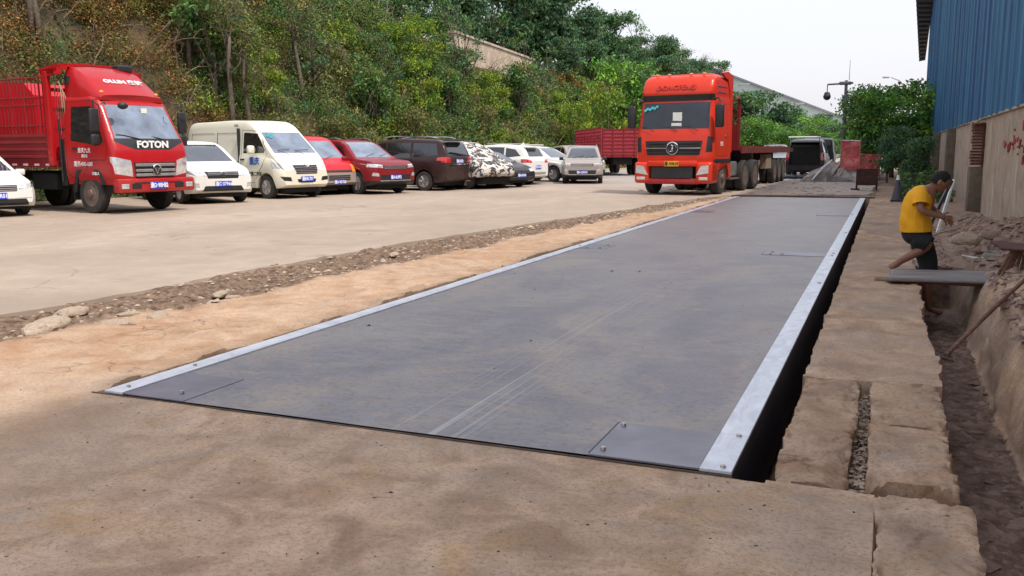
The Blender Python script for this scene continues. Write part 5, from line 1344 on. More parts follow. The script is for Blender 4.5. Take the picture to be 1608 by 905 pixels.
def hz(x, y): return float(hillz(np.array([x]), np.array([y]))[0])
# ridge trees: tops follow the skyline falling away to the right
G_R = 'dark trees along the ridge above the car park'
n = 0
def ridge(px, pyt, X, kind, label, group=G_R, h=6.6, sx=1.0):
    p = PX(px, pyt, X); zb = hz(X, p.y); s = max(.5, (p.z-zb)/h)
    place_tree('ridge_tree', kind, (X, p.y, zb-.1), random.uniform(0, 6.28), (s*sx, s*sx, s), label, group=group)
rid = [(905, -6, -29, T_dark, 'tall dark tree on the ridge, first against the sky from the left'), (868, -40, -29, T_dark2, None), (835, -45, -30, T_dark, None), (800, -50, -30, T_dark2, None),
    (765, -45, -31, T_loose, 'loose tree with bare stems above the start of the retaining wall'), (962, 12, -28, T_dark2, 'round crowned ridge tree standing against the sky left of the loose one'),
    (1010, 26, -28, T_loose, 'loose leafy ridge tree with sky showing through above the red cab'), (985, 60, -25.5, T_dark, None), (935, 62, -26, T_dark2, None),
    (890, 60, -26.3, T_dark, None), (1045, 55, -27, T_dark2, None), (1078, 62, -27, T_bare, 'nearly bare twiggy tree at the low end of the ridge'), (1105, 80, -27, T_bare, 'small bare tree just left of the red cab roof'),
    (1095, 98, -25, T_mid, None), (1060, 92, -24, T_dark, None), (1020, 90, -23.5, T_mid, None), (1128, 112, -26, T_mid, None), (1150, 120, -26, T_mid, None), (862, 92, -25.8, T_loose, 'leafy tree covering the right end of the retaining wall')]
for k in range(11):
    rid.append((820+k*31, (28, 30, 26, 44, 50, 56, 60, 70, 82, 92, 100)[k], -30.5+.4*k, T_dark2 if k % 2 else T_dark, None))
for r_ in rid: ridge(*r_[:4], r_[4] or 'dark green broadleaf tree in the closed row on the ridge')
# upper bank left of the wall
G_B = 'trees on the steep bank'
for px, py, X, kind, lab in [(650, 40, -26.6, T_yg, 'bright yellow-green feathery tree on the bank above the brown people carrier'), (615, 95, -25.2, T_yg, 'lower yellow-green feathery tree leaning from the bank'),
    (590, 20, -28, T_mid, 'dark leafy tree at the top of the bank behind the yellow-green one'), (690, 10, -28.5, T_mid, 'leafy tree at the left end of the retaining wall'), (540, -20, -28.5, T_loose, None),
    (470, -25, -29, T_mid, None), (400, -30, -29, T_loose, None), (330, -35, -29.5, T_olive, None), (260, -35, -30, T_mid, None), (180, -30, -30, T_olive, None), (90, -30, -30, T_loose, None), (20, -30, -30, T_mid, None),
    (430, 60, -26, T_olive, 'olive tree with a thin dark trunk above the cream van'), (250, 60, -26, T_olive, 'olive tree standing right behind the light truck roof'), (730, 100, -24.6, T_mid, 'green bush-like tree below the retaining wall'),
    (780, 120, -24, T_olive, 'grey-green tree below the middle of the retaining wall'), (700, 52, -25.6, T_mid, 'leafy shrubby tree hiding the left end of the retaining wall'), (665, -10, -29.5, T_dark2, None), (715, -25, -31, T_dark, None), (745, -30, -32, T_dark2, None), (630, -20, -29, T_mid, None), (585, -25, -29, T_dark2, None), (628, 78, -24.6, T_yg, None), (662, 66, -24.4, T_yg, None), (150, 70, -27, T_bare, 'bare pale-stemmed tree above the red light truck')]:
    p = PX(px, py, X); zb = hz(X, p.y); s = min(1.15, max(.45, (p.z-zb)/5.5))
    if px in (628, 662): zb = hz(X, p.y)-.3; s = max(.75, (p.z-zb)/4.6); lab = {628: 'big feathery yellow-green tree on the bank, left one of the bright pair', 662: 'big feathery yellow-green tree on the bank, right one of the bright pair'}[px]
    place_tree('bank_tree', kind, (X, p.y, zb-.2), random.uniform(0, 6.28), (s, s, max(.35, s)), lab or 'leafy tree along the top edge of the steep bank', group=G_B)
# yellow-green bushes in front of the ridge
for px, py, X, lab in [(905, 150, -20.5, 'yellow-green bushy tree left of the stake trailer'), (950, 128, -20.2, 'tall yellow-green bushy tree right above the stake trailer'), (985, 112, -19.8, 'bright green bushy tree touching the left side of the tractor truck')]:
    p = PX(px, py, X); zb = 0; s = (p.z-zb)/4.9
    place_tree('bush_tree', T_yg if px != 985 else T_bright, (X, p.y, zb-.1), random.uniform(0, 6), (s*.9, s*.9, s), lab, group='yellow-green trees by the stake trailer')
# hillside thicket: one continuous mass of shrubs, creepers and dry stalks
rg = np.random.default_rng(5)
Pn, Cn, Sn = [], [], []
nb = 3300
by = 8+(1-rg.uniform(0, 1, nb)**.75)*100; bd_ = rg.uniform(-.2, 9.5, nb)
for i in range(nb):
    y = by[i]; x = float(foot(y))-bd_[i]; z = hz(x, y); hh = bd_[i]/8
    t_ = float(fbm(np.array([y*.16+3]), np.array([z*.35]), 4)[0])
    t2 = float(fbm(np.array([y*.33+30]), np.array([z*.6+7]), 3)[0])
    if (t2 > .08 and hh < .33 and 21 < y < 36) or t2 > .46: continue
    if 52 < y < 71 and bd_[i] > 4.6: continue         # bare earth shows
    base = OL if t_ < .0 else (MG if t_ < .14 else OL)
    if t_ < -.12 or (y < 26 and t2 > .1): base = BR+OL[:2]
    if y > 38 and t_ > -.05: base = MG+OL[:2]
    if t2 < -.2: base = YG+OL[:1] if y > 25 else MG
    r = rg.uniform(.35, 1.05)*(1+.15*(y > 60)); k = int(44*r*r)+8
    d = rg.normal(size=(k, 3)); d /= np.linalg.norm(d, axis=1)[:, None]; d[:, 2] = np.abs(d[:, 2])*.9
    cc = np.array([x, y, z-.05])+d*rg.uniform(.3, 1, k)[:, None]*r*np.array([1, 1.1, .85])
    cl = shade_cols(np.array(base)[rg.integers(0, len(base), k)], k, rg, .35)
    per = 18 if y < 50 else 10
    Pn.append(np.repeat(cc, per, 0)+rg.normal(size=(k*per, 3))*.17); Cn.append(np.repeat(cl, per, 0)*rg.uniform(.7, 1.35, (k*per, 1)))
    Sn.append(np.full(k*per, .046 if y < 35 else (.068 if y < 60 else .11))*rg.uniform(.8, 1.3))
P = np.concatenate(Pn); C = np.concatenate(Cn); Sz = np.concatenate(Sn)
v, q, c = leaves(P, Sz, C, rg, aspect=.45)
th = link('hillside_thicket', quads('hillside_thicket', v, q, c), M['leaf']); tag(th, 'tangled olive and brown shrubs and creepers covering the steep hillside', 'undergrowth', kind='stuff')
# creeping low cover and dry litter over the earth
nl = 60000
y = 8+(rg.uniform(0, 1, nl)**1.3)*60; x = np.interp(y, *zip(*[(a, float(foot(a))) for a in range(0, 120, 5)]))-rg.uniform(-.5, 8, nl); keep = fbm(y*.9, x*.9) > -.12
x, y = x[keep], y[keep]; z = hillz(x, y)+rg.uniform(0, .22, len(x))
c0 = np.array(OL+BR+MG[:1])[rg.integers(0, 8, len(x))]*rg.uniform(.6, 1.3, (len(x), 1))
v, q, c = leaves(np.stack([x, y, z], 1), .07, c0, rg)
lc = link('hillside_creepers', quads('hillside_creepers', v, q, c), M['leaf']); tag(lc, 'low creepers and dry leaf litter over the orange earth', 'ground cover', kind='stuff')
# vines and dry branches
mb = MB(); rd_ = random.Random(8)
for k in range(210):
    y = 9+rd_.random()**1.2*60; x = float(foot(y))-rd_.uniform(.5, 7); z = hz(x, y)
    p0 = Vector((x+.3, y, z)); L_ = rd_.uniform(.9, 3.4); d = Vector((rd_.uniform(.0, .5), rd_.uniform(-.7, .7), 1)).normalized()
    pts = [p0]; 
    for j in range(5):
        d = (d+Vector((rd_.uniform(-.2, .3), rd_.uniform(-.35, .35), rd_.uniform(-.35, .1)))).normalized(); pts.append(pts[-1]+d*L_/5)
    mb.tube(pts, [.020, .017, .014, .011, .008, .004], 4)
    for j in range(3):
        a = pts[rd_.randint(1, 4)]; b = a+Vector((rd_.uniform(-.2, .4), rd_.uniform(-.8, .8), rd_.uniform(-.1, .7))); mb.tube([a, a.lerp(b, .5)+Vector((0, 0, .1)), b], [.010, .007, .003], 4)
o = mb.build('dry_branches', M['twig']); tag(o, 'pale dry branches and vines tangled through the hillside shrubs', 'branches', kind='stuff')
# thin trees one can tell apart on the left bank
T_thin = tree_mesh(31, 6, [(0, 0, 4.6, .9, .9, .7), (.6, .3, 5.4, .8, .8, .6), (-.5, -.4, 5.6, .8, .8, .7), (.2, .5, 3.9, .6, .6, .5)], leaf=.07, nclump=34, per=15, csz=.2, cols=OL, trunk_r=.10, forks=6, lean=.6)
for px, py, X, s, lab in [(366, 175, -22.9, .95, 'slim leaning tree with bare trunk directly above the cream van roof'), (395, 168, -22.7, .85, 'second slim trunk a little right of the leaning one, above the van'),
    (72, 78, -25.4, .95, 'twin pale stem at the top left above the red stake bed'), (55, 80, -25.5, .9, 'pale straight stem at the top left corner of the bank'), (300, 120, -24.6, .9, 'slim tree on the bank between truck and van'),
    (480, 120, -24.0, .9, 'slim leaning tree halfway up the orange bank'), (205, 60, -26, .8, 'slim leaning tree high above the light truck fairing')]:
    p = PX(px, py, X); zb = hz(X, p.y)
    o = place_tree('slim_tree', T_thin, (X, p.y, zb-.15), random.uniform(0, 6.28), s, lab, group='slim trees on the left bank')
    if px < 100:
        t_ = o.children[0]; t_.data = t_.data.copy(); t_.data.materials[0] = M['palebark']
for k in range(26):
    px = 335+k*22; dd = 1.2+2.6*((k*7) % 5)/5; X = -21.5-dd*.9; p = PX(px, 190, X); X = float(foot(p.y))-dd; zb = hz(X, p.y)
    s = .62+.30*((k*3) % 4)/4
    if px < 560 and k % 3 == 0: continue
    place_tree('young_tree', (T_olive, T_mid, T_loose, T_olive, T_yg)[k % 5], (X, p.y, zb-.25), k*1.3, (s*.85, s*.85, s), 'young leafy tree growing low on the bank behind the parked vehicles', group='young trees low on the bank')
# orange rock faces low on the bank
M['rock'] = simple('orange_brown_rock', (.24, .12, .06), .95, 0, .45, 3, bump=.8)
for px, py, lab in [(455, 205, 'orange brown rock face low on the bank behind the red cars'), (590, 200, 'reddish rock face on the bank above the brown people carrier'), (500, 190, 'orange rock outcrop above the red minivan')]:
    p = PX(px, py, -22.2); mb = MB(); mb.ball((0, 0, 0), 1.0, .55, 1.5, .8, 3, .12)
    o = mb.build('rock_face', M['rock'], smooth=30); o.location = (float(foot(p.y))-1.3, p.y, hz(float(foot(p.y))-1.3, p.y)+.1); tag(o, lab, 'rock', 'rock faces on the bank')
# grey stones at the foot, above the white cars
M['greyrock'] = simple('grey_rock', (.16, .15, .15), .9, 0, .4, 3, bump=.8)
for k, (px, py, sx) in enumerate([(838, 215, 1.3), (856, 222, 1.0), (826, 200, .9)]):
    p = PX(px, py, -20.8); mb = MB(); mb.ball((0, 0, 0), .8, .5, 1.0, .45, 3, .14); o = mb.build('boulder', M['greyrock'], smooth=30); o.location = (float(foot(p.y))-.8-.3*k, p.y, hz(float(foot(p.y))-.8-.3*k, p.y)+.2); o.scale = (sx,)*3
    tag(o, ['large grey boulder in the ivy above the white cars', 'smaller grey boulder right of the large one above the white cars', 'grey boulder highest on the slope above the white cars'][k], 'boulder', 'grey boulders at the foot of the hill')
# avenue trees far down the road
G_A = 'roadside trees far down the road'
for px, pyt, Y, X, kind, lab in [(1178, 138, 62, None, T_dark2, 'dark tree directly behind the cab and headboard'), (1205, 150, 66, None, T_dark, 'tall dark tree behind the flatbed headboard'), (1222, 176, 70, None, T_mid, None), (1245, 182, 78, None, T_bright, None), (1268, 186, 84, None, T_mid, None),
    (1290, 192, 90, None, T_bright, 'bright green far tree above the open van'), (1312, 196, 84, None, T_dark2, 'dark far tree just left of the camera pole'), (1192, 190, 58, None, T_bright, None), (1150, 150, 72, None, T_mid, None), (1235, 205, 62, None, T_bright, 'low bright bushy tree behind the trailer bed'),
    (1260, 212, 68, None, T_mid, 'low dark bushy tree above the open van roof'), (1282, 208, 66, None, T_bright, None), (1304, 214, 72, None, T_mid, None), (1340, 215, 90, None, T_bright, 'distant tree right of the camera pole'), (1215, 200, 90, None, T_dark, None), (1302, 185, 130, None, T_dark, None), (1275, 190, 130, None, T_dark2, None)]:
    b = PY(px, 240, Y); t_ = PY(px, pyt, Y); s = t_.z/6.6 if kind in (T_dark, T_dark2, T_mid) else t_.z/5.2
    place_tree('roadside_tree', kind, (b.x, Y, -.05), random.uniform(0, 6.28), (s*1.1, s*1.1, s), lab or 'green roadside tree in the far row beyond the trailer', group=G_A)
# trees on the right by the building
for px, pyt, Y, kind, sx, lab in [(1372, 152, 44, T_bright, 1.0, 'bright green tree beside the red banner on the right'), (1405, 148, 48, T_bright, 1.2, 'bright green tree touching the far corner of the workshop'), (1440, 158, 52, T_bright, 1.0, 'green tree partly hidden by the workshop corner'),
    (1350, 170, 50, T_loose, .8, 'loose twiggy tree rising just right of the camera pole'), (1418, 205, 38, T_dark, 1.0, 'very dark bush against the far end of the workshop'), (1440, 215, 34, T_dark2, .9, 'dark shrub hard against the workshop wall'), (1398, 222, 40, T_dark2, .9, 'dark low bush behind the traffic cone')]:
    b = PY(px, 240, Y); t_ = PY(px, pyt, Y); s = t_.z/(6.4 if kind in (T_dark, T_dark2, T_loose) else 5.0)
    place_tree('corner_tree', kind, (min(b.x, 1.4), Y, -.1), random.uniform(0, 6.28), (s*sx, s*sx, s), lab, group='trees by the workshop corner')
# weeds beside the far end of the pit
rg = np.random.default_rng(77)
n = 3600; y = rg.uniform(26, 38, n); x = .45+rg.uniform(0, 1, n)**1.4*1.2-.1*(y > 27); h_ = rg.uniform(0, 1, n)**1.5*np.interp(y, [24, 28, 38], [.12, .5, .9])
P = np.stack([x, y+rg.normal(size=n)*.2, h_], 1); C = np.array(BRT+DG+MG)[rg.integers(0, 10, n)]*rg.uniform(.7, 1.3, (n, 1))
v, q, c = leaves(P, .075, C, rg); o = link('weeds', quads('weeds', v, q, c), M['leaf']); tag(o, 'rank green weeds along the wall side beyond the spoil heap', 'weeds', kind='stuff')

# ---------------------------------------------------------------- street furniture and far things
M['pole'] = simple('weathered_grey_pole', (.13, .14, .15), .6, .3, .2)
pp = G(1323, 288); tp = PY(1329, 132, pp.y); H_ = tp.z
cp_ = empty('camera_pole', (pp.x, pp.y, 0), label='grey surveillance pole with short arm and hanging dome camera', cat='pole')
MB().cyl((0, 0, 0), (0, 0, H_), .11, .065, 14).build('post', M['pole'], cp_, smooth=40)
MB().box(-.28, .28, -.28, .28, 0, .06).build('base_plate', M['pole'], cp_)
al = PY(1303, 135, pp.y); MB().cyl((0.3, 0, H_-.12), (al.x-pp.x, 0, H_-.16), .045, .04, 8).build('arm', M['pole'], cp_)
MB().box(-.30, .22, -.09, .09, H_-.20, H_-.05, bev=.04).build('clamp_box', M['pole'], cp_, smooth=50)
x = al.x-pp.x
d = MB().cyl((x, 0, H_-.16), (x, 0, H_-.5), .02, n=6).cyl((x, 0, H_-.5), (x, 0, H_-.66), .10, .16, 14).ball((x, 0, H_-.70), .165, sub=3).build('dome_camera', M['blk'], cp_, smooth=50)
MB().cyl((.12, 0, H_), (.12, 0, H_+.9), .015, .008, 5).build('lightning_rod', M['pole'], cp_)
MB().box(-.14, .14, -.28, -.10, 3.3, 3.8, bev=.02).build('control_box', M['pole'], cp_)
for x, z in ((1265, 165), ): pass
M['lampgrey'] = simple('pale_lamp_metal', (.42, .44, .46), .5, .3, .1)
for px, py, ex, lab, Y in [(1397, 127, 1424, 'pale curved street lamp above the trees by the workshop', 75), (1262, 167, 1215, 'thin distant street lamp in front of the warehouse', 95), (1170, 136, 1145, 'small distant street lamp beside the red cab', 80)]:
    a = PY(px, py, Y); b = PY(ex, py+16, Y)
    lp = empty('street_lamp', (b.x, Y, 0), label=lab, cat='street lamp', group='street lamps far down the road'); dx = a.x-b.x
    MB().tube([(0, 0, 0), (0, 0, b.z*.6), (0, 0, b.z), (dx*.3, 0, b.z+(a.z-b.z)*.6), (dx*.8, 0, a.z-.05)], [.10, .08, .06, .05, .04], 8).build('post', M['lampgrey'], lp, smooth=40)
    s_ = 1 if dx > 0 else -1
    MB().box(dx*.8-.1, dx*.8+.1+s_*.7, -.15, .15, a.z-.10, a.z+.02, bev=.04).build('lamp_head', M['lampgrey'], lp, smooth=40)
# red banner on poles
M['banner'] = None
t = NT('faded_red_banner_cloth'); n_ = t.noise(3.2, 6, .65, dist=1); t.set(**{'Base Color': t.mix(t.ramp(n_, [(.4, 0.0), (.62, 1.0)]), (.50, .06, .07), (.62, .20, .17)), 'Roughness': .8}); t.bump(t.noise(3, 5), .5, .05); M['banner'] = t.m
Yb = 41.0; a, b = PY(1324, 226, Yb), PY(1351, 273, Yb)
bn = empty('red_banner', (a.x, Yb, 0), label='faded red cloth banner stretched upright beside the camera pole', cat='banner')
XXb, ZZb = np.meshgrid(np.linspace(0, b.x-a.x, 30), np.linspace(b.z, a.z, 50)); YYb = .03*fbm(XXb*3, ZZb*3)+.02*np.sin(ZZb*7)
ZZb = ZZb-.06*np.sin(np.linspace(0, 3.14, 30))[None]*(ZZb > a.z-.3)
o = link('cloth', grid_mesh('cloth', XXb, YYb, ZZb), M['banner'], bn); sm = o.modifiers.new('thick', 'SOLIDIFY'); sm.thickness = .012
for x in (0, b.x-a.x): MB().cyl((x, 0, 0), (x, 0, a.z+.1), .025, n=8).build('pole', M['hose'], bn)
MB().cyl((0, 0, a.z), (b.x-a.x, 0, a.z-.02), .02, n=6).build('top_rail', M['paper'], bn)
# torn red safety netting behind
a, b = PY(1352, 246, 43), PY(1384, 272, 43); XXb, ZZb = np.meshgrid(np.linspace(0, b.x-a.x, 24), np.linspace(b.z-.3, a.z, 20)); YYb = .12*fbm(XXb*2, ZZb*2); ZZb = ZZb+.18*fbm(XXb*2.5, YYb*0)*(ZZb > 1.2)
o = link('red_netting', grid_mesh('red_netting', XXb, YYb, ZZb), M['banner']); o.location = (a.x, 43, 0); sm = o.modifiers.new('thick', 'SOLIDIFY'); sm.thickness = .02; tag(o, 'crumpled red cloth sheet hanging between banner and dark bushes', 'cloth')
# rusty board on legs
M['rustboard'] = simple('rusty_brown_board', (.055, .025, .018), .85, .1, .45, 6, bump=.3)
a, b = G(1345, 305), G(1379, 305); Yr = a.y; wd_ = (PY(1379, 280, Yr).x-PY(1345, 280, Yr).x); zt = PY(1360, 271, Yr).z; zb = PY(1360, 297, Yr).z
bo = empty('site_board', (a.x, Yr, 0), label='rust brown board on two short legs past the far right corner of the deck', cat='board')
MB().box(0.0, wd_, -.03, .03, zb, zt, bev=.01).build('panel', M['rustboard'], bo)
for x in (.02, wd_-.03): MB().box(x-.025, x+.035, .03, .09, 0, zt-.02).build('leg', M['rustboard'], bo)
MB().box(-.16, .12, .08, .42, .0, .06, rot=None).build('foot', M['rustboard'], bo)
# traffic cone
c_ = PY(1410, 317, 26.0); cone = empty('traffic_cone', (c_.x, 26.0, .02), label='dirty dark traffic cone with pale top among the weeds', cat='traffic cone')
MB().box(-.17, .17, -.17, .17, 0, .04, bev=.01).build('base', M['blk'], cone); M['coneg'] = simple('grimy_grey_cone', (.07, .075, .085), .7)
MB().lathe([(.14, .04), (.085, .34), (.045, .56), (.045, .57)], 18, 'Z').build('body', M['coneg'], cone, smooth=50); MB().lathe([(.047, .56), (.033, .66), (.03, .69), (.001, .69)], 18, 'Z').build('tip', M['paper'], cone, smooth=50)
# tarpaulin heap at the pole foot
t = NT('grey_brown_tarpaulin'); t.set(**{'Base Color': t.mix(t.ramp(t.noise(1.6, 6, .6, dist=1), [(.4, 0.0), (.6, 1.0)]), (.13, .115, .11), (.36, .30, .26)), 'Roughness': .7}); t.bump(t.noise(4, 5, .6), .9, .1); M['tarp'] = t.m
tpc = G(1300, 291); U, V = np.meshgrid(np.linspace(-1, 1, 60), np.linspace(-1, 1, 40)); wx_ = 1.35
ZZb = np.clip((1-np.abs(U)**1.6)*(1-V**2), 0, 1)**.5*(1.05+.25*U*0)*np.where(U < -.15, 1.0, .62+.2*fbm(U*3, V*3)); ZZb = ZZb*(1+.35*fbm(U*4, V*3, 4))+.10*np.abs(np.sin(U*9+V*3))*(ZZb > .1)
XXb = U*wx_+.5*ZZb*(U < .1); o = link('tarpaulin_heap', grid_mesh('tarpaulin_heap', XXb, V*1.0, np.maximum(ZZb*.78, -.02)), M['tarp']); o.location = (tpc.x+.25, tpc.y+.6, .02); o.data.set_sharp_from_angle(angle=R(30)); tag(o, 'heap of crumpled grey-brown tarpaulin dumped at the foot of the camera pole', 'tarpaulin')
x0 = PY(1283, 284, tpc.y); o = MB().tube([(0, 0, .06), (.45, 0, .62), (.80, .1, .95)], [.04, .05, .03], 7).build('pale_roll', M['paper'], smooth=50); o.location = (x0.x-.15, tpc.y-.35, 0); tag(o, 'pale rolled sheet leaning on the left side of the tarpaulin heap', 'roll')
b_ = G(1250, 286); mb = MB()
for k in range(6): mb.ball((random.uniform(-.5, .5), random.uniform(-.2, .2), .10), .22, 1.5, .8, .5, 2, .15)
o = mb.build('dark_bundle', simple('dark_blue_sheeting', (.03, .04, .06), .6, 0, .5, 5, bump=.5), smooth=40); o.location = (b_.x+.1, b_.y, .0); tag(o, 'dark blue bundle of sheeting lying on the road in front of the open van', 'bundle')
# minivan with raised tailgate, seen from behind
def open_van():
    p = G(1264, 285); root = empty('open_minivan', (p.x, p.y, .01), R(90), label='dark minivan seen from behind with its tailgate raised and boot open', cat='minivan')
    S = mpv(M['blackp'], L=4.6, H=1.9, W=1.85); bm = car_shell(S)
    S['regions'] = [('boot_opening', 'rear', [(-.72, .62), (.72, .62), (.66, 1.72), (-.66, 1.72)], M['under'], dict(thr=.25, inset=.12)), ('tail_light', 'rear', [(.74, .85), (.94, .85), (.92, 1.25), (.74, 1.2)], M['lampr'], dict(mirror=True, thr=.05))]+S['regions'][2:5]
    split_shell(bm, root, M['blackp'], S['regions'])
    MB().box(-3.35, -2.15, -.70, .70, 1.92, 1.99, bev=.03).build('tailgate', M['white'], root, smooth=40)
    for s in (-1, 1):
        MB().tube([(-2.15, s*.66, 1.45), (-2.75, s*.66, 1.93)], .015).build('gas_strut', M['chrome'], root)
        for x in S['axles']: wheel(root, x, s*.8, .34, .21, 'alloy', s)
    o = MB().box(-2.05, -1.7, -.35, .45, .7, 1.4, bev=.08).build('reflection_load', simple('blue_reflection_load', (.02, .07, .13), .4, 0, .6, 5), root, smooth=50)  # added load whose blue colour stands in for bluish reflections
    root.location.x += 0; root.location.y += 2.3
open_van()
S = van(M['blackp'], L=4.6, H=2.0); S['extra'] = lambda r_: None
make_car(S, 'dark_van', 'dark van parked beyond the tarpaulin heap, showing only its roof and rear', 'van', (1308, 281), (-2.0, -.8), 92, group=None)
S = suv(M['grey'], L=4.4); make_car(S, 'grey_suv', 'grey car far off between the trailer wheels and the open minivan', 'car', (1243, 277), (2.0, .8), -80, group=None)
# ---------------------------------------------------------------- stones, rubble, clods
M['stone'] = simple('dusty_stone', (.42, .33, .25), .95, 0, .3, 8, bump=.6)
def stone_mesh(sd, flat=.45):
    rd_ = random.Random(sd); bm = bmesh.new(); bmesh.ops.create_icosphere(bm, subdivisions=3, radius=1)
    for v in bm.verts:
        n = v.co.normalized(); k = 1+.35*float(fbm(np.array([n.x*1.5+sd*3.1+n.z]), np.array([n.y*1.5-n.z*1.2]), 3)[0])
        v.co = Vector((n.x*k, n.y*k*.75, max(-.5, n.z*k)*flat))
    me = bpy.data.meshes.new('stone'); bm.to_mesh(me); bm.free(); me.shade_smooth(); me.set_sharp_from_angle(angle=R(28)); me.materials.append(M['stone']); return me
SM = [stone_mesh(i) for i in range(5)]
for k, (px, py, s, lab) in enumerate([(72, 507, .20, 'largest pale stone at the left edge of the dirt strip'), (112, 484, .13, 'flat pale stone at the edge of the road slab behind the largest one'), (183, 502, .10, 'pale stone in the dirt strip right of the largest one'),
        (248, 492, .11, 'flat stone where dirt strip meets the orange apron'), (203, 487, .06, 'small pale stone in the middle of the dirt strip'), (345, 458, .09, 'pale flat stone farther along the dirt strip'), (365, 462, .05, 'small stone beside the farther flat one'), (620, 398, .09, 'stone by the crumbled road edge in the middle distance')]):
    p = G(px, py); o = link('stone', SM[k % 5], None); o.location = (p.x, p.y, 0.0); o.scale = (s*1.5, s, s*.85); o.rotation_euler = (0, 0, [2.0, 1.8, .4, 2.2, 1, 2, 1, 2][k]); tag(o, lab, 'stone', 'pale stones in the dirt strip')
def bits(name, label, cat, n, fn, mat, rg, flat=.5):
    V = []; F = []; b = 0
    base = np.array([(1, 0, 0), (.4, .9, 0), (-.7, .7, 0), (-1, -.1, 0), (-.2, -.9, 0), (.7, -.6, 0), (.3, .1, 1), (-.3, -.1, .9)])
    fc = [(0, 1, 6), (1, 2, 7), (1, 7, 6), (2, 3, 7), (3, 4, 7), (4, 5, 6), (4, 6, 7), (5, 0, 6)]
    X_, Y_, Z_, S_ = fn(n)
    m_ = len(X_); an = rg.uniform(0, 6.28, m_); bb = base[None]*rg.uniform(.65, 1.35, (m_, 8, 3)); bb[:, :, 2] *= flat
    c_, s_ = np.cos(an)[:, None], np.sin(an)[:, None]
    x = (bb[:, :, 0]*c_-bb[:, :, 1]*s_)*S_[:, None]+X_[:, None]; y = (bb[:, :, 0]*s_+bb[:, :, 1]*c_)*S_[:, None]+Y_[:, None]; z = bb[:, :, 2]*S_[:, None]+Z_[:, None]
    v = np.stack([x, y, z], -1).reshape(-1, 3).astype(np.float32); q = (np.array(fc)[None]+np.arange(m_)[:, None, None]*8).reshape(-1, 3).astype(np.int32)
    o = link(name, quads(name, v, q), mat); return tag(o, label, cat, kind='stuff')
rg = np.random.default_rng(91)
gx, gy = xs, ys
def ground_at(x, y):
    ix = np.clip(np.searchsorted(gx, x), 0, len(gx)-1); iy = np.clip(np.searchsorted(gy, y), 0, len(gy)-1)
    return GZ[iy, ix]
def f_strip(n):
    y = 3.3+rg.uniform(0, 1, n)**1.3*22; a_, b_ = il(YR, y), il(YD, y); x = a_+(b_-a_)*rg.uniform(.02, 1.15, n)
    return x, y, ground_at(x, y)-.004, rg.lognormal(-4.35, .55, n)
bits('strip_rubble', 'small rubble strewn along the dark dirt strip beside the road', 'rubble', 2600, f_strip, M['stone'], rg)
M['clod'] = simple('soil_clods', (.24, .165, .13), .95, 0, .4, 9, bump=.4)
def f_bank(n):
    y = 3.0+rg.uniform(0, 1, n)*17; x = np.where(rg.uniform(0, 1, n) < .25, rg.uniform(.42, .8, n), rg.uniform(.95, 1.9, n)); ok = (y < 11.8) | (x > .45)
    x, y = x[ok], y[ok]; return x, y, ground_at(x, y)-.006, rg.lognormal(-4.0, .65, len(x))
bits('soil_clods', 'brown clods and pebbles over the spoil bank and trench floor', 'soil', 9000, f_bank, M['clod'], rg)
M['grit'] = simple('dark_grit', (.05, .04, .035), .9)
def f_grit(n):
    x = rg.uniform(-6, .3, n); y = rg.uniform(1.3, 3.7, n); return x, y, ground_at(x, y), rg.lognormal(-5.55, .35, n)
bits('grit', 'scattered dark grit on the foreground concrete', 'grit', 420, f_grit, M['grit'], rg)
def f_grit2(n):
    x = rg.uniform(-4, -.6, n); y = 3.9+rg.uniform(0, 1, n)*20; return x, y, np.full(n, .013), rg.lognormal(-5.2, .4, n)
bits('deck_grit', 'few dark crumbs of dirt lying on the steel deck', 'grit', 90, f_grit2, M['grit'], rg)
def f_slot(n):
    x = rg.uniform(-.085, -.02, n); y = rg.uniform(3.85, 5.6, n); return x, y, np.full(n, -.10)+rg.uniform(0, .05, n), rg.lognormal(-4.7, .4, n)
bits('slot_gravel', 'gravel and crumbs filling the slot between the broken slabs', 'gravel', 520, f_slot, M['stone'], rg)
def f_crev(n):
    y = rg.uniform(3.8, 20, n); x = rg.uniform(-4.33, -4.2, n); return x, y, ground_at(x, y)-.004, rg.lognormal(-4.6, .4, n)
bits('edge_rubble', 'crumbled mortar along the left edge of the deck', 'rubble', 700, f_crev, M['stone'], rg)

# ---------------------------------------------------------------- planks, tools and spoil by the trench
def wood(name, a, b):
    t = NT(name); n = t.noise(2.2, 7, .65, st=(.6, 14, 6), dist=.3); t.set(**{'Base Color': t.mix(t.ramp(n, [(.36, 0.0), (.64, 1.0)]), a, b), 'Roughness': .85}); t.bump(t.noise(4, 6, .6, st=(.6, 22, 6)), .5, .006); return t.m
M['oldwood'] = wood('weathered_grey_plank', (.14, .12, .115), (.33, .30, .29))
M['brownwood'] = wood('brown_handle_wood', (.11, .055, .035), (.24, .13, .085))
M['palewood'] = wood('pale_split_wood', (.30, .22, .14), (.50, .40, .28))
def board(name, c, length, width, th, rot, mat, label, cat, sag=.0, group=None):
    n = 26; XX, YY = np.meshgrid(np.linspace(-length/2, length/2, n), np.linspace(-width/2, width/2, 8))
    e = .5*length-np.abs(XX); YY = YY+.02*fbm(XX*6, YY*0+c[1])*(np.abs(YY) > width*.45); XX = XX+np.sign(XX)*.03*fbm(YY*14+c[0], XX*0)*(e < .01)
    ZZ = sag*(XX/length*2)**2+.004*fbm(XX*5, YY*9)
    o = link(name, grid_mesh(name, XX, YY, ZZ), mat); sm = o.modifiers.new('thick', 'SOLIDIFY'); sm.thickness = th; sm.offset = -1
    o.location = c; o.rotation_euler = rot; return tag(o, label, cat, group)
a, b = G(1405, 433, .07), G(1556, 441, .07); m_ = (a+b)/2
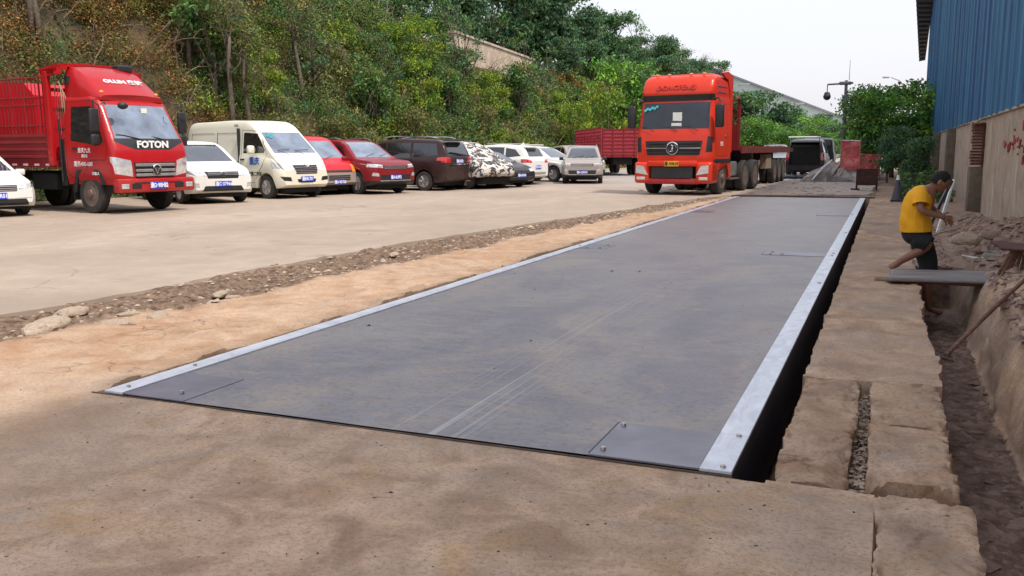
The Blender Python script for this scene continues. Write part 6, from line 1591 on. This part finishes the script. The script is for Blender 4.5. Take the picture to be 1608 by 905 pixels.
board('plank', (m_.x+.0, 10.35, .085), b.x-a.x+.10, .62, .035, (R(2), R(-1.5), R(-3)), M['oldwood'], 'wide weathered grey plank bridging the trench in front of the worker', 'plank')
board('plank', (m_.x+.12, 10.20, .045), b.x-a.x+.25, .16, .04, (0, R(0), R(-4)), M['brownwood'], 'thin dark plank lying under the wide grey plank', 'plank')
board('plank', (m_.x-.46, 10.25, .055), .42, .11, .05, (0, 0, R(10)), M['palewood'], 'short pale split board poking out left of the grey plank', 'plank')
def stick(name, p0, p1, r, mat, label, cat, group=None, n=7, bend=.01):
    p0, p1 = Vector(p0), Vector(p1); c = p0.copy()
    m = (p0+p1)/2+Vector((0, 0, bend)); o = MB().tube([p0-c, (p0+m)/2-c, m-c, (m+p1)/2-c, p1-c], [r, r*1.04, r, r*.98, r*.9], n).build(name, mat, smooth=50); o.location = c
    return tag(o, label, cat, group)
# long-handled hoe leaning out of the trench
h0 = PY(1483, 566, 7.4); h0.z = max(h0.z, -.5); h1 = PY(1606, 452, 8.6)
hoe = empty('hoe', h0, label='long-handled hoe standing in the trench and leaning over the spoil bank', cat='hoe')
L_ = h1-h0; L_ = L_*1.25
MB().tube([(0, 0, 0), L_*.5+Vector((0, 0, .015)), L_], [.017, .018, .016], 8).build('handle', M['brownwood'], hoe, smooth=50)
MB().box(-.10, .06, -.06, .06, -.015, .0, rot=Matrix.Rotation(R(14), 3, 'Y'), bev=.004).cyl((0, 0, -.02), (L_.normalized()*.07), .026, .022, 8).build('blade', M['ruststeel'], hoe)
# bundle of tool handles under a brown board at the right edge
tb = PY(1592, 430, 10.0); M['rusttool'] = simple('rust_brown_board', (.10, .045, .035), .85, 0, .35, 8, bump=.3)
for k, (x0, x1) in enumerate([(1563, 1590), (1570, 1596), (1579, 1601), (1590, 1606), (1600, 1612)]):
    a, b = PY(x0, 448+3*(k % 2), 9.9+.05*k), PY(x1, 402, 9.9+.06*k)
    stick('tool_handle', a, b, .017, M['brownwood'], ['leftmost wooden handle in the bundle standing under the brown board', 'second wooden handle from the left under the brown board', 'middle wooden handle under the brown board', 'fourth wooden handle under the brown board', 'rightmost handle of the bundle at the photo edge'][k], 'tool handle', 'wooden tool handles leaning on the spoil bank')
a = PY(1594, 398, 9.95); board('brown_board', (a.x+.05, 10.05, a.z+.01), .42, .38, .02, (R(6), R(4), R(10)), M['rusttool'], 'dark rust-brown board resting on the bundle of handles', 'board')
# pale sticks and pipe
a, b = G(1463, 377, .1), G(1511, 366, .25); stick('pale_stick', PY(1462, 377, 13.5), PY(1512, 365, 13.8), .012, M['palewood'], 'pale stick lying on the spoil at the level of the worker\'s knees', 'stick')
stick('pale_stick', PY(1427, 409, 11.6), PY(1449, 421, 11.5), .011, M['paper'], 'short white stick beside the worker\'s foot', 'stick')
a, b = PY(1511, 409, 11.9), PY(1546, 414, 11.9)
pk = empty('pick', b, label='pick-like tool with pale shaft and grey block head on the soil behind the plank', cat='pick')
MB().tube([a-b, (a-b)*.5+Vector((0, 0, -.01)), (0, 0, 0)], .016, 7).build('handle', M['paper'], pk, smooth=50); M['greyblock'] = simple('grey_mortar_block', (.24, .25, .20), .9, 0, .3, 9, bump=.5)
MB().box(-.02, .30, -.07, .07, -.07, .05, rot=Matrix.Rotation(R(8), 3, 'Y'), bev=.02).build('head', M['greyblock'], pk)
o = link('stone', SM[2].copy(), None); o.data.materials[0] = M['stone']; p = PY(1516, 376, 13.4); o.location = (p.x, 13.4, p.z-.08); o.scale = (.19, .15, .24); tag(o, 'big pale stone on the spoil heap against the wall', 'stone')
for k, (px, py, Y, s, lab) in enumerate([(1590, 402, 12.6, .10, 'reddish clod of earth near the right edge above the brown board'), (1560, 372, 13.6, .13, 'large earth clod on top of the spoil heap'), (1540, 384, 13.0, .09, 'medium earth clod left of the large one'), (1575, 385, 13.0, .11, 'broken earth clod right of the large one')]):
    o = link('earth_clod', SM[k].copy(), None); o.data.materials[0] = M['clod']; p = PY(px, py, Y); o.location = (p.x, Y, float(ground_at(np.array([p.x]), np.array([Y]))[0])+.02); o.scale = (s, s, s*1.3); tag(o, lab, 'earth clod', 'clods on the spoil heap')
# steel channel and pale strip leaning against the wall behind the worker
M['darksteel'] = simple('dark_steel_section', (.03, .03, .04), .5, .3, .3)
a, b = PY(1458, 368, 12.6), PY(1496, 292, 13.6); stick('steel_bar', a, b, .028, M['darksteel'], 'dark steel bar leaning on the wall behind the worker', 'steel bar', n=4)
a, b = PY(1466, 372, 12.9), PY(1497, 290, 14.0); stick('pale_batten', a+Vector((.05, 0, 0)), b+Vector((.02, 0, 0)), .02, M['paper'], 'thin pale batten leaning just behind the dark steel bar', 'batten', n=4)
# stone and rag bits in slot and trench
o = link('pebble', SM[1].copy(), None); o.data.materials[0] = M['stone']; p = G(1352, 668, -.02); o.location = (-.055, p.y, -.04); o.scale = (.022, .028, .03); tag(o, 'rounded grey pebble wedged in the slot between slabs', 'pebble')
stick('twig', G(1350, 640, 0), G(1362, 655, -.02), .006, M['bark'], 'short dark twig sticking out of the slot between slabs', 'twig')
o = link('brick_bit', SM[3].copy(), None); o.data.materials[0] = M['clod']; p = G(1528, 690, -.5); o.location = (p.x, p.y, -.49); o.scale = (.05, .03, .035); tag(o, 'dark brick fragment on the trench floor', 'brick fragment')

# ---------------------------------------------------------------- the worker
def skin_obj(name, chains, mat, parent=None, sub=2, extra=None):
    """chains: list of ([points], [radii]); first chain is rooted, others may start at an existing point (shared joint)"""
    me = bpy.data.meshes.new(name); V = []; E_ = []; Rr = []; idx = {}; roots = []
    for pts, rad in chains:
        prev = None
        for p, r_ in zip(pts, rad):
            k = tuple(round(c, 4) for c in p)
            if k not in idx: idx[k] = len(V); V.append(p); Rr.append(r_); new = True
            else: new = False
            i = idx[k]
            if prev is not None: E_.append((prev, i))
            elif new: roots.append(i)
            prev = i
    me.from_pydata([tuple(v) for v in V], E_, [])
    o = bpy.data.objects.new(name+'_tmp', me); COL.objects.link(o)
    m = o.modifiers.new('skin', 'SKIN'); m.use_smooth_shade = True
    sv = me.skin_vertices[0].data
    for i, r_ in enumerate(Rr):
        rr = r_ if isinstance(r_, tuple) else (r_, r_)
        sv[i].radius = rr; sv[i].use_root = i in roots
    s = o.modifiers.new('sub', 'SUBSURF'); s.levels = sub; s.render_levels = sub
    bpy.context.view_layer.update()
    res = bpy.data.meshes.new_from_object(o.evaluated_get(bpy.context.evaluated_depsgraph_get()))
    bpy.data.objects.remove(o)
    if extra:
        bm = bmesh.new(); bm.from_mesh(res); extra(bm); bm.to_mesh(res); bm.free()
    res.name = name; res.shade_smooth(); res.materials.clear()
    return link(name, res, mat, parent)
M['skin'] = simple('tanned_skin', (.25, .115, .065), .55, 0, .15, 10)
M['hair'] = simple('short_black_hair', (.006, .005, .005), .8, 0, .4, 40, bump=.6)
M['shirt'] = simple('yellow_tshirt', (.84, .40, .01), .85, 0, .14, 5, bump=.35)
M['shorts'] = simple('black_shorts', (.014, .015, .018), .85, 0, .35, 6, bump=.4)
M['dirtyfoot'] = simple('dusty_foot', (.24, .16, .11), .8)
YM = 11.0
W0 = PY(1448, 440, YM)
wk = empty('person', (W0.x, YM, -.5), label='man in yellow T-shirt and black shorts bending over the trench behind the plank', cat='person')
def P(px, py, dy=0.0):
    py += 8*min(1, max(0, (335-py)/40))
    v = PY(px, py, YM+dy); return Vector((v.x-W0.x, dy, v.z+.5))
# skeleton: profile facing +x, bent forward, one leg in the trench, the other shin laid back on the concrete strip
hip = P(1442, 377); waist = P(1440, 352); chest = P(1446, 322); neckb = P(1459, 302); neck = P(1467, 293)
shN, shF = P(1448, 308, -.17), P(1452, 308, .17)
hN, hF = P(1441, 380, -.09), P(1445, 380, .09)
elN = P(1447, 338, -.25); wrN = P(1478, 347, -.20); elF = P(1464, 336, .24); wrF = P(1485, 350, .12)
knN = P(1461, 393, -.12); anN = P(1413, 417, -.12); toN = P(1396, 427, -.13)
knF = P(1458, 418, .10); anF = Vector((knF.x+.03, .10, .09)); toF = anF+Vector((.16, 0, -.05))
ch = [([hip, waist, chest, neckb, neck, P(1474, 288)], [(.13, .15), (.12, .14), (.13, .16), (.07, .07), (.052, .052), (.05, .05)]),
      ([neckb, shN, elN, wrN], [.07, .062, .046, .031]), ([neckb, shF, elF, wrF], [.07, .062, .046, .031]),
      ([hip, hN, knN, anN, anN+Vector((-.03, 0, -.035)), toN], [.13, .09, .062, .040, (.042, .04), (.022, .05)]), ([hip, hF, knF, anF, toF], [.13, .085, .058, .038, .03])]
def hand(w, e, side, curl=.45):
    d = (w-e).normalized(); up_ = Vector((0, 0, 1)); s_ = d.cross(up_).normalized()*side; n_ = s_.cross(d).normalized()
    palm = w+d*.055; out = [([w, palm], [.026, (.022, .034)])]
    for i, (off, ln) in enumerate(((-.030, .075), (-.010, .085), (.011, .080), (.030, .062))):
        b0 = palm+n_*off*1.0; k1 = b0+d*.035; c1 = (d*math.cos(curl)+s_*math.sin(curl)*-1).normalized(); k2 = k1+c1*ln*.45; c2 = (d*math.cos(curl*2)-s_*math.sin(curl*2)).normalized(); k3 = k2+c2*ln*.4
        out.append(([palm+n_*off*.6, k1, k2, k3], [.012, .0095, .0085, .0065]))
    t0 = w+d*.02+n_*.018; out.append(([w+d*.012+n_*.01, t0+n_*.03+d*.02, t0+n_*.045+d*.05-s_*.01], [.014, .0105, .008]))
    return out
ch += hand(wrN, elN, 1)+hand(wrF, elF, -1)
# toes
body = skin_obj('body', ch, M['skin'], wk)
# head
hc = P(1478, 285)
def head_mesh():
    bm = bmesh.new(); bmesh.ops.create_uvsphere(bm, u_segments=40, v_segments=28, radius=1)
    for v in bm.verts:
        x, y, z = v.co
        # x forward (face), z up
        X_ = x*.098; Y_ = y*.076; Z_ = z*.118
        if z < 0: X_ = X_*(1+.18*z)+.012*(-z); Y_ *= (1+.30*z)
        if z < -.15 and x < 0: X_ *= (1+.45*(z+.15))
        if x > .5:
            nz = math.exp(-((z+.12)/.16)**2-((y)/.16)**2)*(.030 if z > -.30 else .012); X_ += nz           # nose
            X_ += .010*math.exp(-((z-.22)/.10)**2)*math.exp(-(y/.5)**2)                                    # brow
            X_ -= .014*(math.exp(-((z-.03)/.10)**2-((abs(y)-.36)/.14)**2))                                 # eye sockets
            X_ += .008*math.exp(-((z+.46)/.07)**2-(y/.28)**2)-.006*math.exp(-((z+.53)/.03)**2-(y/.3)**2)+.009*math.exp(-((z+.60)/.06)**2-(y/.25)**2)  # lips
            X_ += .012*math.exp(-((z+.85)/.12)**2-(y/.3)**2)                                               # chin
        v.co = (X_, Y_, Z_)
    for s in (-1, 1):    # ears and eyes
        r_ = bmesh.ops.create_uvsphere(bm, u_segments=12, v_segments=8, radius=1)
        for v in r_['verts']: v.co = Vector((v.co.x*.020-.006, s*.076+v.co.y*.010+s*.003, v.co.z*.034-.006))
        r_ = bmesh.ops.create_uvsphere(bm, u_segments=10, v_segments=8, radius=.0125)
        for v in r_['verts']: v.co += Vector((.078, s*.029, .006))
    return bm
tilt_ = Matrix.Rotation(R(30), 3, 'Y')@Matrix.Rotation(R(0), 3, 'Z')
bm = head_mesh(); bmesh.ops.rotate(bm, cent=(0, 0, 0), matrix=tilt_, verts=bm.verts); bmesh.ops.translate(bm, vec=hc, verts=bm.verts)
hm = bpy.data.meshes.new('h'); bm.to_mesh(hm); bm.free()
bm = bmesh.new(); bm.from_mesh(body.data); bm.from_mesh(hm); bm.to_mesh(body.data); bm.free(); body.data.shade_smooth()
bm = bmesh.new(); bmesh.ops.create_uvsphere(bm, u_segments=36, v_segments=24, radius=1)
kill = []
for v in bm.verts:
    x, y, z = v.co; rdn = 1+.03*float(fbm(np.array([x*6+y*3]), np.array([z*6+y*2]), 3)[0])
    v.co = Vector((x*.102-.005, y*.080, z*.121+.005))*rdn
    if (x > .60 and z < .42+.1*math.sin(y*9)) or z < -.40 or (x > .12 and z < .05): kill.append(v)
bmesh.ops.delete(bm, geom=kill, context='VERTS'); bmesh.ops.rotate(bm, cent=(0, 0, 0), matrix=tilt_, verts=bm.verts); bmesh.ops.translate(bm, vec=hc, verts=bm.verts)
me = bpy.data.meshes.new('hair'); bm.to_mesh(me); bm.free(); me.shade_smooth(); hr = link('hair', me, M['hair'], wk); sm = hr.modifiers.new('t', 'SOLIDIFY'); sm.thickness = .004; sm.offset = 0
# shirt: torso lofted as elliptical rings in profile, plus sleeves
def loft(rings, bm, n=28, caps=(False, False), wr=0.0, sd=0):
    out = []
    for i, (c, ax, rx, ry) in enumerate(rings):
        c = Vector(c); ax = Vector(ax).normalized(); s_ = Vector((0, 1, 0)); f_ = s_.cross(ax).normalized(); ring = []
        for k in range(n):
            a = 2*math.pi*k/n; w_ = 1+wr*math.sin(a*5+i*.9+sd)*.5+wr*math.sin(a*9-i*1.3)*.4
            ring.append(bm.verts.new(c+f_*math.cos(a)*rx*w_+s_*math.sin(a)*ry*w_))
        out.append(ring)
    for a, b in zip(out, out[1:]):
        for k in range(n): bm.faces.new((a[k], a[(k+1) % n], b[(k+1) % n], b[k]))
    if caps[1]: bm.faces.new(out[-1])
    if caps[0]: bm.faces.new(out[0][::-1])
bm = bmesh.new()
loft([(P(1439, 370), (-.05, 0, 1), .176, .205), (P(1438, 360), (0, 0, 1), .172, .20), (P(1438, 347), (.04, 0, 1), .162, .192), (P(1440, 334), (.1, 0, 1), .158, .192), (P(1443, 321), (.2, 0, 1), .155, .20), (P(1447, 310), (.35, 0, 1), .140, .212), (P(1452, 302), (.6, 0, 1), .112, .195), (P(1456, 298), (.8, 0, 1), .085, .12), (P(1460, 296), (.9, 0, 1), .064, .070)], bm, wr=.035)
for sh, el, sd in ((shN, elN, 1), (shF, elF, 2)):
    d = (el-sh).normalized(); e2 = sh+(el-sh)*.62; st = sh-d*.05
    def ringo(c, rx, ry): return c, rx, ry
    q = d.to_track_quat('Z', 'Y').to_matrix(); rr = []
    for t_, r_ in ((-.06, .05), (0, .078), (.07, .085), ((e2-sh).length, .088)):
        c = sh+d*t_; rr.append([bm.verts.new(c+q@Vector((math.cos(2*math.pi*k/20)*r_*(1+.04*math.sin(k*2.2)), math.sin(2*math.pi*k/20)*r_, 0))) for k in range(20)])
    for a, b in zip(rr, rr[1:]):
        for k in range(20): bm.faces.new((a[k], a[(k+1) % 20], b[(k+1) % 20], b[k]))
bmesh.ops.subdivide_edges(bm, edges=bm.edges[:], cuts=2, use_grid_fill=True)
for v in bm.verts:
    x, y, z = v.co; f_ = abs(math.sin((z*1.2+x*1.1)*17+math.sin(y*11)*1.2)); nn_ = float(fbm(np.array([x*7+y*4]), np.array([z*9-y*3]), 3)[0])
    n_ = Vector((x-hip.x, y, 0)); n_ = n_.normalized() if n_.length > 1e-3 else n_; v.co += n_*(.010*nn_-.007*(1-f_)*(z < chest.z+.05))
bmesh.ops.recalc_face_normals(bm, faces=bm.faces); me = bpy.data.meshes.new('shirt'); bm.to_mesh(me); bm.free(); me.shade_smooth(); o = link('shirt', me, M['shirt'], wk)
m = o.modifiers.new('s', 'SUBSURF'); m.levels = m.render_levels = 1
tx = o.modifiers.new('t', 'SOLIDIFY'); tx.thickness = .006
bm = bmesh.new()
def leg(chain, n=20):
    rr = []
    for i, (c, d, r_) in enumerate(chain):
        q = Vector(d).normalized().to_track_quat('Z', 'Y').to_matrix(); rr.append([bm.verts.new(Vector(c)+q@Vector((math.cos(2*math.pi*k/n)*r_*(1+.05*math.sin(k*1.9+i)), math.sin(2*math.pi*k/n)*r_*(1+.03*math.sin(k*2.3)), 0))) for k in range(n)])
    for a, b in zip(rr, rr[1:]):
        k0 = min(range(n), key=lambda k: (b[k].co-a[0].co).length)
        for k in range(n): bm.faces.new((a[k], a[(k+1) % n], b[(k+1+k0) % n], b[(k+k0) % n]))
loft([(P(1440, 366), (0, 0, 1), .160, .190), (P(1440, 374), (0, 0, 1), .165, .200), (P(1441, 384), (0, 0, 1), .150, .195), (P(1443, 392), (0, 0, 1), .10, .14)], bm, caps=(True, True), wr=.02)
dN = knN-hN; dF = knF-hF
leg([(hN-dN*.1, dN, .10), (hN+dN*.25, dN, .112), (hN+dN*.6, dN, .104), (hN+dN*.93, dN, .098)])
leg([(hF-dF*.1, dF, .11), (hF+dF*.3, dF, .125), (hF+dF*.7, dF, .112), (hF+dF*1.05, dF, .105), (knF+Vector((.012, 0, -.16)), (0, 0, -1), .10)])
bmesh.ops.recalc_face_normals(bm, faces=bm.faces); me = bpy.data.meshes.new('shorts'); bm.to_mesh(me); bm.free(); me.shade_smooth(); o = link('shorts', me, M['shorts'], wk)
m = o.modifiers.new('s', 'SUBSURF'); m.levels = m.render_levels = 1
tx = o.modifiers.new('t', 'SOLIDIFY'); tx.thickness = .006
